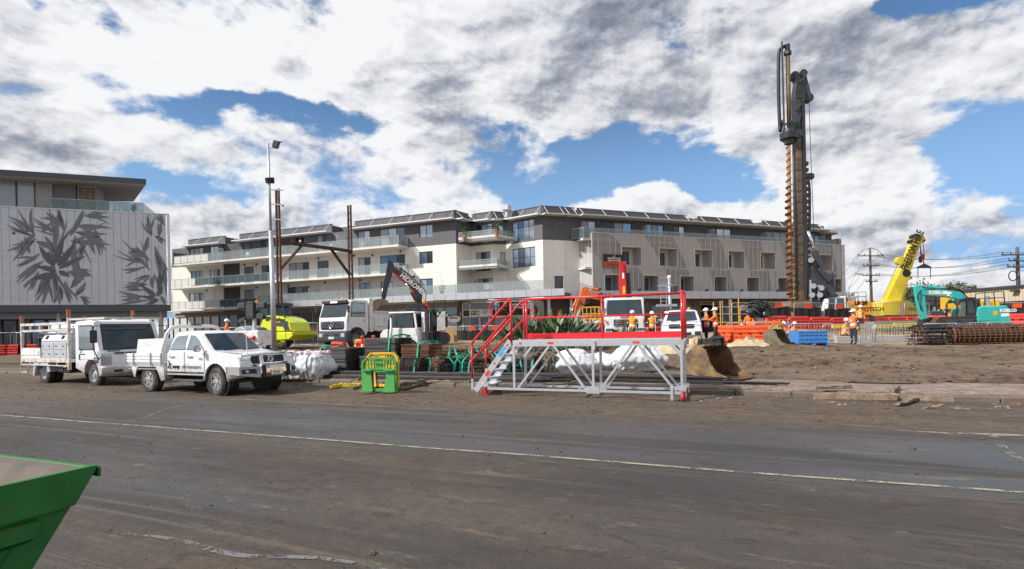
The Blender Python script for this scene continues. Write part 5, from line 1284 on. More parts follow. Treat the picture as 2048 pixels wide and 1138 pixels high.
for s in(-1,1):
    b=B();b.prism([(2.20,.74),(2.44,.74),(2.46,1.16),(2.22,1.22)],s*.66,s*.985,'y');b.obj('headlight','headlight',t)
    b=B();b.box((2.57,s*.52,.53),(.02,.26,.08));b.obj('bumper_slot','black',bu)
    b=B();b.box((2.18,s*.99,.86),(.2,.03,.09));b.obj('side_lamp','darkgrey',t)
    wheel(t,1.80,s*.80,.38,.23,s,'steel');wheel(t,-1.75,s*.84,.39,.22,s,'dish',False);wheel(t,-1.75,s*.58,.39,.22,s,'dish',False)
b=B();b.box((2.43,.0,1.12),(.03,1.1,.05));b.obj('grille_line','black',t)
text('ISUZU',.14,'darkgrey',t,(2.445,-.78,1.18),(0,1,0),(0,0,1),depth=.003,bold=.004)
text('NPR 275',.09,'darkgrey',t,(2.02,-1.0,.93),(1,0,0),(0,0,1),depth=.003)
text('carey\ncivil\ncontractors',.07,'darkgrey',t,(1.10,-1.0,1.22),(1,0,0),(0,0,1),depth=.003)
b=B();b.box((1.5,.1,2.29),(.36,.5,.05),bev=.02);b.obj('roof_vent','whitedirty',t);b=B();b.cyl((1.0,-.6,2.25),(.98,-.6,2.75),.008,n=5);b.obj('aerial','black',t)
b=B();b.b2(-3.0,2.2,-.42,.42,.52,.74);b.b2(.5,.7,-.8,.8,.5,1.2);b.obj('chassis','black',t)
b=B();b.b2(-.6,.2,-.95,-.5,.42,.74,bev=.04);b.b2(-.55,-.2,-.97,-.94,.46,.7);b.obj('battery_box','black',t)
b=B();b.box((-.06,-.975,.66),(.22,.01,.10));b.obj('warning_label','yellow',t)
tz=.93
b=B();b.b2(-3.3,.50,-1.05,1.05,tz-.12,tz);b.obj('tray_floor','tray',t)
for s in(-1,1):
    b=B();b.b2(-3.3,.50,s*1.05-.02,s*1.05+.03,tz-.13,tz+.02)
    b.bar((-3.3,s*1.06,tz-.24),(.45,s*1.06,tz-.24),.035)
    for k in range(6):b.bar((-3.2+k*.7,s*1.06,tz-.24),(-3.2+k*.7,s*1.06,tz-.12),.03)
    b.obj('side_rail',RUSTW,t)
    b=B();b.b2(-3.28,-1.72,s*1.03,s*1.06,tz+.02,tz+.38);b.box((-2.5,s*1.07,tz+.2),(1.4,.02,.16));b.obj('dropside','whitedirty',t)
    b=B();b.tube([(-3.28,s*1.06,tz-.2),(-3.28,s*1.06,.40),(-2.75,s*1.06,.40),(-2.62,s*1.06,tz-.2)],.028,6);b.obj('step_hoop',RUSTW,t)
    b=B();b.prism([(-2.30,.80),(-1.20,.80),(-1.0,.46),(-1.22,.44),(-1.30,.70),(-2.15,.70),(-2.28,.28),(-2.40,.28)],s*.70,s*1.04,'y');b.obj('mudguard','tray',t)
    # rack posts and rails
    for x,h in((-3.24,2.50),(.42,2.62)):
        b=B();b.bar((x,s*1.03,tz-.2 if x<0 else .55),(x,s*1.03,h-.22),.085);b.obj('rack_post',RUSTW,t)
        b=B();b.cyl((x,s*1.03,h-.24),(x,s*1.03,h+.03),.065,n=10);b.obj('post_cap',mat('rusty_cap',(.34,.13,.05),.8,var=.4,scale=9),t)
    b=B();b.bar((-3.2,s*1.03,2.18),(.38,s*1.03,2.18),.09);b.bar((-3.2,s*1.03,1.95),(.38,s*1.03,1.95),.065)
    for k in range(4):b.bar((-2.5+k*.75,s*1.03,1.97),(-2.5+k*.75,s*1.03,2.15),.06)
    b.obj('rack_rail',RUSTW,t)
for x in(-3.24,.42):b=B();b.bar((x,-1.03,2.18),(x,1.03,2.18),.08);b.obj('rack_crossbar',RUSTW,t)
b=B();b.bar((.42,-1.02,2.30),(2.5,-.85,2.30),.07);b.bar((.42,1.02,2.30),(2.5,.85,2.30),.07);b.bar((2.5,-.85,2.30),(2.5,.85,2.30),.07);b.obj('roof_rack',RUSTW,t)
for k in range(7):b=B();b.bar((.44,-.9+k*.3,1.1),(.44,-.9+k*.3,2.1),.02);b.obj('headboard_bar','galv',t)
for k in range(5):b=B();b.bar((.45,-.95,1.25+k*.2),(.45,.95,1.25+k*.2),.02);b.obj('headboard_bar','galv',t)
for s in(-1,1):
    b=B();b.b2(-1.66,.28,s*.42,s*1.03,tz+.02,tz+.62);bx=b.obj('tool_box','tray',t)
    for i in range(2):
        for j in range(2):
            b=B();b.box((-1.17+i*.96,s*1.04,tz+.17+j*.28),(.92,.02,.26),bev=.006);dr=b.obj('drawer','tray',bx)
    for i in range(4):
        for j in range(2):b=B();b.box((-1.53+i*.52+(.0 if i%2 else 0),s*1.055,tz+.17+j*.28),(.11,.025,.06),bev=.01);b.obj('latch','chrome',bx)
    b=B();b.prism([(s*.42,tz+1.22),(s*.70,tz+1.22),(s*1.04,tz+.64),(s*.42,tz+.64)],-1.66,.28,'x');ld=b.obj('tool_box_lid','tray',t)
    for x in(-1.3,-.1):b=B();b.box((x,s*.995,tz+.76),(.08,.05,.14),rx=s*.5,bev=.01);b.obj('lid_latch','black',ld)
b=B();pa,pb=Vector((-.62,-.815,tz+1.035)),Vector((-.62,-.93,tz+.84));
n_=Vector((0,-.862,.506));b.poly([Vector((-.78,-.775,tz+1.10))+n_*.006,Vector((-.46,-.775,tz+1.10))+n_*.006,Vector((-.46,-.965,tz+.775))+n_*.006,Vector((-.78,-.965,tz+.775))+n_*.006]);b.obj('number_label','signwhite',t)
text('E\n17',.15,'darkgrey',t,Vector((-.70,-.82,tz+1.02))+n_*.012,(1,0,0),(0,.506,.862),depth=.002)
tk=thing('water_tank',Vector(TL)+Matrix.Rotation(R(-29),3,'Z')@Vector((-2.35,0,tz)),R(-29),'black moulded plastic tank on the tray of the small white truck','tank')
b=B();b.loft([[(x,y,z)for x,y in((-.6,-.7),(.6,-.7),(.66,-.6),(.66,.6),(.6,.7),(-.6,.7),(-.66,.6),(-.66,-.6))]for z in(0,.75)]+[[(x*.8,y*.8,.98)for x,y in((-.6,-.7),(.6,-.7),(.66,-.6),(.66,.6),(.6,.7),(-.6,.7),(-.66,.6),(-.66,-.6))]]);b.obj('tank_body','black',tk,30)
for k in(-.35,0,.35):b=B();b.box((k,-.71,.4),(.12,.06,.7),bev=.03);b.obj('tank_rib','black',tk)
b=B();b.lathe([(.2,.96),(.2,1.06),(.17,1.08)],n=14);b.obj('tank_cap','black',tk);b=B();b.tube([(-.5,-.5,.9),(-.45,-.2,1.1),(-.5,.1,.95)],.04,6);b.obj('strap',mat('rusty_strap',(.35,.22,.12),.8),tk)
# ================================================================= SKIP BIN (lower left corner)
rimz=1.0;c0=onz(190,933,rimz);cf=onz(0,909,rimz);cn=onz(0,970,rimz)
le=(cf-c0).normalized();ln_=(cn-c0).normalized();ln_=(ln_-le*ln_.dot(le)).normalized()
bs=thing('skip_bin',(c0.x,c0.y,0),0,'green steel skip bin with sloping end and worn timber coloured lining','skip bin')
nrm=Vector((-ln_.y,ln_.x,0));low=onplane(65,1138,c0,nrm);lowl=low-Vector((c0.x,c0.y,0));zb=.06
kx=(low-c0).dot(ln_)/(rimz-low.z)
LEN,WID=2.6,1.55
def bp(a,w,z):v=ln_*a+le*w;return(v.x,v.y,z)
lean=kx*(rimz-zb)
b=B();th=.018
for(w0,w1)in((0.0,th),(WID-th,WID)):
    b.loft([[bp(0,w0,rimz),bp(LEN,w0,rimz),bp(LEN-lean,w0,zb),bp(lean,w0,zb)],[bp(0,w1,rimz),bp(LEN,w1,rimz),bp(LEN-lean,w1,zb),bp(lean,w1,zb)]])
b.loft([[bp(lean,th,zb),bp(LEN-lean,th,zb),bp(LEN-lean,WID-th,zb),bp(lean,WID-th,zb)],[bp(lean,th,zb+.05),bp(LEN-lean,th,zb+.05),bp(LEN-lean,WID-th,zb+.05),bp(lean,WID-th,zb+.05)]])
for sgn in(0,1):
    e0,e1=((0,lean),(LEN,LEN-lean))[sgn];k=1 if sgn==0 else-1;k*=.3
    b.loft([[bp(e0,th,rimz),bp(e0,WID-th,rimz),bp(e1,WID-th,zb),bp(e1,th,zb)],[bp(e0+k*.05,th,rimz),bp(e0+k*.05,WID-th,rimz),bp(e1+k*.05,WID-th,zb),bp(e1+k*.05,th,zb)]])
b.obj('shell','bingreen',bs)
b=B();b.loft([[bp(.018,th+.004,rimz-.003),bp(.018,WID-th-.004,rimz-.003),bp(lean+.03,WID-th-.004,zb+.06),bp(lean+.03,th+.004,zb+.06)],[bp(.10,th+.01,rimz-.01),bp(.10,WID-th-.01,rimz-.01),bp(lean+.1,WID-th-.01,zb+.06),bp(lean+.1,th+.01,zb+.06)]]);b.obj('lining',mat('scuffed_lining',(.115,.09,.076),.85,var=.3,scale=4,streak=True,dirt=(.14,.10,.08),damt=.3,dscale=5),bs)
b=B();b.loft([[bp(.02,WID-th-.03,rimz-.012),bp(LEN-.1,WID-th-.03,rimz-.012),bp(LEN-lean,WID-th-.03,zb+.06),bp(lean,WID-th-.03,zb+.06)],[bp(.02,WID-th-.004,rimz-.012),bp(LEN-.1,WID-th-.004,rimz-.012),bp(LEN-lean,WID-th-.004,zb+.06),bp(lean,WID-th-.004,zb+.06)]]);b.obj('lining',MATS['scuffed_lining'],bs)
b=B();b.loft([[bp(-.0,-.03,rimz+.012),bp(LEN,-.03,rimz+.012),bp(LEN,-.03,rimz-.17),bp(kx*.17,-.03,rimz-.17)],[bp(-.0,0.0,rimz+.012),bp(LEN,0,rimz+.012),bp(LEN,0,rimz-.17),bp(kx*.17,0,rimz-.17)]]);b.obj('rim_band','bingreen',bs)
b=B();b.loft([[bp(0,-.03,rimz),bp(0,WID,rimz),bp(-.0,WID,rimz-.05),bp(0,-.03,rimz-.05)],[bp(-.012,-.03,rimz),bp(-.012,WID,rimz),bp(-.012,WID,rimz-.05),bp(-.012,-.03,rimz-.05)]]);b.obj('end_rim','bingreen',bs)
b=B();b.loft([[bp(kx*.30+.07,0,rimz-.19),bp(kx*.30+.07,-.05,rimz-.21),bp(kx*.30+.10,-.05,rimz-.27),bp(kx*.30+.11,0,rimz-.30)],[bp(LEN,0,rimz-.19),bp(LEN,-.05,rimz-.21),bp(LEN,-.05,rimz-.27),bp(LEN,0,rimz-.30)]]);b.obj('side_rail','bingreen',bs)
b=B();b.loft([[bp(.13+lean*.22,-.004,rimz-.24),bp(.20+lean*.22,-.004,rimz-.24),bp(.20+lean*.22,.0,rimz-.24)],[bp(lean+.05,-.012,zb),bp(lean+.12,-.012,zb),bp(lean+.12,0,zb)]]);b.obj('corner_seam','bingreen',bs)
# ================================================================= SIDE-ON HELPER
class Side:
    """a machine's own frame: x forward, y left, z up; q() turns a picture point into (x, z) on its centre plane"""
    def __init__(s,loc,rz):
        s.loc=Vector(loc);s.rz=rz;s.x=Vector((math.cos(rz),math.sin(rz),0));s.y=Vector((-math.sin(rz),math.cos(rz),0))
    def q(s,px,py,y=0.0):
        p=onplane(px,py,s.loc+s.y*y,s.y)-s.loc;return(p.dot(s.x),p.z)
    def Q(s,pts,y=0.0):return[s.q(a,b,y)for a,b in pts]
    def p3(s,px,py,y=0.0):x,z=s.q(px,py,y);return Vector((x,y,z))
    def thing(s,name,label,cat,group=None):return thing(name,s.loc,s.rz,label,cat,group)
    def near(s):return 1.0 if s.y.y<0 else-1.0
def plate(parent,name,poly,y0,y1,material,smooth_=False):
    b=B();b.prism(poly,y0,y1,'y');return b.obj(name,material,parent,smooth_)
# ================================================================= MOBILE STAIR PLATFORM
pr=onz(1367.5,803.7,0);plf=onz(971,791.7,0);d=pr-plf
S=Side((plf.x,plf.y,0),math.atan2(d.y,d.x));LN=d.length;WD=.78
t=S.thing('mobile_platform','aluminium mobile work platform with bright red handrails, stairs and castors','platform')
DZ=1.385;xl=S.q(1026,680)[0];xr_=S.q(1372,676)[0]
for i in range(6):
    b=B();b.b2(xl,xr_,.02+i*(WD-.04)/6+.004,.02+(i+1)*(WD-.04)/6-.004,DZ-.035,DZ);b.obj('deck_plank',mat('ribbed_deck',(.62,.63,.64),.5,.5,bump=.4,bscale=90),t)
for y in(0,WD):
    b=B();b.b2(xl,xr_,y-.02,y+.02,DZ-.15,DZ-.001);b.obj('deck_beam','alu',t)
    zb_=.19;x0c,x1c=S.q(975,770)[0],S.q(1362,777)[0]
    b=B();b.bar((x0c,y,zb_),(x1c,y,zb_),.05,.055);b.obj('bottom_chord','alu',t)
    for px in(1028,1186,1363):
        x=S.q(px,720)[0];b=B();b.bar((x,y,zb_),(x,y,DZ-.15),.055,.05,(0,1,0));b.obj('post','alu',t)
    for(a,c)in(((1098,684),(1036,768)),((1108,684),(1172,768)),((1263,684),(1200,768)),((1277,684),(1353,774)),((1342,684),(1361,703)),((1064,684),(1048,706))):
        p,q=S.q(*a)[0],S.q(*c)[0];lo_=zb_+.02 if c[1]>730 else DZ-.15-(c[1]-684)/85
        b=B();b.bar((p,y,DZ-.15),(q,y,lo_),.05,.045,(0,1,0));b.obj('brace','alu',t)
    xa,xb_=S.q(1173,768)[0],S.q(1199,768)[0];b=B();b.b2(xa,xb_,y-.03,y+.03,zb_-.06,zb_+.10);b.obj('gusset','alu',t)
    for px in(1186,1363):
        x=S.q(px,680)[0];b=B();b.bar((x+.03,y-.04,DZ-.24),(x+.03,y-.04,DZ-.03),.05);b.obj('socket','alu',t)
for x in(x0c+.1,(x0c+x1c)/2,x1c-.05):
    b=B();b.bar((x,0,.19),(x,WD,.19),.05);b.obj('cross_member','alu',t)
for x in(xl+.05,xr_-.05):
    b=B();b.bar((x,0,DZ-.10),(x,WD,DZ-.10),.05);b.obj('cross_member','alu',t)
CR=mat('red_castor_tyre',(.50,.012,.015),.5)
for i,(x,y)in enumerate(((0,0),(0,WD),(LN,0),(LN,WD))):
    b=B();a=.25 if i<2 else 1.35
    ax=Vector((math.sin(a)*-1,math.cos(a),0));b.lathe([(.06,-.025),(.098,-.025),(.104,-.012),(.104,.012),(.098,.025),(.06,.025)],(x,y,.104),ax,20);c=b.obj('castor',CR,t,40)
    b=B();b.lathe([(.075,-.02),(.075,.02)],(x,y,.104),ax,16);b.cyl(Vector((x,y,.104))-ax*.045,Vector((x,y,.104))+ax*.045,.016,n=8);b.obj('castor_hub','galv',c)
    b=B();
    for s in(-1,1):b.bar(Vector((x,y,.10))+ax*.04*s,Vector((x,y,.24))+ax*.04*s,.008,.05,ax)
    b.box((x,y,.24),(.12,.12,.015));b.cyl((x,y,.24),(x,y,.29),.035,n=10);b.obj('castor_fork','galv',c)
for y in(0,WD):b=B();b.b2(-.12+LN-.08,LN+.06,y-.04,y+.04,.255,.33);b.b2(-.07,.10,y-.05,y+.05,.25,.31);b.obj('castor_bracket','alu',t)
b=B();x=S.q(1344,780)[0];b.b2(x-.03,x+.03,-.06,-.01,.03,.32);b.obj('outrigger','alu',t)
# stairs
sx0,sz0=S.q(951,768);sx1,sz1=S.q(1021,681);sz0,sz1=.12,DZ-.02
for y in(.0,WD):
    b=B();dx,dz=sx1-sx0,sz1-sz0;L_=math.hypot(dx,dz);nx,nz=-dz/L_*.075,dx/L_*.075
    b.prism([(sx0-nx,sz0-nz),(sx1-nx,sz1-nz),(sx1+nx,sz1+nz),(sx0+nx,sz0+nz)],y-.02,y+.02,'y');b.obj('stringer','alu',t)
for i in range(6):
    f=(i+.6)/6.4;x,z=sx0+dx*f,sz0+dz*f;b=B();b.box((x+.05,WD/2,z),(.24,WD-.05,.035));b.box((x-.06,WD/2,z-.03),(.02,WD-.05,.06));b.obj('tread','alu',t)
text('MP4',.17,mat('blue_marker',(.05,.35,.75),.6),t,(sx0+dx*.70+.02,-.024,sz0+dz*.70-.03),(dx,0,dz),(-dz,0,dx),depth=.002,bold=.006)
for f,w,h in((.36,.17,.09),(.56,.05,.05),(.92,.06,.05)):
    b=B();b.box((sx0+dx*f,-.022,sz0+dz*f),(w,.006,h),ry=-math.atan2(dz,dx));b.obj('sticker','redplastic',t)
for px in(1041,1101,1272):
    x=S.q(px,680)[0];b=B();b.box((x,-.023,DZ-.075),(.15 if px>1050 else .06,.005,.05));b.obj('sticker','redplastic',t)
RT=.030
def rail(name,pts,y,r=RT):
    b=B();b.tube([(x,y,z)for x,z in pts],r,8);return b.obj(name,'redpaint',t,True)
def Zs(px,py,y):return S.q(px,py,y)
for y,pst,top in((.0,944,1022),(WD,972,1048)):
    xa=Zs(pst,720,y)[0];xt=Zs(top,640,y)[0];za=Zs(pst,684,y)[1];ztop=DZ+1.04;zmid=DZ+.58;zl=Zs(pst,722 if y==0 else 716,y)[1]
    rail('stair_post',[(xa,.42 if y==0 else .62),(xa,za-.06)],y);rail('stair_handrail',[(xa,za-.07),(xa+.03,za),(xt-.03,ztop-.03),(xt,ztop-.02)],y);rail('stair_midrail',[(xa,zl),(xt,zmid-.06)],y);rail('landing_post',[(xt,DZ-.1),(xt,ztop)],y,.027)
    b=B();b.bar((xa,y,.14),(xa,y,.43 if y==0 else .63),.05);b.obj('post_socket','alu',t)
xt=Zs(1022,640,0)[0];zt=DZ+1.0;zm=DZ+.57
lp=[(xt,zt),(xt-.36,zt)]+[(xt-.36-.21*math.sin(R(a)),(zt+zm)/2+(zt-zm)/2*math.cos(R(a)))for a in range(20,171,25)]+[(xt-.36,zm),(xt,zm)]
rail('gate_loop',lp,.0,.022)
y=WD;xg=Zs(1053,640,y)[0];xe=LN+.0
for px in(1053,1204):x=Zs(px,640,y)[0];rail('guard_post',[(x,DZ-.05),(x,DZ+1.03)],y,.027)
for(x,yy)in((xe,0),(xe,WD),(xe,WD*.6)):rail('guard_post',[(x,DZ-.1),(x,DZ+1.06)],yy,.03)
rail('guard_rail',[(xg,DZ+1.03),(xe,DZ+1.03)],y);rail('mid_rail',[(xg,DZ+.55),(xe,DZ+.55)],y,.021)
b=B();b.b2(xg,xe,y-.012,y+.012,DZ+.01,DZ+.15);b.obj('kick_board','redpaint',t)
for z in(DZ+1.03,DZ+.55):b=B();b.tube([(xe,0,z),(xe,WD,z)],.022,8);b.obj('end_rail','redpaint',t,True)
b=B();b.b2(xe-.012,xe+.012,0,WD,DZ+.01,DZ+.15);b.obj('kick_board','redpaint',t)
# ================================================================= PALLET FORK FRAMES
def fork_frame(px,py,z,rz,material,label,h=.96,w=1.02,forks=True,sc=1.0):
    p=onz(px,py,z);t=thing('pallet_fork_frame',p,rz,label,'fork attachment');hw=w/2
    def pr_(name,x0,x1,z0,z1,y0=-.04,y1=.04,m=material):b=B();b.b2(x0,x1,y0,y1,z0,z1,bev=.008);return b.obj(name,m,t)
    for s in(-1,1):
        b=B();b.prism([(s*hw,.05),(s*hw,h*.86),(s*(hw-.14),h),(s*(hw-.20),h),(s*(hw-.05),h*.84),(s*(hw-.07),.05)],-.05,.05,'y');b.obj('side_frame',material,t)
        b=B();b.loft([[(s*.16,-.10,.08),(s*(hw-.03),-.10,.08),(s*(hw-.06),-.05,.60),(s*.24,-.05,.60)],[(s*.16,-.06,.08),(s*(hw-.03),-.06,.08),(s*(hw-.06),.0,.60),(s*.24,.0,.60)]]);b.obj('mount_plate',material,t)
        b=B();b.box((s*.34,-.13,.07),(.38,.10,.025));b.obj('mount_lip',material,t);b=B();b.box((s*.32,-.09,.62),(.26,.09,.03));b.obj('mount_lip',material,t)
        for k in range(4):
            b=B();b.b2(s*(.15+k*.085)-.013,s*(.15+k*.085)+.013,-.02,.02,h*.66,h*.93);b.obj('guard_bar',material,t)
    pr_('top_rail',-hw+.16,hw-.16,h-.06,h);pr_('guard_rail',-hw+.05,hw-.05,h*.61,h*.67);pr_('cross_rail',-hw+.05,hw-.05,.56,.66);pr_('bottom_rail',-hw+.05,hw-.05,.05,.13);pr_('name_plate',-.11,.11,h*.66,h*.94,-.012,.012);pr_('guard_mid_bar',-hw+.08,hw-.08,h*.78,h*.81,-.015,.015)
    if forks:
        for s in(-1,1):
            b=B();b.prism([(.06,.02),(1.35,.02),(1.35,.03),(.14,.07),(.14,.60),(.06,.60)],s*.30-.05,s*.30+.05,'x');b.obj('fork_tine','black',t)
    return t
g=fork_frame(760,787,0.02,R(-15),'green','green painted pallet fork frame with black tines standing on the mud')
b=B();b.box((.44,-.055,.70),(.03,.01,.14));b.obj('warning_label','yellow',g)
text('Himac',.10,mat('dark_green_lettering',(.02,.08,.03),.6),g,(-.10,-.018,.74),(1,0,0),(0,0,1),depth=.002)
fork_frame(766,777,.02,R(-16),'yellow','yellow pallet fork frame standing behind the green one',h=1.04)
# ================================================================= DIGGING BUCKETS
def bucket(loc,rz,w,r,material,label,tint=None,teeth=False,ears=True,tilt=0.0,top=None):
    t=thing('digger_bucket',loc,rz,label,'bucket','buckets lying on the dirt');t.rotation_euler=(0,tilt,rz)
    # profile in (x, z): mouth towards +x, curved back at -x
    back=[(.62*r,.0),(.10*r,.0),(-.35*r,.05*r),(-.70*r,.25*r),(-.88*r,.58*r),(-.80*r,.92*r),(-.50*r,1.18*r),(-.20*r,1.24*r)]
    n=len(back);th=.03;b=B()
    for i in range(n-1):
        (x0,z0),(x1,z1)=back[i],back[i+1];b.loft([[(x0,-w/2,z0),(x0,w/2,z0),(x0+th*.6,w/2,z0+th),(x0+th*.6,-w/2,z0+th)],[(x1,-w/2,z1),(x1,w/2,z1),(x1+th,w/2,z1+th*.2),(x1+th,-w/2,z1+th*.2)]],True)
    b.obj('back_plate',material,t)
    for s in(-1,1):
        pts=back+[(.0*r,1.10*r),(.16*r,.62*r),(.42*r,.26*r),(.95*r,.03)]
        b=B();b.prism(pts,s*w/2-.018,s*w/2+.018,'y');b.obj('side_plate',material,t)
        if s:
            b=B();b.tube([(.0*r,s*w/2,1.10*r),(.16*r,s*w/2,.62*r),(.42*r,s*w/2,.26*r),(.95*r,s*w/2,.03)],.03,6);b.obj('side_cutter',material,t)
    b=B();b.loft([[(.60*r,-w/2,0),(.60*r,w/2,0),(.60*r,w/2,.045),(.60*r,-w/2,.045)],[(1.0*r,-w/2,.0),(1.0*r,w/2,.0),(1.0*r,w/2,.012),(1.0*r,-w/2,.012)]]);b.obj('cutting_edge','rust',t)
    b=B();b.box((-.30*r,0,1.22*r),(.50*r,w*.98,.09*r),ry=-.1,bev=.02);b.obj('top_beam',material,t)
    if ears:
        for s in(-1,1):
            b=B();b.prism([(-.70*r,1.10*r),(-.62*r,1.42*r),(-.46*r,1.52*r),(-.34*r,1.40*r),(-.20*r,1.40*r),(-.02*r,1.60*r),(.12*r,1.50*r),(.10*r,1.26*r),(-.1*r,1.18*r)],s*w*.17-.03,s*w*.17+.03,'y');b.obj('pin_ear',top or 'blacksteel',t)
        for x,z in((-.50*r,1.42*r),(.02*r,1.50*r)):b=B();b.cyl((x,-w*.23,z),(x,w*.23,z),.07*r,n=12);b.obj('pin',top or 'blacksteel',t)
    if teeth:
        for k in range(5):b=B();b.prism([(.92*r,.0),(1.22*r,.02),(.92*r,.06)],-w/2+(k+.1)*w/5,-w/2+(k+.6)*w/5,'y');b.obj('tooth',material,t)
    return t
BKT=mat('ochre_worn_steel',(.26,.155,.07),.7,.15,var=.45,scale=3,dirt=(.065,.05,.042),damt=.5,dscale=2.2,bump=.3,bscale=30)
BK2=mat('olive_worn_steel',(.17,.145,.085),.75,.1,var=.35,scale=3,dirt=(.09,.07,.05),damt=.45,dscale=2.5,bump=.3,bscale=30)
p=at(1436,752,15.0);bucket((p.x,p.y,gz(p.x,p.y)+.05),R(-50),1.25,.72,BKT,'large rust brown digging bucket beside the red railed platform')
p=at(1560,697,25.5);bucket((p.x,p.y,gz(p.x,p.y)+.02),R(-42),1.35,.62,BK2,'olive grey mud bucket leaning in front of the blue crate',top=mat('ochre_steel',(.36,.25,.09),.7,var=.3))
# ================================================================= REBAR: long bars along the footpath
rb=random.Random(23)
def bar_mesh(L_,r=.018):b=B();b.cyl((-L_/2,0,0),(L_/2,0,0),r,n=6);return b.mesh('reinforcing_bar')
MB=[bar_mesh(L_)for L_ in(5.8,8.0,10.5)]
for me in MB:me.materials.append(m_('rebar'))
def bar_pile(u0,u1,t0,z0,n,label,rows=3,me=None,jit=.6,skew=0.0):
    x,y=xy((u0+u1)/2,t0);t=thing('rebar_bundle',(x,y,z0),RZ+skew,label,'steel bars','bundles of straight bars on the footpath')
    k=0;per=math.ceil(n/rows)
    for r_ in range(rows):
        for i in range(per-r_):
            if k>=n:break
            k+=1;o=link('reinforcing_bar',me or rb.choice(MB[1:]),None,t);o.location=(rb.uniform(-jit,jit),(i-(per-r_)/2)*.042+rb.uniform(-.01,.01),.02+r_*.040+rb.uniform(0,.008));o.rotation_euler=(0,rb.uniform(-.002,.002),rb.uniform(-.012,.012))
bar_pile(-1.2,7.6,.55,.16,34,'pile of dark straight reinforcing bars lying nearest the kerb behind the green fork frame',3)
bar_pile(-.6,9.5,1.15,.17,44,'taller pile of dark straight reinforcing bars between the kerb pile and the bent steel heaps',4)
bar_pile(-1.0,8.4,.85,.17,60,'widest pile of straight bars in the middle of the footpath',5)
bar_pile(4.5,11.5,1.75,.19,44,'pile of straight reinforcing bars running under the red railed platform',3)
bar_pile(6.5,12.6,1.1,.17,16,'few long reinforcing bars ending beside the rust brown bucket',2,jit=.25)
for i in range(5):
    x,y=xy(.4+i*2.3,.9);b=B();b.box((0,0,.03),(.1,1.6,.08));o=b.obj('timber_bearer','wood',label='short timber bearer lying under the straight steel bars',cat='timber',group='bearers under the bars');o.location=(x,y,.14);o.rotation_euler=(0,0,RZ)
PINK=mat('pink_marker_spray',(.62,.03,.25),.7)
# ================================================================= REBAR: stacks of bent hoops with green slings
def hoop_mesh(w,d_,r=.012):
    b=B();c=.06;b.tube([(-w/2+c,-d_/2,0),(w/2-c,-d_/2,0),(w/2,-d_/2+c,0),(w/2,d_/2-c,0),(w/2-c,d_/2,0),(-w/2+c,d_/2,0),(-w/2,d_/2-c,0),(-w/2,-d_/2+c,0)],r,5,True);return b.mesh('hoop')
def sling(parent,pts,w=.07):
    """flat webbing strap following points"""
    b=B();k=len(pts);vs=[]
    for i,p in enumerate(pts):
        a,c=Vector(pts[max(0,i-1)]),Vector(pts[min(k-1,i+1)]);d_=(c-a).normalized();s=d_.cross(Vector((.2,.9,.3))).normalized()*w/2+Vector((0,.0,0));vs+=[Vector(p)-s,Vector(p)+s]
    b._add(vs,[(2*i,2*i+1,2*i+3,2*i+2)for i in range(k-1)]);return b.obj('sling','teal_sling',parent)
def px_pos(px,Y):p=at(px,700,Y);return Vector((p.x,p.y,gz(p.x,p.y)))
def hoop_stack(px,Y,w,d_,n,label,dz=.024,rz=0.0,sl=True,material=None):
    p=px_pos(px,Y);t=thing('hoop_stack',p,RZ+rz,label,'steel bars','stacks of bent reinforcing hoops');me=hoop_mesh(w,d_);me.materials.append(m_(material or 'rebar'))
    for i in range(n):
        o=link('hoop',me,None,t);o.location=(rb.uniform(-.02,.02),rb.uniform(-.02,.02),.05+i*dz);o.rotation_euler=(rb.uniform(-.008,.008),rb.uniform(-.008,.008),rb.uniform(-.015,.015))
        if w>.5:o2=link('hoop',me,None,t);o2.location=(o.location.x+.03,.12,o.location.z+.012);o2.rotation_euler=o.rotation_euler;o2.scale=(.97,.9,1)
    H=.05+n*dz
    if sl:
        x=-w*.42 if sl is True else sl*w;sling(t,[(x,-d_/2-.05,.05),(x-.04,-d_/2-.06,H*.5),(x+.02,-d_/2-.04,H),(x+.12,-d_*.3,H+.08),(x+.35,-.1,H+.12),(x+.6,.05,H+.06),(x+.62,-d_*.3,H+.02)]);sling(t,[(x+.1,-d_/2,H+.03),(x+.3,-d_/2-.03,H+.1),(x+.5,-d_/2,H+.05)])
    return t
hoop_stack(683,19.5,1.25,.9,38,'neat stack of rectangular hoops beside the white bulk bags with a looped green sling')
hoop_stack(752,19.3,.95,.8,26,'stack of small hoops directly right of the neat hoop stack',rz=.1,sl=.2)
hoop_stack(775,21.0,1.6,.9,46,'wide hoop stack behind the green fork frame and before the barriers',rz=-.05,sl=.3,dz=.026)
hoop_stack(842,20.5,1.2,.9,40,'rusty brown hoop stack in front of the white forklift',rz=.12,sl=.1,material='rustbar')
def hoop_roll(px,Y,L_,r,n,label,rz,tilt=0.0,material='rebar',z=0.0):
    """hoops standing on edge in a row, strapped together"""
    p=px_pos(px,Y);t=thing('hoop_roll',p+Vector((0,0,z)),rz,label,'steel bars','rolls of round hoops');b=B();b.tube([(0,r*math.cos(a*.35),r*math.sin(a*.35))for a in range(18)],.012,5,True);me=b.mesh('hoop');me.materials.append(m_(material))
    for i in range(n):
        o=link('hoop',me,None,t);o.location=(-L_/2+L_*i/(n-1),rb.uniform(-.015,.015),r+.02);o.rotation_euler=(rb.random()*6,tilt+rb.uniform(-.05,.05),rb.uniform(-.05,.05))
    for x in(-L_*.25,L_*.3):sling(t,[(x,-r*1.02,.1),(x+.03,-r*1.05,r),(x,-r*.75,r*1.75),(x+.04,0,2.08*r),(x,r*.7,1.8*r)])
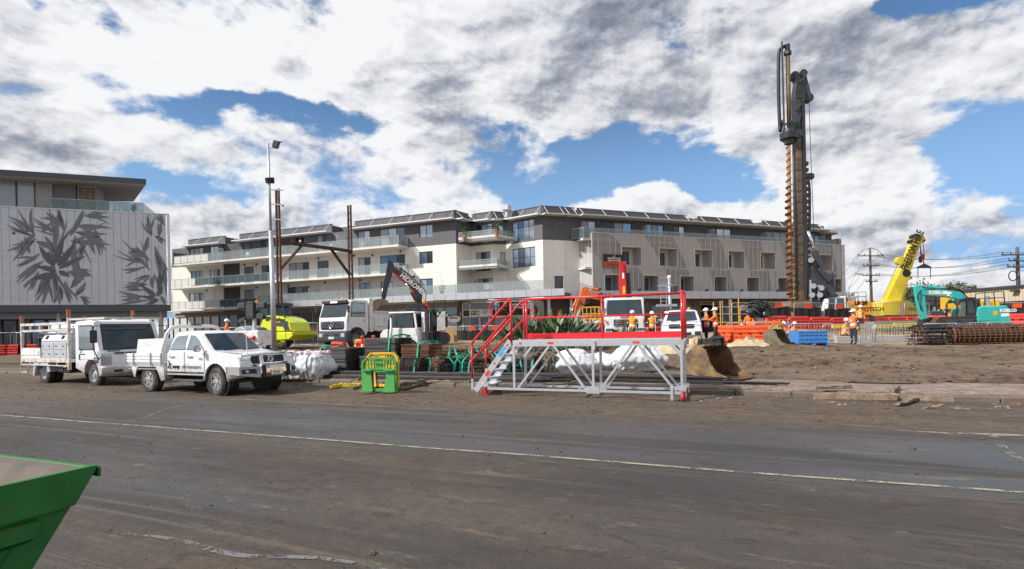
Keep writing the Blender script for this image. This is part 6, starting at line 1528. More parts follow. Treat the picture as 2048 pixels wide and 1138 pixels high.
hoop_roll(818,18.4,1.05,.30,30,'black roll of round hoops strapped with two slings behind the yellow fork frame',RZ+.1)
hoop_roll(880,18.3,.9,.30,26,'brown roll of tilted round hoops at the left of the tangled bar heap',RZ-.5,.35,'rustbar')
hoop_roll(995,17.3,.7,.30,22,'roll of round hoops beside the foot of the platform stairs',RZ+.9,.2)
hoop_roll(1088,17.6,.55,.36,20,'roll of standing hoops seen under the platform deck',RZ+1.2,.1,'rustbar')
def bar_heap(px,Y,L_,n,label,rz,h=.3,seed=1,material='rebar'):
    r=random.Random(seed);p=px_pos(px,Y);t=thing('bent_bar_heap',p,rz,label,'steel bars','heaps of bent bars');b=B();b.tube([(-L_/2,0,0),(L_/2-.1,0,0),(L_/2-.03,.02,.03),(L_/2,.03,.12)],.012,5);me=b.mesh('bent_bar');me.materials.append(m_(material))
    for i in range(n):
        o=link('bent_bar',me,None,t);a=r.gauss(0,.10);o.location=(r.gauss(0,.06),r.uniform(-.32,.32)*(1-i/n*.5),.03+h*i/n);o.rotation_euler=(r.random()*6,r.gauss(0,.10),a)
    for x in(-L_*.35,-L_*.12,L_*.1,L_*.32):
        s=r.uniform(-.1,.1);sling(t,[(x,-.42,.03),(x+s,-.40,h*.8),(x+s*2,-.1,h+.10),(x+s,.25,h+.05)])
bar_heap(905,18.0,1.1,60,'heap of short bent bars with a pink marked end behind the fork frame',.9,.55,2)
bar_heap(948,17.8,1.3,70,'tangled heap of bent bars fanning upward left of the platform stairs',-.75,.62,3)
bar_heap(925,19.2,1.8,70,'rear heap of bent bars carrying raised green slings',.25,.80,4,'rustbar')
bar_heap(985,18.8,1.5,60,'heap of bent bars under the stairs with trailing slings',.5,.66,5)
bar_heap(1045,18.0,1.3,50,'heap of bent bars seen behind the stair stringers',-.3,.50,6)
bar_heap(968,16.9,1.1,40,'low heap of splayed bars at the foot of the stairs',1.3,.36,8,'rustbar')
bar_heap(870,18.6,1.2,50,'heap of bent bars between the rusty hoop stack and the fork frame',.5,.50,9)
# ================================================================= BULK BAGS
def blob_mesh(name,sx,sy,sz,seed,sag=.25,n=30,amp=.07,fr=3.4):
    b=B();bm=bmesh.new();bmesh.ops.create_cube(bm,size=1.0);bmesh.ops.subdivide_edges(bm,edges=bm.edges[:],cuts=n,use_grid_fill=True)
    for v in bm.verts:
        p=v.co.copy();z=p.z+.5
        k=1+.20*math.sin(math.pi*min(1,z*1.05));q=p.normalized()*.56;p=p.lerp(Vector((q.x,q.y,p.z)),.35)
        x,y=p.x*sx*k,p.y*sy*k;zz=z*sz*(1-sag*(p.x**2+p.y**2)*2*z)
        nn=noise.noise(Vector((x*fr*.6+seed,y*fr,zz*fr)))+.5*noise.noise(Vector((x*fr*2.3,y*fr*2.3+seed,zz*fr*2.3)));cr=1-abs(noise.noise(Vector((x*6+seed,y*6,zz*2.4+5))))*2.6
        d_=Vector((x,y,(zz-sz/2)*.8)).normalized();v.co=Vector((x,y,zz))+d_*(amp*nn*.8+amp*.55*cr);v.co.z=max(0,v.co.z)
    me=bpy.data.meshes.new(name);bm.to_mesh(me);bm.free();return me
def bulk_bag(px,Y,sx,sy,sz,seed,rz,label,straps=False,pink=False,sag=.25):
    p=px_pos(px,Y);t=thing('bulk_bag',p,rz,label,'bulk bag','white bulk bags');o=link('bag',blob_mesh('bag',sx,sy,sz,seed,sag),'bag',t,True)
    if straps:
        for x in(-sx*.30,sx*.30):
            b=B();b.loft([[(x+dx_,-sy*.5*k-.10,z)for dx_ in(-.035,.035)]for k,z in((1.12,sz*.45),(1.14,sz*.62),(1.06,sz*.82),(.8,sz*.98))],False,False);b.obj('strap',mat('grey_strap',(.12,.12,.125),.8),t)
    if pink:
        b=B();r=random.Random(seed)
        for i in range(16):
            c=Vector((r.uniform(-sx*.45,sx*.45),r.uniform(-sy*.45,sy*.3),sz*r.uniform(.96,1.06)));b.lathe([(.01,-.05),(.09,-.02),(.07,.05),(.01,.07)],c,(r.uniform(-.5,.5),r.uniform(-.5,.5),1),6)
        b.obj('crumpled_plastic',mat('pink_white_plastic',(.72,.52,.56),.5,var=.4,scale=7),t,kind='stuff')
bulk_bag(588,18.6,1.0,1.0,.82,1,RZ+.05,'white bulk bag with grey straps and pink plastic on top beside the bull bar',True,True)
bulk_bag(624,18.3,1.0,1.0,.84,2,RZ+.1,'white bulk bag with grey straps beside the neat hoop stack',True,True)
bulk_bag(1148,18.0,1.35,1.0,.75,3,.2,'crumpled white bulk bag slumped behind the left truss of the platform',sag=.6)
bulk_bag(1198,18.3,1.25,1.0,.58,4,-.3,'flat sagging white bulk bag between two taller bags behind the platform',sag=.6)
bulk_bag(1275,17.9,1.35,1.1,.88,5,.1,'tall white bulk bag with an orange print behind the right truss of the platform',sag=.4)
# ================================================================= TIMBER AND OTHER LOOSE THINGS BY THE KERB
def plank(px0,py0,px1,py1,w,h,label,z=0.0,material='wood',name='timber_plank',cat='timber',rough=.02,lift=0.0,group=None):
    a,c=onz(px0,py0,z),onz(px1,py1,z);d_=c-a;L_=Vector((d_.x,d_.y)).length;b=B();r=random.Random(int(px0));rings=[]
    for i in range(9):
        f=i/8;x=L_*f;e=[r.uniform(-rough,rough)for _ in range(6)];rings.append([(x+e[4]*(2 if i in(0,8)else 0),-w/2+e[0],e[5]*.3),(x,w/2+e[1],e[5]*.3),(x+e[4],w/2+e[1]*.5,h+e[2]),(x,-w/2+e[0]*.5,h+e[3])])
    b.loft(rings);o=b.obj(name,material,label=label,cat=cat,group=group);u_,t_=ut(a.x,a.y);o.location=(a.x,a.y,(road_z(u_,t_)if t_<0 else gz(a.x,a.y))+lift);o.rotation_euler=(0,0,math.atan2(d_.y,d_.x));return o
plank(1629,803,1795,806,.13,.13,'thick weathered timber post lying by the kerb before a rubber ring',material=mat('pale_weathered_post',(.27,.195,.13),.85,var=.4,scale=12,bump=.5,bscale=35,dirt=(.15,.10,.07),damt=.3,dscale=6))
plank(1790,804,1906,810,.10,.11,'thinner grey timber post butted against the thick one',material=mat('grey_weathered_post',(.22,.17,.12),.85,var=.4,scale=12,bump=.5,bscale=35,dirt=(.12,.085,.06),damt=.35,dscale=6))
plank(1796,818,1836,806,.10,.04,'short broken board leaning across the thinner post',lift=.03)
plank(1785,804,1797,794,.09,.05,'stub of split board resting on the end of the thick post',lift=.15)
plank(1848,821,1890,815,.08,.02,'splintered board fragment lying in the mud past the posts')
plank(1905,820,1948,823,.05,.02,'thin orange brown splinter lying alone on the mud')
plank(1632,798,1702,797,.07,.07,'flat grey board lying behind the thick weathered post',lift=.06)
plank(1655,808,1678,809,.04,.015,'small sliver of wood in front of the thick post')
plank(1990,817,2020,818,.05,.02,'pale stick at the foot of the kerb near the road patch');plank(2022,811,2046,814,.05,.02,'pale stick lying higher against the kerb')
o=onz(1738,796,.04);b=B();b.lathe([(.17,.0),(.26,.0),(.29,.03),(.26,.07),(.17,.06)],n=28,cap=False);ob=b.obj('rubber_ring',mat('blue_grey_rubber',(.05,.058,.066),.6,var=.2),label='blue grey rubber ring lying flat against the kerb behind the timber',cat='ring',smooth_=40);ob.location=(o.x,o.y,.045);ob.rotation_euler=(.10,0,0)
plank(678,776,726,774,.12,.10,'yellow painted timber block sticking out left of the green fork frame',material='craneyellow',lift=.02);plank(662,780,690,773,.09,.08,'second yellow timber laid across the yellow block',material='craneyellow',lift=.02)
plank(704,780,724,775,.08,.07,'short bare timber end by the green fork frame',lift=.01)
plank(800,776,833,765,.08,.07,'bare timber running back from the fork frame to the kerb',lift=.02);plank(800,784,862,769,.08,.06,'longer bare timber lying along the fork tine',lift=.02)
plank(848,775,940,776,.14,.05,'wet brown board lying flat before the platform stairs',lift=.01)
plank(574,754,622,746,.10,.10,'dark timber edging the white bulk bags',z=.15)
# ================================================================= MACHINES FURTHER BACK
def place(px,Y,py=690):p=at(px,py,Y);return Vector((p.x,p.y,gz(p.x,p.y)))
def ram(parent,p,q,r,f=.55,mbody='darkgrey',name='hydraulic_ram'):
    p,q=Vector(p),Vector(q);m1=p.lerp(q,f);b=B();b.cyl(p,m1,r,n=10);o=b.obj(name,mbody,parent,40)
    b=B();b.cyl(m1,q,r*.55,n=8);b.obj('ram_rod','chrome',o,True);return o
def hose(parent,pts,r=.03,n=5,material='black',name='hydraulic_hose'):
    """smooth flexible line through points"""
    P=[Vector(p)for p in pts];out=[]
    for i in range(len(P)-1):
        p0,p1,p2,p3=P[max(i-1,0)],P[i],P[i+1],P[min(i+2,len(P)-1)]
        for k in range(5):
            t=k/5;out.append(.5*((2*p1)+(p2-p0)*t+(2*p0-5*p1+4*p2-p3)*t*t+(3*p1-p0-3*p2+p3)*t**3))
    out.append(P[-1]);b=B();b.tube(out,r,n);return b.obj(name,material,parent,True)
def track(parent,x0,x1,y,w,h,material='darkgrey'):
    r=h/2;pts=[(x1-r+r*math.sin(R(a)),r-r*math.cos(R(a)))for a in range(0,181,30)]+[(x0+r-r*math.sin(R(a)),r+r*math.cos(R(a)))for a in range(0,181,30)]
    b=B();b.prism(pts,y-w*.42,y+w*.42,'y');tr=b.obj('track_frame',material,parent)
    L_=2*(x1-x0-h)+math.pi*h;n=int(L_/.19);me=B();me.box((0,0,0),(.165,w,.05));me=me.mesh('track_shoe');me.materials.append(m_('rust' if material=='darkgrey' else material))
    for i in range(n):
        s=L_*i/n;st=x1-x0-h
        if s<st:x,z,a=x0+r+s,-.0,0
        elif s<st+math.pi*r:q=(s-st)/r;x,z,a=x1-r+r*math.sin(q),r-r*math.cos(q),-q
        elif s<2*st+math.pi*r:x,z,a=x1-r-(s-st-math.pi*r),h,math.pi
        else:q=(s-2*st-math.pi*r)/r;x,z,a=x0+r-r*math.sin(q),r+r*math.cos(q),math.pi-q
        o=link('track_shoe',me,None,tr);o.location=(x,y,z+.02);o.rotation_euler=(0,a,0)
    for k in range(4):b=B();b.cyl((x0+r+(x1-x0-h)*k/3,y-w*.46,r),(x0+r+(x1-x0-h)*k/3,y+w*.46,r),r*.62,n=12);b.obj('track_roller','blacksteel',tr)
def digger_bucket_on(parent,S,pts,w,material,name='bucket'):
    b=B();b.prism(pts,-w/2,w/2,'y');return b.obj(name,material,parent)
def handrail(parent,pts,r=.02,material='black',name='handrail'):
    b=B();b.tube(pts,r,6);return b.obj(name,material,parent,True)
# ---------------------------------------------------------------- tipper truck
p=place(672,33.5);hd=math.atan2(-.87,-.52);t=thing('tipper_truck',p+Vector((.0,0,.1)),hd,'white tipper truck with a star badge on its grille being loaded by the black excavator','truck')
xs=cab_over(t,-1.55,.25,1.22,.75,2.92,1.85,.30,'white',-.55,.50)
b=B();shell(b,[(-.1,.38),(.26,.40),(.34,.55),(.34,.98),(.22,1.06),(-.1,1.06)],1.24,.04,.12);b.obj('bumper',mat('slate_bumper',(.06,.07,.085),.5,var=.1,dirt=(.2,.16,.12),damt=.15),t,30)
b=B();shell(b,[(.1,1.12),(.27,1.12),(.31,1.25),(.29,1.62),(.1,1.66)],1.02,.04,.2);g=b.obj('grille',MATS['slate_bumper'],t,30)
for k in range(3):b=B();b.box((.315,0,1.22+k*.14),(.03,1.75-k*.12,.045));b.obj('grille_bar','black',g)
b=B();ribbon_loop(b,(.345,0,1.40),(.20,.20),24,(1,0,0),.02)
for a in(90,210,330):b.bar((.345,0,1.40),(.345,.19*math.cos(R(a)),1.40+.19*math.sin(R(a))),.035,.025,(1,0,0))
b.obj('badge','chrome',t)
for s in(-1,1):
    b=B();b.box((.32,s*.96,.78),(.06,.34,.26),bev=.04);b.obj('headlight','headlight',t);b=B();b.box((.33,s*.40,.80),(.03,.42,.10));b.obj('bumper_slot','black',t)
    for x in(-.55,-4.3,-5.55):wheel(t,x,s*1.02,.50,.30,s,'dish',False,n=20)
    b=B();b.tube([(q[0],s*1.20,q[1])for q in arch(-.55,.55,.68)],.06,6);b.obj('wheel_arch_trim',MATS['slate_bumper'],t,True)
b=B();b.box((.02,0,2.80),(.14,2.2,.22),ry=.2,bev=.04);b.obj('sun_visor','darkgrey',t);b=B();b.box((.09,0,2.79),(.04,.62,.13));b.obj('visor_plate','signwhite',t)
b=B();b.lathe([(.09,0),(.09,.12),(.05,.17)],(-.6,0,2.92),n=10);b.obj('beacon','amber',t);b=B();b.lathe([(.05,0),(.05,.08),(.03,.1)],(-.3,-.9,2.9),n=8);b.obj('marker_lamp','amber',t)
b=B();b.box((.36,.0,.62),(.02,.5,.14));b.obj('number_plate',mat('pale_green_plate',(.45,.6,.5),.5),t)
b=B();b.b2(-6.3,-.2,-.45,.45,.55,.95);b.obj('chassis','black',t)
b=B();b.b2(-1.95,-1.65,-1.2,1.2,.95,3.02);b.b2(-2.05,-1.6,-1.22,-.9,.8,3.05);b.obj('headboard','whitedirty',t)
b=B();b.prism([(-2.05,1.02),(-6.4,1.02),(-6.5,1.25),(-6.5,2.12),(-2.05,2.25)],-1.22,-1.12,'y');sp_=b.obj('tipper_side','whitedirty',t)
b=B();b.prism([(-2.05,1.02),(-6.4,1.02),(-6.5,1.25),(-6.5,2.12),(-2.05,2.25)],1.12,1.22,'y');b.obj('tipper_side','whitedirty',t)
b=B();b.b2(-6.45,-2.05,-1.12,1.12,1.0,1.1);b.b2(-6.5,-6.42,-1.12,1.12,1.1,2.1);b.obj('tipper_floor','whitedirty',t)
for s in(-1,1):
    b=B();b.bar((-2.05,s*1.24,2.22),(-6.5,s*1.24,2.10),.09,.09);b.bar((-2.05,s*1.23,1.32),(-6.45,s*1.23,1.30),.05,.06);b.obj('side_rail','whitedirty',t);b=B();b.box((-4.3,s*1.23,1.52),(.30,.04,.10));b.obj('side_lamp','black',t)
# ---------------------------------------------------------------- black excavator
S=Side(place(838,37.5),R(180+12));ny=S.near();t=S.thing('excavator','black and white excavator with red striped arm lowering its bucket into the tipper','excavator','excavators')
for s in(-1,1):track(t,-2.0,1.6,s*1.05,.55,.85)
b=B();b.b2(-1.2,1.0,-.7,.7,.35,.95);b.lathe([(.6,.9),(.6,1.1)],n=18);b.obj('undercarriage','blacksteel',t)
WT=m_('white')
b=B();shell(b,S.Q([(880,625),(888,624),(889,662),(872,663),(868,645)]),1.25,.06,.15);b.obj('counterweight','whitedirty',t,30)
b=B();shell(b,S.Q([(840,628),(884,626),(886,655),(840,656)]),1.20,.05,.1);b.obj('house','whitedirty',t,30)
for k in range(4):x0,z0=S.q(872,633+k*6);b=B();b.box((x0,ny*1.215,z0),(.75,.02,.10));b.obj('louvre','darkgrey',t)
x0,z0=S.q(883,640);b=B();b.box((x0,ny*1.225,z0),(.6,.02,1.0));b.obj('dark_panel','black',t);text('HMK',.30,'signwhite',t,(x0+.28,ny*1.24,z0+.2),-Vector((1,0,0))if ny>0 else(1,0,0),(0,0,1));b=B();x0,z0=S.q(882,646);b.box((x0,ny*1.24,z0),(.28,.01,.22));b.obj('reflector','yellow',t)
b=B();shell(b,S.Q([(812,612),(838,610),(850,612),(852,655),(812,655)]),.55,.06,.12);cb=b.obj('cab','blacksteel',t,30);cb.location=(0,ny*.65,0)
for nm,pl_ in(('cab_window',[(815,616),(833,614),(835,636),(816,638)]),('cab_window',[(837,614),(848,616),(849,640),(839,640)])):
    q=S.Q(pl_);b=B();b.poly([(x,ny*1.215,z)for x,z in q]);b.obj(nm,'carglass',t)
x0,z0=S.q(847,607);b=B();b.lathe([(.09,0),(.09,.14),(.05,.2)],(x0,ny*.5,z0),n=10);b.obj('beacon','amber',t)
def arm_thick(S,px_poly):return S.Q(px_poly)
BM=[(843,608),(845,585),(838,570),(815,552),(790,535),(783,527),(779,520),(776,527),(780,540),(800,558),(822,578),(831,592),(834,608)]
b=B();b.prism(S.Q(BM),-.24,.24,'y');b.obj('boom','blacksteel',t)
b=B();q=S.Q([(783,545),(801,560),(823,580),(832,597),(834,597),(825,579),(803,559),(785,544)]);b.prism(q,-.245,.245,'y');b.obj('red_stripe','redpaint',t)
q0,q1=S.q(802,552),S.q(829,572);dv=Vector((q0[0]-q1[0],0,q0[1]-q1[1]))
ang=(Vector((S.q(827,570)[0],0,S.q(827,570)[1]))-Vector((S.q(801,549)[0],0,S.q(801,549)[1])))
text('HIDROMEK',.46,'signwhite',t,(S.q(799,553)[0],ny*.26,S.q(799,553)[1]),ang,Vector((-ang.z,0,ang.x))*(1 if ang.x<0 and False else-1),bold=.012,sx=.93)
b=B();b.prism(S.Q([(776,524),(784,522),(790,536),(784,552),(776,575),(772,596),(766,602),(763,596),(767,570),(772,545)]),-.18,.18,'y');b.obj('stick','blacksteel',t)
ram(t,S.p3(842,578),S.p3(789,534),.10,.6,'blacksteel');ram(t,S.p3(833,604,ny*.3),S.p3(812,566,ny*.3),.09,.5,'blacksteel');ram(t,S.p3(774,548,ny*.0),S.p3(762,592),.08,.6,'blacksteel')
for k in range(3):hose(t,[S.p3(848,610,ny*(.1+.08*k)),S.p3(852,588-k,ny*(.2+.08*k)),S.p3(842,572,ny*.28),S.p3(815,548-k,ny*.2),S.p3(792,533,ny*.2)],.025)
b=B();b.prism(S.Q([(766,598),(777,603),(773,607),(762,609),(752,618),(745,621),(741,612),(744,604),(752,600)]),-.7,.7,'y');b.obj('bucket',mat('worn_digging_steel',(.22,.15,.09),.6,.3,var=.4,scale=3,dirt=(.1,.07,.05),damt=.4),t)
for k in(-.6,-.2,.2,.6):b=B();x0,z0=S.q(744,621);b.box((x0,k,z0),(.2,.12,.16),ry=.6);b.obj('tooth','blacksteel',t)
b=B();x0,z0=S.q(879,616);b.cyl((x0+.9,ny*.9,z0-.25),(x0+.9,ny*.9,z0+.25),.11,n=10);b.obj('fire_extinguisher','redpaint',t)
for k in(-1,1):
    h=S.Q([(866,625),(866,602),(889,602),(889,625)]);handrail(t,[(x,ny*.6+k*.4,z)for x,z in h],.025)
# ---------------------------------------------------------------- white rough terrain forklift
S=Side(place(826,25.5),R(-14));ny=S.near();t=S.thing('forklift','white rough terrain forklift with a tall black mast standing in front of the tipper body','forklift')
for s in(-1,1):wheel(t,S.q(829,680)[0],s*.75,.48,.36,s,'dish',False,22);wheel(t,S.q(786,680)[0],s*.7,.34,.26,s,'dish',False,20)
b=B();shell(b,S.Q([(772,690),(772,668),(778,660),(795,655),(850,655),(850,690)]),.66,.08,.2);b.obj('body','whitedirty',t,40)
for s in(-1,1):
    handrail(t,[(x,s*.62,z)for x,z in S.Q([(789,690),(790,642),(795,630),(812,626),(838,626)])],.055,'darkgrey','roll_frame')
    b=B();b.bar((*[S.q(840,626)[0]],s*.62,S.q(840,626)[1]),(S.q(846,672)[0],s*.62,S.q(846,672)[1]),.08);b.obj('cab_post','whitedirty',t)
    b=B();b.poly([(x,s*.625,z)for x,z in S.Q([(793,655),(795,634),(812,629),(836,629),(838,655)])]);b.obj('cab_window','carglass',t)
b=B();b.b2(S.q(790,630)[0],S.q(842,630)[0],-.68,.68,S.q(815,628)[1],S.q(815,624)[1],bev=.03);b.obj('cab_roof','whitedirty',t)
b=B();x0,z0=S.q(812,662);b.box((x0,0,z0),(.5,.5,.12),bev=.04);b.box((x0-.25,0,z0+.3),(.12,.5,.6),bev=.04);b.obj('seat','black',t)
b=B();x0,z0=S.q(828,652);ribbon_loop(b,(x0,0,z0),(.18,.18),16,(.8,0,.6),.02);b.cyl((x0,0,z0),(x0+.2,0,z0-.35),.03);b.obj('steering_wheel','black',t)
for s in(-1,1):
    xm=S.q(858,640)[0];zt=S.q(858,622)[1];b=B();b.b2(xm,xm+.14,s*.38-.06,s*.38+.06,.15,zt);b.obj('mast_channel','blacksteel',t)
    b=B();b.b2(xm+.16,xm+.27,s*.26-.05,s*.26+.05,.15,zt-.05);b.obj('mast_channel','blacksteel',t)
    b=B();b.prism([(xm+.42,.12),(xm+1.6,.12),(xm+1.6,.15),(xm+.48,.18),(xm+.48,.7),(xm+.42,.7)],s*.3-.05,s*.3+.05,'y');b.obj('fork_tine','black',t)
b=B();b.b2(xm,xm+.28,-.45,.45,zt-.02,zt+.06);b.b2(xm,xm+.28,-.45,.45,1.2,1.28);b.b2(xm+.28,xm+.40,-.5,.5,.5,.62);b.b2(xm+.28,xm+.40,-.5,.5,.18,.28);b.obj('mast_crosshead','blacksteel',t)
for k in range(5):b=B();b.b2(xm+.3,xm+.34,-.45+k*.22,-.42+k*.22,.6,1.25);b.obj('load_guard_bar','black',t)
b=B();b.box((xm-.1,ny*.45,1.7),(.14,.02,.9));b.obj('mast_label','signwhite',t);text('MANITOU',.14,'signred',t,(xm-.06,ny*.465,1.3),(0,0,1),(-1,0,0)if ny<0 else(1,0,0))
handrail(t,[(S.q(800,690)[0],ny*.9,S.q(800,706)[1]),(S.q(800,640)[0],ny*.9,S.q(800,636)[1])],.06,'galv','mirror_post')
# ---------------------------------------------------------------- lime yellow roller
S=Side(place(575,36.5),R(180-24));ny=S.near();t=S.thing('road_roller','lime yellow soil compactor with a rounded engine hood and black cab','roller')
def sq(name,pts,w,material,off=0.0,sm=30,ins=.08,ed=.18):b=B();shell(b,S.Q(pts),w,ins,ed);o=b.obj(name,material,t,sm);o.location=(0,off,0);return o
sq('engine_hood',[(540,653),(546,636),(553,631),(575,632),(590,637),(600,645),(604,662),(562,664),(545,662)],.85,'lime')
sq('rear_bumper',[(561,664),(612,663),(612,669),(603,679),(572,681),(562,676)],1.05,'lime')
q=S.Q([(571,646),(596,642),(597,652),(601,661),(590,661),(587,653),(572,652)]);b=B();b.prism(q,ny*.84,ny*.87,'y');b.obj('engine_grille','darkgrey',t)
sq('cab_roof',[(534,607),(570,606),(571,612),(534,613)],.75,'blacksteel');sq('cab',[(536,612),(566,612),(570,634),(556,634),(548,650),(536,650)],.66,'carglass',ins=.03,ed=.06)
for a,c in(((536,612),(536,652)),((550,612),(548,650)),((566,612),(570,636))):
    for s in(-1,1):b=B();b.bar(S.p3(*a,s*.67),S.p3(*c,s*.67),.07);b.obj('cab_post','blacksteel',t)
for s in(-1,1):wheel(t,S.q(546,667)[0],s*.85,.72,.5,s,'dish',False,22,rim=m_('lime'))
b=B();xd=S.q(505,668)[0];b.lathe([(.74,-1.05),(.76,-1.03),(.76,1.03),(.74,1.05)],(xd,0,.76),(0,1,0),28);b.obj('drum','galv',t,40)
for s in(-1,1):b=B();b.bar((xd-.9,s*1.12,.8),(xd-0+(S.q(536,660)[0]-xd),s*1.0,.9),.10,.35);b.obj('drum_frame','lime',t)
text('Conplant',.36,'signblack',t,(S.q(560,640)[0],ny*.88,S.q(560,640)[1]),(-1,0,-.12),(0,0,1),bold=.01)
for k in range(4):b=B();b.bar((S.q(553+k*1.8,636)[0],ny*.875,S.q(553+k*1.8,642)[1]),(S.q(554+k*1.8,634)[0],ny*.875,S.q(555+k*1.8,633)[1]),.05,.01,(0,1,0));b.obj('hazard_stripe','black',t)
b=B();x0,z0=S.q(568,657);b.cyl((x0,ny*.95,z0-.2),(x0,ny*.95,z0+.28),.09,n=10);b.obj('fire_extinguisher','redpaint',t)
b=B();x0,z0=S.q(513,606);b.lathe([(.08,0),(.08,.14),(.04,.18)],(x0,0,z0),n=10);b.obj('beacon','amber',t)
for px in(565,610):b=B();x0,z0=S.q(px,666);b.box((x0,ny*1.06,z0),(.10,.02,.12));b.obj('tail_light','redpaint',t)
# ---------------------------------------------------------------- mobile light towers
def light_tower(px,Y,rz,label,pxm,top,base,heads,bodymat='whitedirty'):
    S=Side(place(px,Y),rz);ny=S.near();t=S.thing('light_tower',label,'light tower','mobile light towers')
    b=B();shell(b,S.Q(base),.65,.08,.15);b.obj('generator_body',bodymat,t,30)
    for s in(-1,1):wheel(t,S.q(px,690)[0],s*.72,.30,.18,s,'steel',False,16)
    x0,z1=S.q(pxm,top);zb=S.q(pxm,base[0][1])[1]
    for k,(w,f)in enumerate(((.20,.45),(.15,.75),(.11,1.0))):b=B();b.b2(x0-w/2,x0+w/2,-w/2,w/2,zb+(z1-zb)*(0 if k==0 else(.45,.75)[k-1]),zb+(z1-zb)*f);b.obj('mast_section','galv',t)
    for(hx,hy,w,h,tl)in heads:
        x,z=S.q(hx,hy);b=B();b.box((x,ny*.1,z),(w,.22,h),ry=tl,bev=.05);hd_=b.obj('lamp_head','black',t);b=B();b.box((x,ny*.22,z),(w*.82,.012,h*.7),ry=tl);b.obj('lamp_lens','darkgrey',hd_);b=B();b.bar((x0,0,z1-.1),(x,0,z),.05);b.obj('lamp_arm','blacksteel',t)
    return S,t,ny
S,t,ny=light_tower(505,30,R(-20),'white mobile light tower with black lamp heads in front of the roller',508,612,[(482,690),(482,668),(492,662),(535,660),(538,690)],[(488,612,.62,.34,0),(505,621,.60,.95,0),(527,611,.62,.34,0),(525,633,.55,.28,.15),(489,640,.55,.24,-.3)])
x0,z0=S.q(521,675);b=B();b.cyl((x0-.35,ny*.72,z0),(x0+.28,ny*.72,z0),.11,n=12);b.cyl((x0-.35,ny*.72,z0),(x0-.47,ny*.72,z0+.05),.03,n=6);b.obj('fire_extinguisher','redpaint',t)
light_tower(1945,47,R(-15),'dark light tower with paired black lamp heads behind the turquoise excavator',1868,600,[(1855,638),(1855,622),(1882,622),(1882,638)],[(1858,598,.8,.45,0),(1880,598,.8,.45,0),(1858,607,.8,.45,0),(1880,607,.8,.45,0)],'darkgrey')
# ---------------------------------------------------------------- crane truck seen head on
p=place(1250,33.0);t=thing('crane_truck',p,math.atan2(-1,-.12),'white truck facing the road with a folded red crane behind its cab','truck')
cab_over(t,-1.7,.2,1.16,.70,2.75,1.62,.2,'white',-.5,.48)
b=B();shell(b,[(-.1,.35),(.22,.36),(.28,.5),(.28,.95),(-.1,.98)],1.18,.04,.12);b.obj('bumper','white',t,30)
b=B();b.box((.23,0,1.22),(.06,1.3,.42),bev=.05);g=b.obj('grille','black',t)
for k in range(4):b=B();b.box((.27,0,1.06+k*.11),(.03,1.25-k*.04,.05));b.obj('grille_bar','chrome',g)
for s in(-1,1):
    b=B();b.box((.28,s*.92,.68),(.04,.42,.40),bev=.05);b.obj('headlight_pod','darkgrey',t)
    for dy in(-.09,.09):b=B();b.cyl((.29,s*.92+dy,.70),(.315,s*.92+dy,.70),.075,n=12);b.obj('headlight','headlight',t)
    b=B();b.box((.26,s*1.10,1.30),(.03,.08,.22));b.obj('indicator','orange',t)
    for x in(-.5,-4.2,-5.4):wheel(t,x,s*.98,.48,.28,s,'steel',False,18)
    b=B();b.lathe([(.06,0),(.06,.08)],(-.9,s*.7,2.75),n=8);b.obj('beacon','amber',t)
b=B();b.box((.29,0,.62),(.03,.8,.16));b.obj('bumper_slot','black',t);b=B();b.box((.30,.35,.80),(.02,.4,.12));b.obj('number_plate','signwhite',t)
text('TITAN',.22,'signred',t,(.215,-.30,1.50),(0,1,0),(0,0,1),bold=.01)
b=B();b.b2(-6.2,-1.8,-1.15,1.15,.95,1.1);b.b2(-6.2,.1,-.4,.4,.5,.95);b.obj('tray','blacksteel',t)
CRN=m_('redpaint');Sx=Side(p,R(0));
b=B();b.b2(-2.5,-1.9,-.5,.5,1.1,2.4);b.obj('crane_base',CRN,t)
x0=.25;b=B();b.bar((-2.2,x0,2.0),(-2.2,x0-.05,5.15),.34,.30);b.obj('crane_column',CRN,t);b=B();b.prism([(-.10,2.2),(.22,2.2),(.30,3.6),(.12,4.9),(-.05,5.2),(-.14,4.0)],-2.0,-1.75,'x');b.obj('crane_inner_boom',CRN,t)
b=B();b.cyl((-2.1,.55,2.1),(-2.1,.45,4.4),.14,n=10);b.obj('crane_ram','blacksteel',t);b=B();b.box((-1.73,.15,3.3),(.02,.16,.5));b.obj('crane_label','yellow',t);b=B();b.box((-1.73,.12,4.2),(.02,.12,.35));b.obj('crane_label','signwhite',t)
# ---------------------------------------------------------------- orange excavator arm and body behind the plants
S=Side(place(1215,43),R(180+8));ny=S.near();t=S.thing('excavator','orange excavator with carey lettering on its bent arm behind the strappy plants','excavator','excavators')
for s in(-1,1):track(t,-1.8,1.6,s*1.0,.5,.8)
b=B();shell(b,S.Q([(1212,662),(1212,630),(1262,630),(1264,662)]),1.15,.06,.12);b.obj('house','exorange',t,30)
b=B();b.prism(S.Q([(1172,574),(1180,587),(1200,587),(1216,592),(1232,605),(1240,632),(1228,632),(1220,612),(1208,601),(1175,596),(1163,592)]),-.22,.22,'y');b.obj('boom','exorange',t)
b=B();b.prism(S.Q([(1164,576),(1173,573),(1174,590),(1166,612),(1154,637),(1147,635),(1152,612),(1160,590)]),-.18,.18,'y');b.obj('stick','exorange',t)
ram(t,S.p3(1196,580),S.p3(1171,575),.12,.5,'exorange');ram(t,S.p3(1155,594,ny*.2),S.p3(1141,630,ny*.2),.10,.5,'exorange')
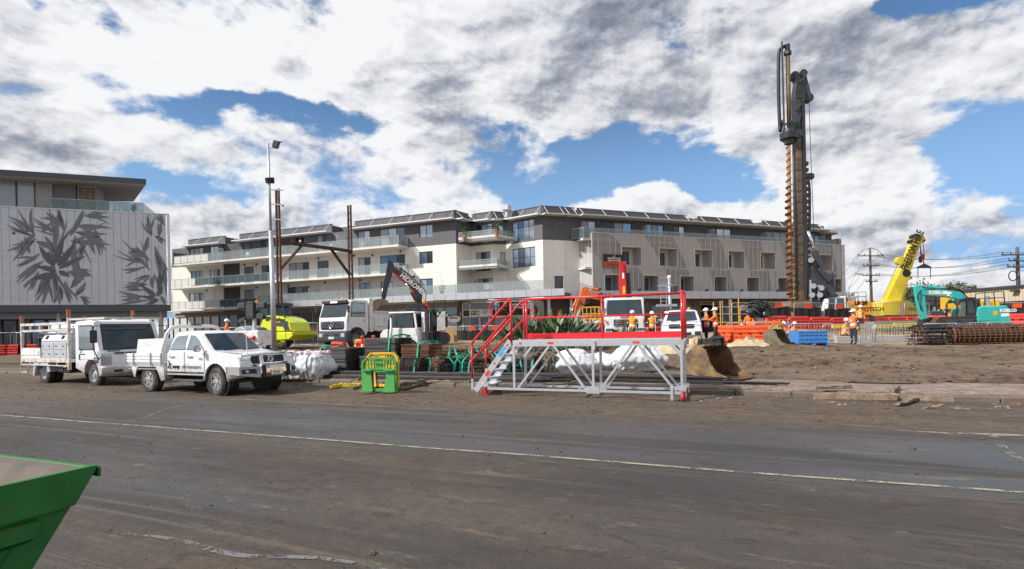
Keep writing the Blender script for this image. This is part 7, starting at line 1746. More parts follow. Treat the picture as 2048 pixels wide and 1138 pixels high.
hose(t,[S.p3(1172,595,ny*.3),S.p3(1174,605,ny*.3),S.p3(1168,610,ny*.3),S.p3(1160,604,ny*.3)],.035);hose(t,[S.p3(1175,592,ny*.3),S.p3(1178,604,ny*.34),S.p3(1170,608,ny*.3)],.035)
text('CAREY',.62,'signblack',t,(S.q(1193,597)[0],ny*.24,S.q(1193,597)[1]),(-1,0,-.12),(0,0,1),bold=.02)
b=B();shell(b,S.Q([(1222,655),(1222,612),(1244,612),(1248,655)]),.45,.05,.1);cb=b.obj('cab','blacksteel',t,30);cb.location.y=ny*.6
# ---------------------------------------------------------------- yellow scissor lift beside the crane truck
S=Side(place(1186,34.5),R(-8));t=S.thing('scissor_lift','small scissor lift with a yellow caged basket beside the crane truck','lift')
x0,z0=S.q(1166,646);x1,z1=S.q(1206,614);zf=S.q(1186,641)[1]
b=B();b.b2(x0,x1,-.42,.42,zf-.16,zf);b.obj('platform','whitedirty',t)
for y in(-.42,.42):
    for k in range(6):x=x0+(x1-x0)*k/5;b=B();b.cyl((x,y,zf),(x,y,z1),.024,n=6);b.obj('basket_post','yellow',t)
    for z in(z1,(zf+z1)/2):b=B();b.cyl((x0,y,z),(x1,y,z),.026,n=6);b.obj('basket_rail','yellow',t)
    b=B();b.b2(x0,x1,y-.01,y+.01,zf,zf+.15);b.obj('basket_kick_board','yellow',t)
for x in(x0,x1):
    for z in(z1,(zf+z1)/2):b=B();b.cyl((x,-.42,z),(x,.42,z),.026,n=6);b.obj('basket_rail','yellow',t)
for k in range(2):
    for y in(-.3,.3):
        for s in(-1,1):b=B();xm=(x0+x1)/2;zz=.35+k*(zf-.55)/2;b.bar((xm-s*.5,y,zz),(xm+s*.5,y,zz+(zf-.55)/2),.05,.08);b.obj('scissor_arm','darkgrey',t)
b=B();b.b2(x0+.05,x1-.05,-.36,.36,.15,.42,bev=.03);b.obj('chassis','darkgrey',t)
for x in(x0+.2,x1-.2):
    for s in(-1,1):wheel(t,x,s*.36,.16,.12,s,'dish',False,14)
# ---------------------------------------------------------------- second ute with its canopy door raised
p=place(1372,27.6);d2=pickup((p.x+.1,p.y+.9,p.z),math.atan2(-.93,-.30),'white ute with canopy door propped open and two workers beside it',tray=False,stripe=True,canopy=True)
# ---------------------------------------------------------------- turquoise excavator
S=Side(place(1915,35.5),R(180-6));ny=S.near();t=S.thing('excavator','turquoise excavator with a horizontal arm standing behind the steel cage','excavator','excavators')
for s in(-1,1):track(t,-1.7,2.0,s*.95,.5,.78)
zt0=S.q(1940,650)[1];b=B();b.b2(S.q(1990,650)[0],S.q(1892,650)[0],-1.1,1.1,zt0-.15,zt0+.12,bev=.05);b.obj('deck','teal',t)
b=B();shell(b,S.Q([(1926,645),(1926,618),(1934,614),(1985,612),(1990,618),(1993,646),(1960,648)]),1.22,.07,.2);b.obj('house','teal',t,30)
b=B();q=S.Q([(1930,641),(1930,621),(1964,617),(1966,640)]);b.prism(q,ny*1.2,ny*1.235,'y');b.obj('engine_door','teal',t)
b=B();q=S.Q([(1957,623),(1966,623),(1966,631),(1957,631)]);b.prism(q,ny*1.23,ny*1.245,'y');b.obj('warning_label','yellow',t)
b=B();q=S.Q([(1973,628),(1987,627),(1988,633),(1973,634)]);b.prism(q,ny*1.20,ny*1.235,'y');b.obj('hire_label','signwhite',t)
text('KOBELCO',.26,'signwhite',t,(S.q(1970,625)[0],ny*1.245,S.q(1970,625)[1]),(-1,0,0),(0,0,1),bold=.012,sx=.8)
cabp=[(1890,643),(1890,608),(1895,602),(1910,598),(1924,597),(1930,641),(1926,645)]
for s in(.15,1.12):
    b=B();b.tube([(x,ny*s,z)for x,z in S.Q(cabp)],.06,6,True);b.obj('cab_frame','blacksteel',t,True)
b=B();b.prism(S.Q([(1892,604),(1910,598),(1924,597),(1925,600),(1911,601),(1893,607)]),ny*.1,ny*1.15,'y');b.obj('cab_roof','blacksteel',t)
b=B();b.prism(S.Q([(1908,602),(1920,601),(1929,641),(1910,643)]),ny*1.10,ny*1.14,'y');b.obj('cab_door','blacksteel',t);b=B();b.prism(S.Q([(1910,604),(1918,603),(1925,626),(1911,627)]),ny*1.13,ny*1.15,'y');b.obj('cab_window','carglass',t)
b=B();b.poly([(x,ny*1.13,z)for x,z in S.Q([(1893,640),(1893,608),(1906,602),(1907,641)])]);b.obj('cab_window',CLEARG,t)
b=B();x0,z0=S.q(1908,634);b.box((x0,ny*.6,z0),(.45,.45,.12),bev=.04);b.box((x0-.22,ny*.6,z0+.35),(.12,.42,.65),bev=.04);b.obj('seat','black',t)
b=B();shell(b,S.Q([(1926,617),(1926,598),(1942,598),(1944,616)]),.45,.05,.1);o=b.obj('air_cleaner_box','darkgrey',t,30);o.location.y=ny*.4
b=B();b.prism(S.Q([(1834,581),(1840,577),(1880,580),(1902,582),(1915,584),(1932,594),(1940,612),(1926,612),(1916,600),(1904,596),(1880,592),(1846,590),(1835,588)]),-.22,.22,'y');b.obj('boom','teal',t)
b=B();b.prism(S.Q([(1829,574),(1833,570),(1840,571),(1846,588),(1851,632),(1848,644),(1843,640),(1837,619),(1831,590)]),-.17,.17,'y');b.obj('stick','teal',t)
ram(t,S.p3(1890,578.5),S.p3(1836,570),.11,.6,'teal');ram(t,S.p3(1916,610,ny*.3),S.p3(1896,589,ny*.3),.10,.5,'teal');ram(t,S.p3(1836,588,0),S.p3(1840,632,0),.08,.55,'teal')
for k in range(4):hose(t,[S.p3(1938,604,ny*(.05+.07*k)),S.p3(1926,586-k,ny*(.1+.06*k)),S.p3(1905,578,ny*.15),S.p3(1870,577.5+k*.5,ny*.2),S.p3(1845,579,ny*.2)],.026)
for k in range(3):hose(t,[S.p3(1842,580,ny*.25),S.p3(1835+k,592,ny*.3),S.p3(1838,605,ny*.28),S.p3(1842+k,620,ny*.22)],.026)
text('KOBELCO',.30,'signwhite',t,(S.q(1853,588.5)[0],ny*.235,S.q(1853,588.5)[1]),(-1,0,-.03),(0,0,1),bold=.014,sx=.85);b=B();b.prism(S.Q([(1882,584),(1898,584),(1898,589),(1882,589)]),ny*.22,ny*.235,'y');b.obj('hire_label','signwhite',t)
b=B();b.prism(S.Q([(1843,638),(1852,636),(1853,648),(1848,655),(1840,654),(1838,648)]),-.35,.35,'y');b.obj('bucket_hitch','blacksteel',t);b=B();b.prism(S.Q([(1846,645),(1859,645),(1859,655),(1846,655)]),-.45,.45,'y');b.obj('hydraulic_clamp','galv',t)
for y_ in(.3,1.1):
    handrail(t,[(x,ny*y_,z)for x,z in S.Q([(1944,612),(1944,588),(1962,586),(1980,585),(1983,612)])],.03);handrail(t,[(x,ny*y_,z)for x,z in S.Q([(1944,598),(1982,597)])],.025)
b=B();x0,z0=S.q(1927,594);b.lathe([(.08,0),(.08,.12),(.05,.16)],(x0,ny*.6,z0),n=10);b.obj('beacon','amber',t)
b=B();b.cyl(S.p3(1976,612,ny*.5),S.p3(1974,592,ny*.5),.12,n=10);b.obj('exhaust','galv',t)
# ---------------------------------------------------------------- yellow skip loader hopper behind it
S=Side(place(1950,44),R(-10));t=S.thing('crusher_hopper','yellow steel hopper machine standing behind the turquoise excavator','hopper')
b=B();b.prism(S.Q([(1925,604),(1986,601),(1986,646),(1940,646)]),-.8,.8,'y');b.obj('hopper','yellow',t)
for k in range(4):x,z=S.q(1934+k*16,620);b=B();b.b2(x-.06,x+.06,-.88,-.8,S.q(1950,645)[1],S.q(1950,604)[1]);b.obj('hopper_rib','yellow',t)
b=B();b.b2(S.q(1888,600)[0],S.q(1905,600)[0],-.5,.5,S.q(1895,618)[1],S.q(1895,594)[1]);b.obj('feed_box','yellow',t);b=B();b.b2(S.q(1898,600)[0],S.q(1902,600)[0],-.1,.1,0,S.q(1895,618)[1]);b.obj('leg','yellow',t);b=B();b.b2(S.q(1975,600)[0],S.q(1985,600)[0],-.6,.6,0,S.q(1975,644)[1]);b.obj('leg','yellow',t)
# ---------------------------------------------------------------- yellow mobile crane
S=Side(place(1790,52),R(-4));ny=S.near();t=S.thing('mobile_crane','yellow mobile crane with raised telescopic boom and a hanging spreader bar','crane')
b=B();shell(b,S.Q([(1745,618),(1748,606),(1764,602),(1800,603),(1809,609),(1813,614),(1833,618),(1834,632),(1750,632)]),1.3,.08,.2);b.obj('superstructure','craneyellow',t,30)
b=B();b.b2(S.q(1715,640)[0],S.q(1836,640)[0],-1.35,1.35,.7,S.q(1780,632)[1]);b.obj('carrier','darkgrey',t)
for px in(1728,1752,1795,1818):
    for s in(-1,1):wheel(t,S.q(px,640)[0],s*1.15,.6,.4,s,'dish',False,16)
b=B();q=S.Q([(1782,610),(1788,610),(1788,630),(1782,630)]);b.prism(q,ny*1.31,ny*1.34,'y');hz_=b.obj('hazard_panel','signwhite',t)
for k in range(4):x,z=S.q(1785,612.5+k*5);b=B();b.box((x,ny*1.345,z),(.34,.01,.10),ry=.6);b.obj('hazard_stripe','redpaint',hz_)
b=B();q=S.Q([(1793,616),(1813,615),(1813,630),(1793,630)]);b.prism(q,ny*1.3,ny*1.33,'y');b.obj('locker_door','craneyellow',t);text('PRESTON',.40,'signblack',t,(S.q(1797,621)[0],ny*1.345,S.q(1797,622)[1]),(1,0,0),(0,0,1))
bl=S.Q([(1767,603),(1795,602),(1819,543),(1833,500),(1822,482),(1806,512),(1790,555)]);b=B();b.prism(S.Q([(1766,604),(1795,604),(1818,545),(1799,536)]),-.42,.42,'y');b.obj('boom_base_section','craneyellow',t)
b=B();b.prism(S.Q([(1801,541),(1816,546),(1832,500),(1820,488)]),-.34,.34,'y');b.obj('boom_top_section','craneyellow',t)
b=B();b.prism(S.Q([(1820,490),(1832,500),(1840,483),(1845,480),(1843,474),(1830,468),(1824,474)]),-.40,.40,'y');b.obj('boom_head','craneyellow',t)
for(px,py,r)in((1828,474,.28),(1842,481,.22),(1822,483,.2)):x,z=S.q(px,py);b=B();b.cyl((x,-.3,z),(x,.3,z),r,n=14);b.obj('sheave','blacksteel',t)
d_=Vector((S.q(1822,510)[0]-S.q(1800,562)[0],0,S.q(1822,510)[1]-S.q(1800,562)[1]));text('PRESTON HIRE',.95,'signblack',t,(S.q(1809,543)[0],ny*.44,S.q(1809,543)[1]),d_,Vector((-d_.z,0,d_.x)),bold=.025,sx=.62)
x,z=S.q(1807,547);b=B();b.lathe([(.36,0),(.36,.02)],(x,ny*.43,z),(0,ny,0),16);b.obj('emblem','signblack',t)
x,z=S.q(1800,522);b=B();b.cyl((x,-.25,z),(x,.25,z),.40,n=16);b.obj('cable_drum','craneyellow',t)
ram(t,S.p3(1799,606),S.p3(1812,545),.30,.72,'craneyellow','lift_ram');b=B();b.prism(S.Q([(1806,548),(1818,554),(1822,553),(1823,558),(1812,561),(1808,556)]),-.15,.15,'y');b.obj('jib_bracket','craneyellow',t)
b=B();b.cyl(S.p3(1766,596,0),S.p3(1795,530,0),.02,n=4);b.obj('guy_rope','blacksteel',t)
q0=S.p3(1843,484);
for dx in(-.12,.12):b=B();b.cyl(q0+Vector((dx,0,0)),S.p3(1846,512)+Vector((dx,0,0)),.03,n=4);b.obj('hoist_rope','blacksteel',t)
b=B();b.cyl(S.p3(1841,484),S.p3(1841,514),.03,n=4);b.obj('hoist_rope','blacksteel',t)
b=B();b.box(S.p3(1841,519),(.26,.3,.62),bev=.08);b.obj('hook_block','blacksteel',t);b=B();b.box(S.p3(1846.5,513),(.24,.26,.5),bev=.08);b.cyl(S.p3(1847,517),S.p3(1847,528),.05,n=6);b.obj('hook_block','redpaint',t)
b=B();b.prism(S.Q([(1834,534),(1848,527),(1862,534),(1862,536),(1834,536)]),-.08,.08,'y');sb=b.obj('spreader_bar','blacksteel',t)
for px in(1836,1861):b=B();b.cyl(S.p3(px,535),S.p3(px,557),.04,.03,n=5);b.obj('spreader_leg','blacksteel',sb)
# ---------------------------------------------------------------- piling rig
S=Side(place(1596,45.5),R(-3));ny=S.near();t=S.thing('piling_rig','tall piling rig with a rusty auger on its mast and an orange engine house','drilling rig')
for s in(-1,1):track(t,S.q(1620,650)[0],S.q(1725,650)[0],s*1.4,.7,.95)
a0,a1=S.p3(1577,284,ny*.3),S.p3(1582,603,ny*.3);ax=(a1-a0).normalized();L_=(a1-a0).length
AUG=mat('clay_rusty_auger',(.27,.13,.05),.85,var=.45,scale=.8,dirt=(.33,.27,.19),damt=.35,dscale=.7,bump=.4,bscale=12)
b=B();b.cyl(a0,a1,.13,.16,n=10);b.obj('auger_stem',AUG,t,True)
e1=ax.orthogonal().normalized();e2=ax.cross(e1);pitch=.545;turns=int((L_-.5)/pitch);per=14
for k in range(turns):
    b=B();vs=[]
    for i in range(per+1):
        a=2*math.pi*i/per;h=.4+(k+i/per)*pitch;ro=.205+.185*smooth(2.0,6.0,h)+.015*math.sin(k*2.1+i);d0=e1*math.cos(a)+e2*math.sin(a);c=a0+ax*h
        vs+=[c+d0*.12-ax*.02,c+d0*ro-ax*.012,c+d0*ro+ax*.012,c+d0*.12+ax*.035]
    b._add(vs,[(4*i+j,4*i+(j+1)%4,4*i+4+(j+1)%4,4*i+4+j)for i in range(per)for j in range(4)]);b.obj('auger_flight',AUG,t)
b=B();b.cyl(S.p3(1575.5,104,ny*.3),S.p3(1578.5,262,ny*.3),.17,n=12);b.obj('kelly_tube',mat('ochre_tube',(.20,.12,.05),.6,.2,var=.4,scale=1.5,dirt=(.06,.05,.04),damt=.4),t,True)
b=B();b.lathe([(.17,0),(.30,.1),(.30,.35),(.2,.45),(.2,.9),(.1,1.0)],S.p3(1575.4,112,ny*.3),(0,0,1),12);b.obj('swivel','blacksteel',t,30)
hose(t,[S.p3(1576,96,ny*.3),S.p3(1571,92,ny*.3),S.p3(1562,98,ny*.3),S.p3(1557.5,110,ny*.3),S.p3(1557,180,ny*.3),S.p3(1559,240,ny*.3),S.p3(1560.5,262,ny*.3)],.14,8,name='concrete_hose');hose(t,[S.p3(1560.5,264,ny*.3),S.p3(1562,258,ny*.3),S.p3(1566,240,ny*.3)],.10,6)
b=B();b.cyl(S.p3(1563.7,83,ny*.5),S.p3(1568.5,262,ny*.5),.07,n=6);b.obj('guide_rod','darkgrey',t)
b=B();b.lathe([(.35,-1.25),(.40,-.9),(.68,-.85),(.72,-.35),(.55,-.3),(.45,0)],S.p3(1577.5,258,ny*.3),(0,0,1),16);b.obj('rotary_head','blacksteel',t,30);b=B();b.prism(S.Q([(1567,268),(1600,262),(1602,272),(1596,280),(1570,282)]),-.45,.45,'y');b.obj('rotary_head_carriage','darkgrey',t)
for k in range(5):x,z=S.q(1572+k*4.5,256);b=B();b.cyl((x,ny*.5,z-.1),(x,ny*.5,z+.35),.07,n=6);b.obj('drive_motor','blacksteel',t)
MST=mat('mast_olive_steel',(.12,.105,.08),.6,.3,var=.35,scale=.9,dirt=(.22,.12,.05),damt=.30,dscale=.8)
b=B();b.prism(S.Q([(1589,280),(1598.5,280),(1604,603),(1592.5,603)]),-.42,.42,'y');b.obj('mast',MST,t)
b=B();b.prism(S.Q([(1598.5,200),(1604,200),(1613,618),(1604,618)]),-.5,.5,'y');b.obj('mast_back','blacksteel',t);b=B();b.prism(S.Q([(1586,200),(1598,200),(1599,280),(1588,280)]),-.35,.35,'y');b.obj('mast_top_section','darkgrey',t)
b=B();b.prism(S.Q([(1585,152),(1590,148),(1598,160),(1606,178),(1608,200),(1586,200),(1588,178),(1590,165)]),-.38,.38,'y');b.obj('mast_head','blacksteel',t)
b=B();b.prism(S.Q([(1603,145),(1607,144),(1620,196),(1616,203),(1610,190),(1598,180),(1606,165)]),-.3,.3,'y');b.obj('pulley_arm','darkgrey',t)
for(px,py,r)in((1588,153,.35),(1605,148,.30),(1616,197,.36),(1610,176,.25)):x,z=S.q(px,py);b=B();b.cyl((x,-.25,z),(x,.25,z),r,n=14);b.obj('sheave','blacksteel',t)
for a_,c_ in(((1598,165),(1612,150)),((1592,222),(1604,205)),((1594,262),(1600,230)),((1588,240),(1568,250))):b=B();b.bar(S.p3(*a_,ny*.4),S.p3(*c_,ny*.4),.14);b.obj('mast_bracket','darkgrey',t)
b=B();b.cyl(S.p3(1618,203),S.p3(1623,348),.025,n=4);b.obj('hoist_rope','blacksteel',t);b=B();b.cyl(S.p3(1623,348),S.p3(1632,560),.025,n=4);b.obj('hoist_rope','blacksteel',t)
for k in range(14):x,z=S.q(1590+k*.7,300+k*21);b=B();b.box((x,ny*.43,z),(.38,.03,.16));b.obj('mast_step','rust',t)
for k in range(22):x,z=S.q(1608.6+k*.32,330+k*12.5);b=B();b.box((x,ny*.3,z),(.26,.4,.30),bev=.03);b.obj('energy_chain_link','black',t)
for k in range(3):hose(t,[S.p3(1616,352,ny*(.2+.1*k)),S.p3(1620-k,380,ny*.4),S.p3(1620-k,450,ny*.4),S.p3(1617-k,480,ny*.4),S.p3(1612,486-k,ny*.4),S.p3(1607,470,ny*.4),S.p3(1607,430,ny*.3)],.07,6)
b=B();b.box(S.p3(1616,353),(.9,.5,.5),bev=.1);b.obj('hose_guide','darkgrey',t)
ram(t,S.p3(1650,566,ny*.5),S.p3(1616,462,ny*.5),.24,.62,'darkgrey','mast_ram');ram(t,S.p3(1650,566,-ny*.5),S.p3(1616,462,-ny*.5),.24,.62,'darkgrey','mast_ram')
b=B();b.prism(S.Q([(1610,540),(1622,520),(1628,540),(1640,552),(1652,556),(1656,595),(1648,622),(1612,622)]),-.7,.7,'y');b.obj('mast_linkage','darkgrey',t)
b=B();b.prism(S.Q([(1622,541),(1630,536),(1652,558),(1644,566)]),ny*.7,ny*1.0,'y');b.obj('linkage_plate','darkgrey',t);b=B();b.prism(S.Q([(1656,545),(1662,590),(1652,622),(1640,622),(1648,590),(1646,560)]),ny*.5,ny*.8,'y');b.obj('linkage_plate','darkgrey',t)
for(px,py)in((1627,572),(1643,576),(1624,590),(1622,520),(1640,590)):b=B();b.cyl(S.p3(px,py,ny*.7),S.p3(px,py,ny*1.05),.22,n=10);b.obj('winch_motor','galv',t)
for(px,z0_,z1_)in((1637,570,600),(1621,560,620),(1612,500,620),(1618,585,622)):b=B();b.cyl(S.p3(px,z0_,ny*.8),S.p3(px,z1_,ny*.8),.09,n=8);b.obj('linkage_rod','galv' if px>1620 else 'blacksteel',t)
b=B();b.prism(S.Q([(1568,613),(1572,603),(1612,602),(1612,612),(1604,617),(1572,616)]),-.9,.9,'y');b.obj('auger_guide_foot',mat('clay_steel',(.20,.12,.07),.85,var=.4,scale=2),t);b=B();b.lathe([(.5,0),(.42,.9)],S.p3(1587,644),(0,0,1),14);b.obj('auger_tip',AUG,t)
b=B();shell(b,S.Q([(1634,622),(1636,598),(1642,595),(1672,594),(1674,628),(1640,628)]),.62,.06,.12);cb=b.obj('cab','white',t,30);cb.location.y=ny*.9
b=B();b.prism(S.Q([(1637,620),(1639,600),(1650,598),(1649,622)]),ny*1.515,ny*1.535,'y');b.obj('cab_window','glass',t);b=B();b.prism(S.Q([(1653,620),(1654,599),(1667,598),(1668,619)]),ny*1.515,ny*1.535,'y');b.obj('cab_window','glass',t);b=B();b.prism(S.Q([(1632,595),(1655,591),(1656,594),(1636,599)]),ny*.2,ny*1.6,'y');b.obj('cab_roof','blacksteel',t)
LO_=mat('liebherr_style_orange',(.66,.30,.025),.45,var=.1,dirt=(.3,.18,.08),damt=.15)
b=B();shell(b,S.Q([(1674,636),(1674,605),(1720,603),(1724,608),(1725,636)]),1.5,.06,.15);b.obj('engine_house',LO_,t,30)
text('LB 28',.42,'signblack',t,(S.q(1688,611)[0],ny*1.515,S.q(1688,611)[1]),(1,0,0),(0,0,1),bold=.02);text('GEOTECH',.46,'signblack',t,(S.q(1692,624)[0],ny*1.515,S.q(1692,624)[1]),(1,0,0),(0,0,1),bold=.01)
for y_ in(.3,1.4):
    handrail(t,[(x,ny*y_,z)for x,z in S.Q([(1682,604),(1682,587),(1712,586),(1712,604)])],.035,'galv');handrail(t,[(x,ny*y_,z)for x,z in S.Q([(1682,595),(1712,595)])],.03,'galv')
b=B();b.cyl(S.p3(1693,600),S.p3(1709,600),.25,n=12);b.obj('silencer','galv',t)
for k in range(6):x,z=S.q(1680,610+k*5);b=B();b.bar((x-.18,ny*1.56,z),(x+.18,ny*1.56,z),.04);b.obj('ladder_rung','galv',t)
# ---------------------------------------------------------------- black piling tool wrapped in hoses beside the scaffold
S=Side(place(1512,33),R(0));ny=S.near();t=S.thing('drilling_tool','black hose covered drilling attachment standing on a steel post by the scaffold','drill attachment')
b=B();b.b2(S.q(1514,640)[0],S.q(1525,640)[0],-.2,.2,0,S.q(1520,625)[1]);b.obj('post','galv',t)
r=random.Random(9)
for i in range(16):
    px,py=r.uniform(1500,1534),r.uniform(608,632);c=S.p3(px,py,r.uniform(-.4,.4));b=B();b.box(c,(r.uniform(.25,.6),.35,r.uniform(.2,.45)),rz=r.random(),ry=r.random(),bev=.06);b.obj('tool_block','blacksteel',t)
for i in range(16):
    a=S.p3(r.uniform(1484,1512),r.uniform(608,622),r.uniform(-.3,.3));c=S.p3(r.uniform(1520,1545),r.uniform(612,632),r.uniform(-.3,.3));m=(a+c)/2+Vector((0,ny*.4,r.uniform(-.3,.5)));hose(t,[a,m,c],.05)
for i in range(3):b=B();b.cyl(S.p3(1482,612+i*4),S.p3(1508,614+i*3),.06,n=6);b.obj('steel_rod','galv',t)
# ================================================================= BARRIERS AND FENCES
PROTO={}
def water_barrier(key):
    if key in PROTO:return PROTO[key]
    t=thing('water_barrier',(0,-50,0));prof=[(-.26,.0),(-.26,.22),(-.18,.30),(-.20,.42),(-.13,.50),(-.16,.62),(-.10,.70),(-.12,.84),(-.06,.95),(.06,.95),(.12,.84),(.10,.70),(.16,.62),(.13,.50),(.20,.42),(.18,.30),(.26,.22),(.26,.0)]
    b=B();b.prism(prof,-.97,.97,'x');b.obj('shell',key,t)
    for x in(-.5,.5):b=B();b.box((x,0,.12),(.26,.54,.12));b.obj('fork_slot','black',t)
    for x in(-.7,-.25,.25,.7):b=B();b.cyl((x,-.205,.56),(x,.205,.56),.045,n=10);b.obj('tie_hole','black',t)
    b=B();b.box((.99,0,.5),(.06,.12,.8),bev=.02);b.obj('lock_joint',key,t)
    PROTO[key]=t;return t
used=set()
def put(proto,loc,rz,label,cat,group):
    if proto.name in used:o=dup(proto,loc,rz)
    else:used.add(proto.name);KIDS[proto.name]=[(k,children(k))for k in children(proto)];o=proto;o.location=loc;o.rotation_euler=(0,0,rz)
    return tag(o,label,cat,group)
def gp(px,Y,dz=0.0):p=place(px,Y);p.z+=dz;return p
def row(proto,a,c,n,label,cat,group,dz=0.0):
    A,C=gp(*a),gp(*c);d=C-A
    for i in range(n):
        p=A+d*((i+.5)/n);p.z=gz(p.x,p.y)+dz;put(proto,p,math.atan2(d.y,d.x),label,cat,group)
G1='water filled road barriers'
row(water_barrier('redplastic'),(1530,39),(1845,46.5),8,'red water barrier in the long line between the piling rig and the trench','barrier',G1)
row(water_barrier('redplastic'),(1850,42),(2075,38),6,'red water barrier in the line behind the turquoise excavator','barrier',G1)
row(water_barrier('redplastic'),(-30,49),(118,51),4,'red water barrier under the leaf mural behind the tray truck','barrier',G1)
row(water_barrier('redplastic'),(1288,37),(1335,38),1,'red water barrier behind the surveyor with the pole','barrier',G1)
put(water_barrier('orange'),gp(1460,29.2),R(-62),'bright orange barrier set end on beside the two men at the ute','barrier',G1);put(water_barrier('orange'),gp(1508,27.4),R(-8),'bright orange barrier broadside in front of the orange generator','barrier',G1)
put(water_barrier('redplastic'),gp(677,25.5),R(-58),'red barrier beside the traffic cone in front of the tipper','barrier',G1);put(water_barrier('redplastic'),gp(755,25.5),R(6),'red barrier behind the hoop stacks under two orange posts','barrier',G1);put(water_barrier('yellow'),gp(722,26.6),R(-62),'yellow barrier between the two red ones in front of the tipper','barrier',G1)
def mesh_barrier():
    t=thing('crowd_barrier',(0,-50,0));b=B();L_=1.12
    b.tube([(-L_,0,.22),(-L_,0,.95),(-L_+.1,0,1.06),(L_-.1,0,1.06),(L_,0,.95),(L_,0,.22)],.022,6,True);b.obj('frame','galv',t,True)
    me=B();me.cyl((0,0,.22),(0,0,1.06),.009,n=5);me=me.mesh('bar');me.materials.append(m_('galv'))
    for i in range(15):o=link('bar',me,None,t);o.location.x=-L_+2*L_*(i+1)/16
    for x in(-.8,.8):b=B();b.tube([(x,-.28,.01),(x,0,.10),(x,.28,.01)],.018,5);b.bar((x,0,.08),(x,0,.25),.03);b.obj('foot','galv',t)
    return t
MBR=mesh_barrier();G2='galvanised crowd barriers'
row(MBR,(1466,30.5),(1575,30.5),2,'crowd barrier behind the bright orange barriers','barrier',G2);row(MBR,(1590,29.5),(1726,29.0),2,'crowd barrier behind the blue crate','barrier',G2)
row(MBR,(1722,28.6),(1748,26.8),1,'crowd barrier swung out like a gate by the helmeted foreman','barrier',G2);row(MBR,(1746,28.2),(1832,28.2),1,'crowd barrier at the open end of the steel cage','barrier',G2);row(MBR,(1862,31.5),(2060,29.8),3,'crowd barrier behind the steel cage','barrier',G2)
CLN=glass_mat('wire_mesh_infill',(.35,.36,.37),.16,.8)
def fence_panel(cloth):
    t=thing('fence_panel',(0,-50,0));b=B();b.tube([(-1.15,0,.1),(-1.15,0,1.95),(-1.07,0,2.05),(1.07,0,2.05),(1.15,0,1.95),(1.15,0,.1)],.022,6,True);b.obj('frame','galv',t,True)
    b=B()
    for i in range(14):b.cyl((-1.1+i*.17,0,.1),(-1.1+i*.17,0,2.04),.004,n=3,cap=False)
    for i in range(9):b.cyl((-1.15,0,.2+i*.22),(1.15,0,.2+i*.22),.004,n=3,cap=False)
    b.obj('wire_mesh','galv',t,kind='stuff')
    if cloth:
        b=B();n=12;b.loft([[(-1.14+2.28*i/n,-.03+.03*math.sin(i*1.9),z+.06*math.sin(i*.8)*k)for i in range(n+1)]for z,k in((.12,0),(.7,.2),(1.62,1))],False,False);b.obj('shade_cloth','cloth',t)
        b=B();b.box((.1,-.06,1.80),(.62,.01,.36));b.obj('red_notice','signred',t)
    for x in(-1.15,1.15):b=B();b.box((x,0,.07),(.22,.55,.14),bev=.03);b.obj('foot_block','concrete',t)
    return t
FC,FN=fence_panel(True),fence_panel(False);G3='temporary fence panels'
row(FC,(1462,42),(1706,43.5),4,'temporary fence panel with black shade cloth and a red notice before the piling rig','fence',G3);row(FN,(1700,45),(1862,46),3,'bare wire fence panel in front of the yellow crane','fence',G3)
row(FN,(-20,50.5),(120,52),3,'bare wire fence panel behind the barriers under the mural','fence',G3);row(FN,(425,51),(640,49),4,'bare wire fence panel before the terracotta shop band','fence',G3);row(FC,(832,52),(1010,51),4,'low fence panel with black cloth along the yoghurt shop front','fence',G3,-.75);row(FC,(1996,47),(2070,46),1,'black cloth fence panel beside the beige shed','fence',G3)
# ================================================================= OTHER SITE THINGS
p=gp(1617,26.6);t=thing('plastic_crate',p,R(-4),'blue slatted plastic pallet crate beside the olive bucket','crate')
for y in(-.5,.5):
    b=B();b.b2(-.66,.66,y-.02,y+.02,.14,.66);b.obj('side_panel','blue',t)
    for i in range(6):
        for j in range(2):b=B();b.box((-.52+i*.21,y-.025,.30+j*.2),(.15,.015,.03));b.obj('vent_slot',mat('dark_blue_slot',(.012,.06,.2),.7),t)
    b=B();b.b2(-.68,.68,y-.04,y+.04,.64,.70);b.obj('rim','blue',t)
for x in(-.66,.66):b=B();b.b2(x-.02,x+.02,-.48,.48,.14,.66);b.obj('side_panel','blue',t);b=B();b.b2(x-.06,x+.06,-.52,.52,0,.14);b.obj('skid','blue',t)
b=B();b.b2(-.64,.64,-.48,.48,.10,.14);b.obj('floor','blue',t);b=B();b.b2(-.06,.06,-.52,.52,0,.10);b.obj('skid','blue',t)
S=Side(gp(1530,31),R(-3));t=S.thing('generator','orange generator set with white labels behind the orange barriers','generator');b=B();shell(b,[(-.85,.1),(-.85,1.02),(-.7,1.16),(.7,1.16),(.85,1.02),(.85,.1)],.5,.05,.08);b.obj('canopy','exorange',t,30)
for(x,z,w,h)in((-.35,.85,.2,.1),(-.3,.55,.3,.08),(.2,.75,.5,.06),(.25,.45,.42,.16),(.65,.4,.16,.18)):b=B();b.box((x,-.505,z),(w,.008,h));b.obj('label','signwhite',t)
for x in(-.6,.1,.55):b=B();b.box((x,-.51,.95),(.09,.02,.07));b.obj('latch','black',t)
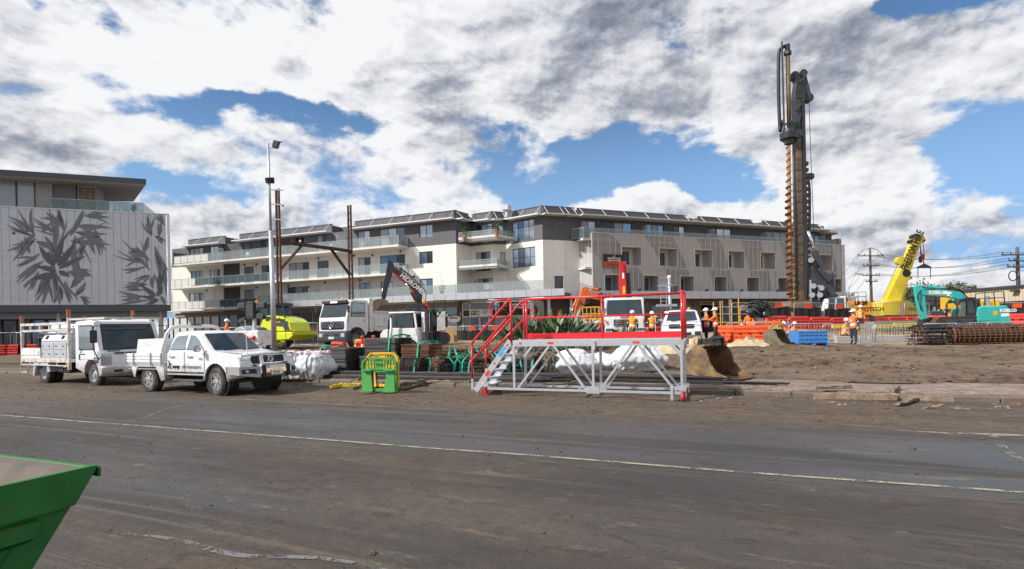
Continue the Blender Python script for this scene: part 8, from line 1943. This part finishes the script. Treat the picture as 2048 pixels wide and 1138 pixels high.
# scaffold
S=Side(gp(1475,36),R(2));t=S.thing('scaffold','yellow and silver tube scaffold beside the drilling attachment','scaffold')
for i,(px,top)in enumerate(((1434,603),(1452,600),(1470,598),(1488,612),(1506,610),(1524,640),(1558,640),(1568,638))):
    for y in(-.5,.6):x,z=S.q(px,top);b=B();b.cyl((x,y,0),(x,y,z),.03,n=6);b.obj('standard','yellow' if i%3!=1 else 'galv',t)
for(a,c,py)in((1434,1506,628),(1434,1506,645),(1434,1506,614),(1506,1568,645),(1524,1568,656)):
    for y in(-.5,.6):b=B();b.cyl(S.p3(a,py,y),S.p3(c,py,y),.028,n=6);b.obj('ledger','galv' if py in(614,628)else 'yellow',t)
b=B();b.box(S.p3(1465,644),(1.6,1.0,.06));b.obj('board','wood',t)
# reinforcement cage
A,C=gp(1823,28.0),gp(2085,27.2);d=C-A;rz=math.atan2(d.y,d.x);t=thing('pile_cage',A+Vector((0,0,-.05)),rz,'long rusty reinforcement cage lying on its side with black sleeves at one end','steel cage');L_=d.length;r=.52
me=B();me.tube([(0,r*math.cos(a*.2618),r+r*math.sin(a*.2618))for a in range(24)],.016,5,True);me=me.mesh('ring');me.materials.append(m_('rustbar'))
for i in range(int(L_/.23)):
    if i in(3,4,5,6):continue
    o=link('ring',me,None,t);o.location.x=.1+i*.23
b=B();b.tube([(1.75,r*math.cos(a*.2618),r+r*math.sin(a*.2618))for a in range(24)],.035,6,True);b.obj('end_ring','rustbar',t)
me=B();me.cyl((0,0,0),(L_,0,0),.022,n=6);me=me.mesh('main_bar');me.materials.append(m_('rustbar'))
for i in range(22):a=2*math.pi*i/22;o=link('main_bar',me,None,t);o.location=(-.1+.1*math.sin(i*3),(r-.04)*math.cos(a),r+(r-.04)*math.sin(a))
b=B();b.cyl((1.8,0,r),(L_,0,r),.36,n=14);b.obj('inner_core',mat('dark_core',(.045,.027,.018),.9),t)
for i in range(14):
    a=2*math.pi*i/14;b=B();x0=.5+.25*math.sin(i*2.7);b.lathe([(.02,0),(.07,.05),(.075,.45),(.05,.5),(.075,.55),(.078,.95),(.05,1.0),(.07,1.05),(.06,1.3),(.02,1.33)],(x0-.3,(r+.0)*math.cos(a),r+r*math.sin(a)),(1,0,0),8);b.obj('foam_sleeve','black',t,True)
for x in(2.0,4.4):b=B();b.box((x,-.25,2*r-.02),(.25,.3,.03),rx=.5);b.obj('pad','darkgrey',t)
# trench: concrete upstand, starter bars, yellow formwork
p=gp(1775,30.5);b=B();b.box((0,0,.2),(5.6,.35,.5),bev=.02);o=b.obj('concrete_upstand','concrete',label='grey concrete upstand behind the crowd barriers beside the steel cage',cat='concrete');o.location=p;o.rotation_euler.z=R(-3)
p=gp(1735,32.5);t=thing('starter_bars',p,R(-2),'row of rusty vertical starter bars above the trench','steel bars');me=B();me.cyl((0,0,0),(0,0,.95),.016,n=5);me=me.mesh('starter_bar');me.materials.append(m_('rustbar'))
for i in range(46):o=link('starter_bar',me,None,t);o.location=(-3.4+i*.15,rb.uniform(-.12,.12),0);o.rotation_euler=(rb.uniform(-.06,.06),rb.uniform(-.06,.06),0)
for(a,c,Y,h,lab)in((1665,1730,33.5,.9,'yellow formwork beam behind the starter bars nearest the blue crate'),(1752,1784,33.8,.92,'short yellow formwork beam with blue lettering above the trench'),(1789,1832,33.8,.9,'yellow formwork beam by the open end of the cage')):
    A,C=gp(a,Y),gp(c,Y);b=B();b.b2(0,(C-A).length,-.1,.1,h-.12,h+.1);t=b.obj('formwork_beam','craneyellow',label=lab,cat='beam');t.location=A;t.rotation_euler.z=math.atan2((C-A).y,(C-A).x)
p=gp(1790,36.5);b=B();b.box((0,0,.3),(3.4,1.0,.6),bev=.03);o=b.obj('site_tank',mat('pale_green_tank',(.20,.25,.20),.7,var=.15),label='low pale green tank behind the yellow formwork beams',cat='tank');o.location=p
# sand heaps, plywood, cones, delineator posts
SAND=mat('pale_sand',(.50,.39,.24),.95,var=.25,scale=3,bump=.6,bscale=18)
def heap(px,Y,sx,sy,h,label,seed):
    b=B();n,m=34,10;rings=[]
    for j in range(m):q=1-j/(m-1);rings.append([(sx*q*math.cos(6.283*i/n)*(1+.22*noise.noise(Vector((i*.6,j*.7,seed)))),sy*q*math.sin(6.283*i/n),-.05+(h+.05)*(1-q**1.5)*(1+.9*noise.noise(Vector((i*1.3,j*1.7,seed+4)))))for i in range(n)])
    b.loft(rings);o=b.obj('sand_heap',SAND,smooth_=True,label=label,cat='sand heap',group='sand heaps');o.location=gp(px,Y,.0)
heap(1345,22.5,1.5,.7,.42,'pale sand heap right behind the end of the platform',1);heap(1392,23.5,1.2,.7,.45,'pale sand heap between the second ute and the rust brown bucket',2);heap(1500,25.5,1.6,.6,.30,'low pale sand heap at the foot of the bright orange barrier',3)
p=gp(893,43);
for i,dx in enumerate((0,.25)):b=B();b.box((0,0,.62),(1.15,.03,1.25),rx=.25,bev=.004);o=b.obj('plywood_sheet','ply',label=('front plywood sheet leaning behind the excavator track','rear plywood sheet leaning behind the excavator track')[i],cat='plywood');o.location=p+Vector((dx,.2+dx,0));o.rotation_euler.z=-.2
def cone(px,Y,label,tilt=0.0):
    t=thing('traffic_cone',gp(px,Y),0,label,'cone','traffic cones',tilt);b=B();b.box((0,0,.03),(.4,.4,.05),bev=.02);b.obj('base','orange',t);b=B();b.lathe([(.15,.05),(.03,.78),(.02,.78)],n=14);b.obj('cone','orange',t,40);b=B();b.lathe([(.121,.24),(.083,.48)],n=14,cap=False);b.obj('reflective_band','signwhite',t)
cone(651,24.5,'traffic cone standing left of the red barrier by the tipper');cone(637,24,'tipped traffic cone lying by the hoop stacks',1.2);cone(1484,40,'traffic cone standing inside the scaffold');cone(1746,44,'traffic cone by the wheels of the yellow crane')
for(px,lab)in((725,'orange delineator post on the yellow barrier'),(747,'orange delineator post on the red barrier behind the hoops')):
    t=thing('delineator_post',gp(px,25.2),0,lab,'post','delineator posts');b=B();b.lathe([(.12,0),(.12,.05),(.06,.07),(.055,1.05),(.075,1.08),(.075,1.18),(.05,1.2)],n=12);b.obj('post','orange',t,40);b=B();b.lathe([(.064,.62),(.063,.82)],n=12,cap=False);b.obj('reflective_band','signwhite',t)
# ================================================================= POLES, GANTRY, WIRES
def taper(b,p,h,r0,r1,n=12):b.cyl(p,(p[0],p[1],h),r0,r1,n)
P=gp(549,26);S=Side(P,0);t=S.thing('camera_pole','tall galvanised pole carrying a camera and flood lights in front of the roller','pole');z1=S.q(547,462)[1];z2=S.q(543,286)[1]
lean_=-.10;b=B();b.cyl((0,0,0),(lean_*.6,0,z1),.12,.10,14);b.obj('lower_pole','galv',t,True);b=B();b.cyl((lean_*.6,0,z1-.05),(lean_,0,z2),.06,.045,12);b.obj('upper_pole','galv',t,True)
x,z=S.q(552,291);b=B();b.box((x,0,z+.05),(.28,.2,.34),ry=.3,bev=.03);b.obj('camera','darkgrey',t);b=B();b.box((x+.16,0,z+.18),(.2,.22,.03),ry=.2);b.bar((lean_,0,z-.1),(x,0,z-.12),.05);b.obj('camera_bracket','galv',t)
for px,s in((537,-1),(546,1)):x,z=S.q(px,362);b=B();b.box((x,-.1,z),(.20,.12,.28),rx=.3,rz=s*.3,bev=.02);b.obj('flood_light','blacksteel',t)
for py in(380,409,439):x,z=S.q(543,py);b=B();b.bar((x-.12,0,z+.02),(x+.55,0,z-.02),.05);b.obj('bracket_arm','galv',t)
A,C=at(560,600,40),at(703,600,45.5);za,zc=gz(A.x,A.y),gz(C.x,C.y);dd=Vector((C.x-A.x,C.y-A.y,0));RG=thing('rail_gantry',(A.x,A.y,za),math.atan2(dd.y,dd.x),'rusty lattice rail gantry with two posts and a cross beam before the apartments','gantry');L_=dd.length
GR=mat('gantry_rust',(.085,.038,.028),.85,.1,var=.4,scale=2,dirt=(.035,.025,.022),damt=.3)
for x,top in((0,at(560,378,40).z-za),(L_,at(703,410,45.5).z-zc)):
    for y in(-.22,.22):b=B();b.bar((x-.03,y,0),(x-.03,y*.7,top),.12,.12);b.obj('post_channel',GR,RG)
    for k in range(int(top/.55)):b=B();zz=.4+k*.55;b.bar((x,-.22,zz),(x,.22,zz),.05,.10);b.obj('batten_plate',GR,RG)
zb=at(565,483,40).z-za
for y in(-.12,.12):b=B();b.bar((0,y,zb),(L_,y,zb),.08,.22);b.obj('cross_beam',GR,RG)
for s,x in((1,0),(-1,L_)):
    for y in(-.1,.1):b=B();b.bar((x+s*.1,y,zb-2.0),(x+s*1.9,y,zb-.1),.07,.10);b.obj('knee_brace',GR,RG)
    for k in range(5):f=(k+.5)/5;b=B();b.bar((x+s*(.1+1.8*f),-.1,zb-2.0+1.9*f),(x+s*(.1+1.8*f),.1,zb-2.0+1.9*f),.05);b.obj('brace_batten',GR,RG)
for x,z in((1.8,zb+.15),(L_-1.9,zb+.15),(.4,zb+2.6)):b=B();b.lathe([(.05,0),(.11,.03),(.06,.08),(.11,.12),(.05,.18)],(x,0,z),n=8);b.obj('insulator','whitedirty',RG)
S=Side(gp(1342,31),0);t=S.thing('ladder_pole','white capped steel pole with a caged ladder behind the second ute','pole');z=S.q(1341,556)[1];b=B();b.cyl((0,0,0),(-.02,0,z),.11,.09,n=12);b.obj('pole','galv',t,True);b=B();b.lathe([(.10,0),(.10,.1),(.05,.16)],(-.02,0,z),n=12);b.obj('cap','signwhite',t)
for x in(-.55,-.22):b=B();b.cyl((x,-.1,0),(x,-.1,S.q(1330,573)[1]),.025,n=6);b.obj('ladder_rail','galv',t)
for k in range(11):b=B();b.cyl((-.55,-.1,.4+k*.33),(-.22,-.1,.4+k*.33),.018,n=5);b.obj('ladder_rung','galv',t)
b=B();ribbon_loop(b,(-.2,-.1,S.q(1340,572)[1]),(.55,.45),20,(0,0,1),.03);b.obj('safety_hoop','galv',t);b=B();b.b2(-.75,.35,-.2,.2,S.q(1340,613)[1],S.q(1340,610)[1]+.05);b.obj('service_box','galv',t);b=B();b.box((.25,0,S.q(1350,580)[1]),(.3,.3,.5),bev=.04);b.obj('camera_box','darkgrey',t)
POLEW=mat('pole_wood',(.12,.095,.075),.9,var=.25,scale=2,streak=True)
PP=[]
for(px,Y,top,base,arms,lab)in((1744,85,497,604,(512,532,551,563),'timber power pole with curved top wires behind the yellow crane'),(2039,62,494,580,(510,522,534),'timber power pole rising behind the beige shed')):
    p=at(px,640,Y);S=Side((p.x,p.y,0),R(8));t=S.thing('power_pole',lab,'power pole','power poles');zt=S.q(px,top)[1];b=B();b.cyl((0,0,0),(-.1,0,zt),.25,.16,n=10);b.obj('pole',POLEW,t,True);pts=[]
    for k,ay in enumerate(arms):
        z=S.q(px,ay)[1];w=(2.4,1.5,1.7,1.1)[k];b=B();b.bar((-w,-.2,z),(w*.8,-.2,z),.12,.14);b.obj('cross_arm',POLEW,t)
        for f in(-.95,-.5,.45,.75):b=B();b.lathe([(.03,0),(.08,.08),(.04,.16),(.07,.22),(.02,.3)],(w*f,-.2,z+.06),n=6);b.obj('insulator','darkgrey',t);pts.append(S.loc+S.x*(w*f)+Vector((0,0,z+.35)))
    if px<1800:
        for s in(-1,1):b=B();b.tube([(0,0,zt+.1),(s*1.2,0,zt-.2),(s*2.1,0,zt-1.0),(s*2.4,0,zt-1.6)],.04,5);b.obj('jumper_wire','black',t,True)
    else:b=B();ribbon_loop(b,(-1.1,-.3,S.q(px,552)[1]),(.55,.55),18,(0,1,0),.06);b.obj('cable_coil','black',t)
    PP.append(pts)
def wire(a,c,sag,lab='thin dark overhead wire strung between the two timber power poles'):
    b=B();b.tube([a.lerp(c,i/12)-Vector((0,0,sag*4*(i/12)*(1-i/12)))for i in range(13)],.02,4);b.obj('overhead_wire','black',label=lab,cat='wire',group='overhead wires')
for i in range(12):wire(PP[0][i],PP[1][min(i,len(PP[1])-1)],.9)
for i in(0,3,4,8,12):wire(PP[0][i],at(1688,545+i*5,78),.3,'overhead wire running from the crane side pole behind the apartment block')
for i in(0,2,5,8):wire(PP[1][i],at(2120,488+i*8,55),.4,'overhead wire leaving the shed side pole away from the crane')
S=Side((at(1697,600,70).x,70,.5),0);t=S.thing('street_light','grey street light with a curved arm beside the building end','street light');q=[S.p3(1690,620),S.p3(1697,580),S.p3(1703,562),S.p3(1709,551),S.p3(1716,548)];q[0].z=0;hose(t,q,.08,6,'galv','pole');b=B();b.box(S.p3(1719,548),(.8,.3,.18),bev=.06);b.obj('lamp_head','galv',t)
# ================================================================= SHED AND TREES
A,C=at(1930,640,62),at(2110,640,52);S=Side((A.x,A.y,0),math.atan2(C.y-A.y,C.x-A.x));t=S.thing('shed','long beige corrugated shed with a dark lower wall at the edge of the site','building');L_=(C-A).length+8
z0,z1=S.q(1935,607)[1],S.q(1935,583)[1];BG=mat('beige_cladding',(.50,.43,.32),.7,var=.06)
b=B();b.b2(.1,L_,.06,12,0,z1-.02);b.obj('core',BG,t)
for i in range(int(L_/.38)):b=B();b.prism([(i*.38,0),(i*.38+.06,-.05),(i*.38+.30,-.05),(i*.38+.36,0)],z0,z1,'z');b.obj('cladding_sheet',BG,t)
b=B();b.b2(-.2,L_+.2,-.25,12.2,z1,z1+.25);b.obj('roof','darkgrey',t);b=B();b.b2(-.1,L_,-.3,.0,z0-.5,z0-.02);b.obj('awning','blacksteel',t)
for i in range(int(L_/.6)):b=B();b.b2(i*.6+.01,i*.6+.59,-.12,-.05,0,z0-.5);b.obj('dark_board','blacksteel',t)
x=S.q(2036,577)[0];b=B();b.box((x,-.35,z1-.3),(.7,.5,.2),bev=.04);b.obj('flood_light','darkgrey',t)
def tree(px,Y,h,w,label,seed,col):
    r=random.Random(seed);p=at(px,650,Y);p.z=0;t=thing('tree',p,r.random()*6,label,'tree','trees beyond the site');b=B();b.tube([(0,0,0),(.1,.05,h*.3),(-.05,.1,h*.6)],[.22,.16,.08],7)
    for i in range(5):a=r.random()*6.28;b.tube([(0,0,h*.3),(math.cos(a)*w*.25,math.sin(a)*w*.25,h*.55),(math.cos(a)*w*.4,math.sin(a)*w*.4,h*.75)],[.1,.07,.03],5)
    b.obj('trunk',POLEW,t);b=B();cl=[(r.gauss(0,w*.24),r.gauss(0,w*.24),h*r.uniform(.45,.92),r.uniform(.5,1.0)*w*.24)for _ in range(20)]
    for(cx,cy,cz,cr)in cl:
        for _ in range(110):
            d=Vector((r.gauss(0,1),r.gauss(0,1),r.gauss(0,.8))).normalized()*cr*r.uniform(.55,1.1);c=Vector((cx,cy,cz))+d;n=Vector((r.gauss(0,1),r.gauss(0,1),r.gauss(0,1))).normalized();e=n.orthogonal().normalized()*r.uniform(.10,.22);f=n.cross(e)*.6;b.poly([c-e,c-f,c+e,c+f])
    b.obj('crown',mat('leaf_'+label.split()[0],col,.8,var=.45,scale=1.2),t)
tree(1838,75,6.6,5.0,'olive green bushy tree between the yellow crane and the turquoise arm',1,(.075,.085,.04));tree(1862,78,6.4,4.5,'brownish thin tree just right of the olive one',2,(.10,.09,.05));tree(1885,80,6.0,4.5,'dark rounded tree seen under the turquoise boom',3,(.045,.065,.03));tree(1912,82,7.0,4.5,'mid green tree above the turquoise excavator cab',4,(.065,.085,.03));tree(1738,68,4.2,1.4,'narrow dark cypress beneath the canopy nose',5,(.03,.055,.02))
# ================================================================= STRAPPY PLANTS
LF=[mat('strap_leaf_%d'%i,c,.5,var=.3,scale=3)for i,c in enumerate([(.075,.125,.05),(.11,.16,.075),(.05,.09,.04)])]
def strappy(px,Y,n,h,sp,label,seed,flowers=0):
    r=random.Random(seed);t=thing('strappy_plant',gp(px,Y),0,label,'plant','bird of paradise plants')
    for i in range(n):
        a=r.random()*6.283;base=Vector((r.gauss(0,sp*.4),r.gauss(0,sp*.25),0));L_=h*r.uniform(.6,1.05);out=r.uniform(.1,.75);d=Vector((math.cos(a)*out,math.sin(a)*out,1)).normalized();s=d.cross(Vector((math.cos(a+.5),math.sin(a+.5),.1))).normalized();w=r.uniform(.06,.11);b=B();vs=[]
        for f,ww,dr in((0,.15,0),(.45,.2,0),(.55,.6,.01),(.68,1,.03),(.84,.8,.09),(1.0,.04,.2)):c=base+d*L_*f+Vector((math.cos(a),math.sin(a),-.7))*dr*L_*out;vs+=[c-s*w*ww,c+s*w*ww]
        b._add(vs,[(2*k,2*k+1,2*k+3,2*k+2)for k in range(5)]);b.obj('leaf',r.choice(LF),t)
    for i in range(flowers):c=Vector((r.gauss(0,sp*.5),r.gauss(0,.3),h*r.uniform(.6,.85)));b=B();b.prism([(0,0),(.25,.06),(.05,.12),(.12,.3),(-.02,.12)],-.02,.02,'y');o=b.obj('flower','orange',t);o.location=c
strappy(1115,26,95,2.3,1.6,'large clump of strappy broad leaves behind the platform rail',1,5);strappy(1065,27,60,1.7,1.4,'clump of strappy leaves behind the top of the stairs',2,2);strappy(1010,27.5,45,1.5,1.2,'low clump of strappy leaves behind the stair rails',3);strappy(1165,27,50,1.6,1.3,'spreading clump of strappy leaves before the scissor lift',4,2);strappy(1247,24,22,1.35,.3,'small upright strappy plant in front of the crane truck',5)
# ================================================================= PEOPLE
PEOPLE=[]
def person(px,Y,face,label,pose='stand',top='hivis',vest=None,dz=0.0,rot=0.0,hold=None,helmet='helmet',sc=1.0):
    """one continuous skinned body; local x = facing direction, y = left"""
    V=[((0,0,.93),.15),((0,0,1.12),.145),((0,0,1.32),.165),((0,0,1.44),.13),((.01,0,1.53),.062),((.025,0,1.61),.085),((.02,0,1.70),.095),((.01,0,1.76),.07)]
    E=[(i,i+1)for i in range(7)]
    def leg(s,foot=(0,0),knee=(.03,0),hip=.86,kz=.48):
        n=len(V);V.extend([((0,s*.10,hip),.105),((knee[0],s*.11+knee[1],kz),.072),((foot[0]-.01,s*.115+foot[1],.10),.05),((foot[0]+.06,s*.12+foot[1],.045),.045),((foot[0]+.17,s*.125+foot[1],.035),.036)]);E.extend([(0,n),(n,n+1),(n+1,n+2),(n+2,n+3),(n+3,n+4)])
    def armv(s,el,ha):
        n=len(V);V.extend([((0,s*.19,1.40),.072),(el,.052),(ha,.038)]);h=Vector(ha);d=(h-Vector(el)).normalized();V.append((tuple(h+d*.06),.036));E.extend([(3,n),(n,n+1),(n+1,n+2),(n+2,n+3)])
        side=d.cross(Vector((0,0,1)));side=side.normalized()if side.length>.1 else Vector((1,0,0))
        for k,(o,L_)in enumerate(((-.030,.075),(-.010,.09),(.010,.085),(.030,.07))):m=len(V);V.append((tuple(h+d*.10+side*o),.010));V.append((tuple(h+d*(.10+L_*.8)+side*o*1.1+Vector((.012,0,-.015))),.008));E.extend([(n+3,m),(m,m+1)])
        m=len(V);V.append((tuple(h+d*.07+side*.05*s),.011));E.append((n+3,m))
    if pose=='crouch':leg(1,(.12,.05),(.34,.06),.42,.46);leg(-1,(-.10,-.05),(.26,-.06),.42,.40);sh=.45
    elif pose=='kneel':leg(1,(.12,.05),(.32,.06),.20,.40);leg(-1,(-.25,-.05),(.10,-.06),.20,.10);sh=.72
    elif pose=='walk':leg(1,(.18,0),(.14,0));leg(-1,(-.22,0),(-.03,0));sh=0
    else:leg(1,(.03,.02));leg(-1,(-.04,-.02));sh=0
    if pose=='reach':armv(1,(.24,.24,1.24),(.46,.16,1.33));armv(-1,(.22,-.25,1.22),(.44,-.14,1.30))
    elif pose=='pole':armv(1,(.10,.30,1.16),(.32,.14,1.18));armv(-1,(.02,-.30,1.14),(.16,-.30,.92))
    elif pose in('crouch','kneel'):armv(1,(.20,.25,1.14),(.40,.15,.98));armv(-1,(.18,-.25,1.14),(.38,-.12,.96))
    elif pose=='drive':armv(1,(.12,.28,1.16),(.34,.18,1.12));armv(-1,(.12,-.28,1.16),(.34,-.18,1.12))
    else:armv(1,(-.02,.27,1.14),(.06,.27,.90));armv(-1,(-.02,-.27,1.14),(.10,-.25,.92))
    if sh:
        V=[((x-.06*(z<1.0)+.18*max(0,z-.9),y,z-sh),r_)if i<8 or z>.9 or(z>.55 and i>17)else((x,y,z),r_)for i,((x,y,z),r_)in enumerate(V)]
    me=bpy.data.meshes.new('body');me.from_pydata([v[0]for v in V],E,[]);o=bpy.data.objects.new('body',me);COL.objects.link(o)
    sk=o.modifiers.new('skin','SKIN');sk.use_smooth_shade=True;o.modifiers.new('sub','SUBSURF').levels=1
    for i,v in enumerate(V):q=me.skin_vertices[0].data[i];q.radius=(v[1],v[1]*(1.0 if i>3 else 1.15));q.use_root=(i==0)
    p=place(px,Y);p.z+=dz;t=thing('person',p,face,label,'person','site workers');t.scale=(sc,)*3;o.parent=t;PEOPLE.append((o,top,vest,sh))
    hx,hz=.02+(.14 if sh else 0),1.70-sh
    b=B();b.lathe([(.135,.035),(.14,.05),(.128,.09),(.10,.15),(.05,.18),(.005,.185)],(hx-.005,0,hz+.0),n=16);b.prism([(hx+.06,hz+.035),(hx+.20,hz+.025),(hx+.20,hz+.04),(hx+.06,hz+.06)],-.09,.09,'y');b.obj('helmet',helmet,t,40)
    b=B();b.prism([(hx+.085,hz-.075),(hx+.125,hz-.085),(hx+.09,hz-.02)],-.014,.014,'y');b.obj('nose','skin',t)
    for s in(-1,1):b=B();b.box((hx+.092,s*.035,hz-.015),(.012,.03,.012));b.obj('eye','black',t);b=B();b.box((hx-.005,s*.098,hz-.04),(.04,.02,.06),bev=.008);b.obj('ear','skin',t)
    b=B();b.box((hx+.09,0,hz-.115),(.012,.05,.008));b.obj('mouth',mat('lips',(.30,.13,.10),.6),t)
    return t
def finish_people():
    dg=bpy.context.evaluated_depsgraph_get()
    for o,top,vest,sh in PEOPLE:
        me=bpy.data.meshes.new_from_object(o.evaluated_get(dg));me.name='body';o.modifiers.clear();o.data=me;me.materials.clear()
        for k in(top,'navy','skin','refl','black',vest or top):me.materials.append(m_(k))
        for f in me.polygons:
            c=f.center;z=c.z+(sh if c.z>.48 or not sh else 0);r_=math.hypot(c.x-(.14 if sh else 0),c.y);arm=abs(c.y)>.20 and z<1.40
            if z>1.52:k=2
            elif c.z<.12:k=4
            elif z<.90 and not(arm and z>.8):k=1
            elif(abs(z-1.05)<.028 or abs(z-1.24)<.028)and not arm:k=3
            elif arm and abs(z-1.20)<.022:k=3
            elif arm and(z<.93 or c.x>.40):k=2
            else:k=5 if not arm and vest else 0
            f.material_index=k;f.use_smooth=True
person(1432,27.3,R(150),'worker in orange reflective shirt leaning on the open ute canopy','reach');person(1414,28.2,R(172),'worker with a red ear muffed helmet behind the man at the ute','reach')
person(1708,29.0,R(-160),'standing foreman in an orange vest and white helmet at the trench barriers','stand','navy','hivis');person(1688,31.5,R(-60),'worker in amber shirt bending beside the standing foreman','crouch','vest',dz=-.02);person(1722,42,R(-95),'worker in amber shirt in front of the piling rig house','stand','vest')
person(1266,29.5,R(80),'worker in an amber vest seen from behind before the crane truck','stand','navy','vest');t=person(1305,32.5,R(-95),'surveyor in an amber vest holding a white pole','pole','navy','vest')
b=B();b.cyl((.34,.14,.0),(.34,.14,1.62),.018,n=6);b.box((.34,.14,1.55),(.06,.26,.05),bev=.01);o=b.obj('survey_pole','signwhite',label='white survey pole with a small controller held by the surveyor',cat='pole');o.location=t.location;o.rotation_euler.z=R(-95)
person(1334,33.5,R(-80),'worker mostly hidden between the ladder pole and the second ute','stand','hivis');person(1499,34.5,R(60),'worker in orange standing inside the scaffold','stand','hivis')
person(1568,33.0,R(-110),'kneeling worker with a white helmet behind the blue crate','kneel','hivis');person(1586,34.5,R(-70),'kneeling worker in amber with a white helmet behind the blue crate','kneel','vest')
person(454,31,R(20),'worker with a white helmet seen over the roof of the ute','walk','hivis',dz=.30)
finish_texts();finish_people()
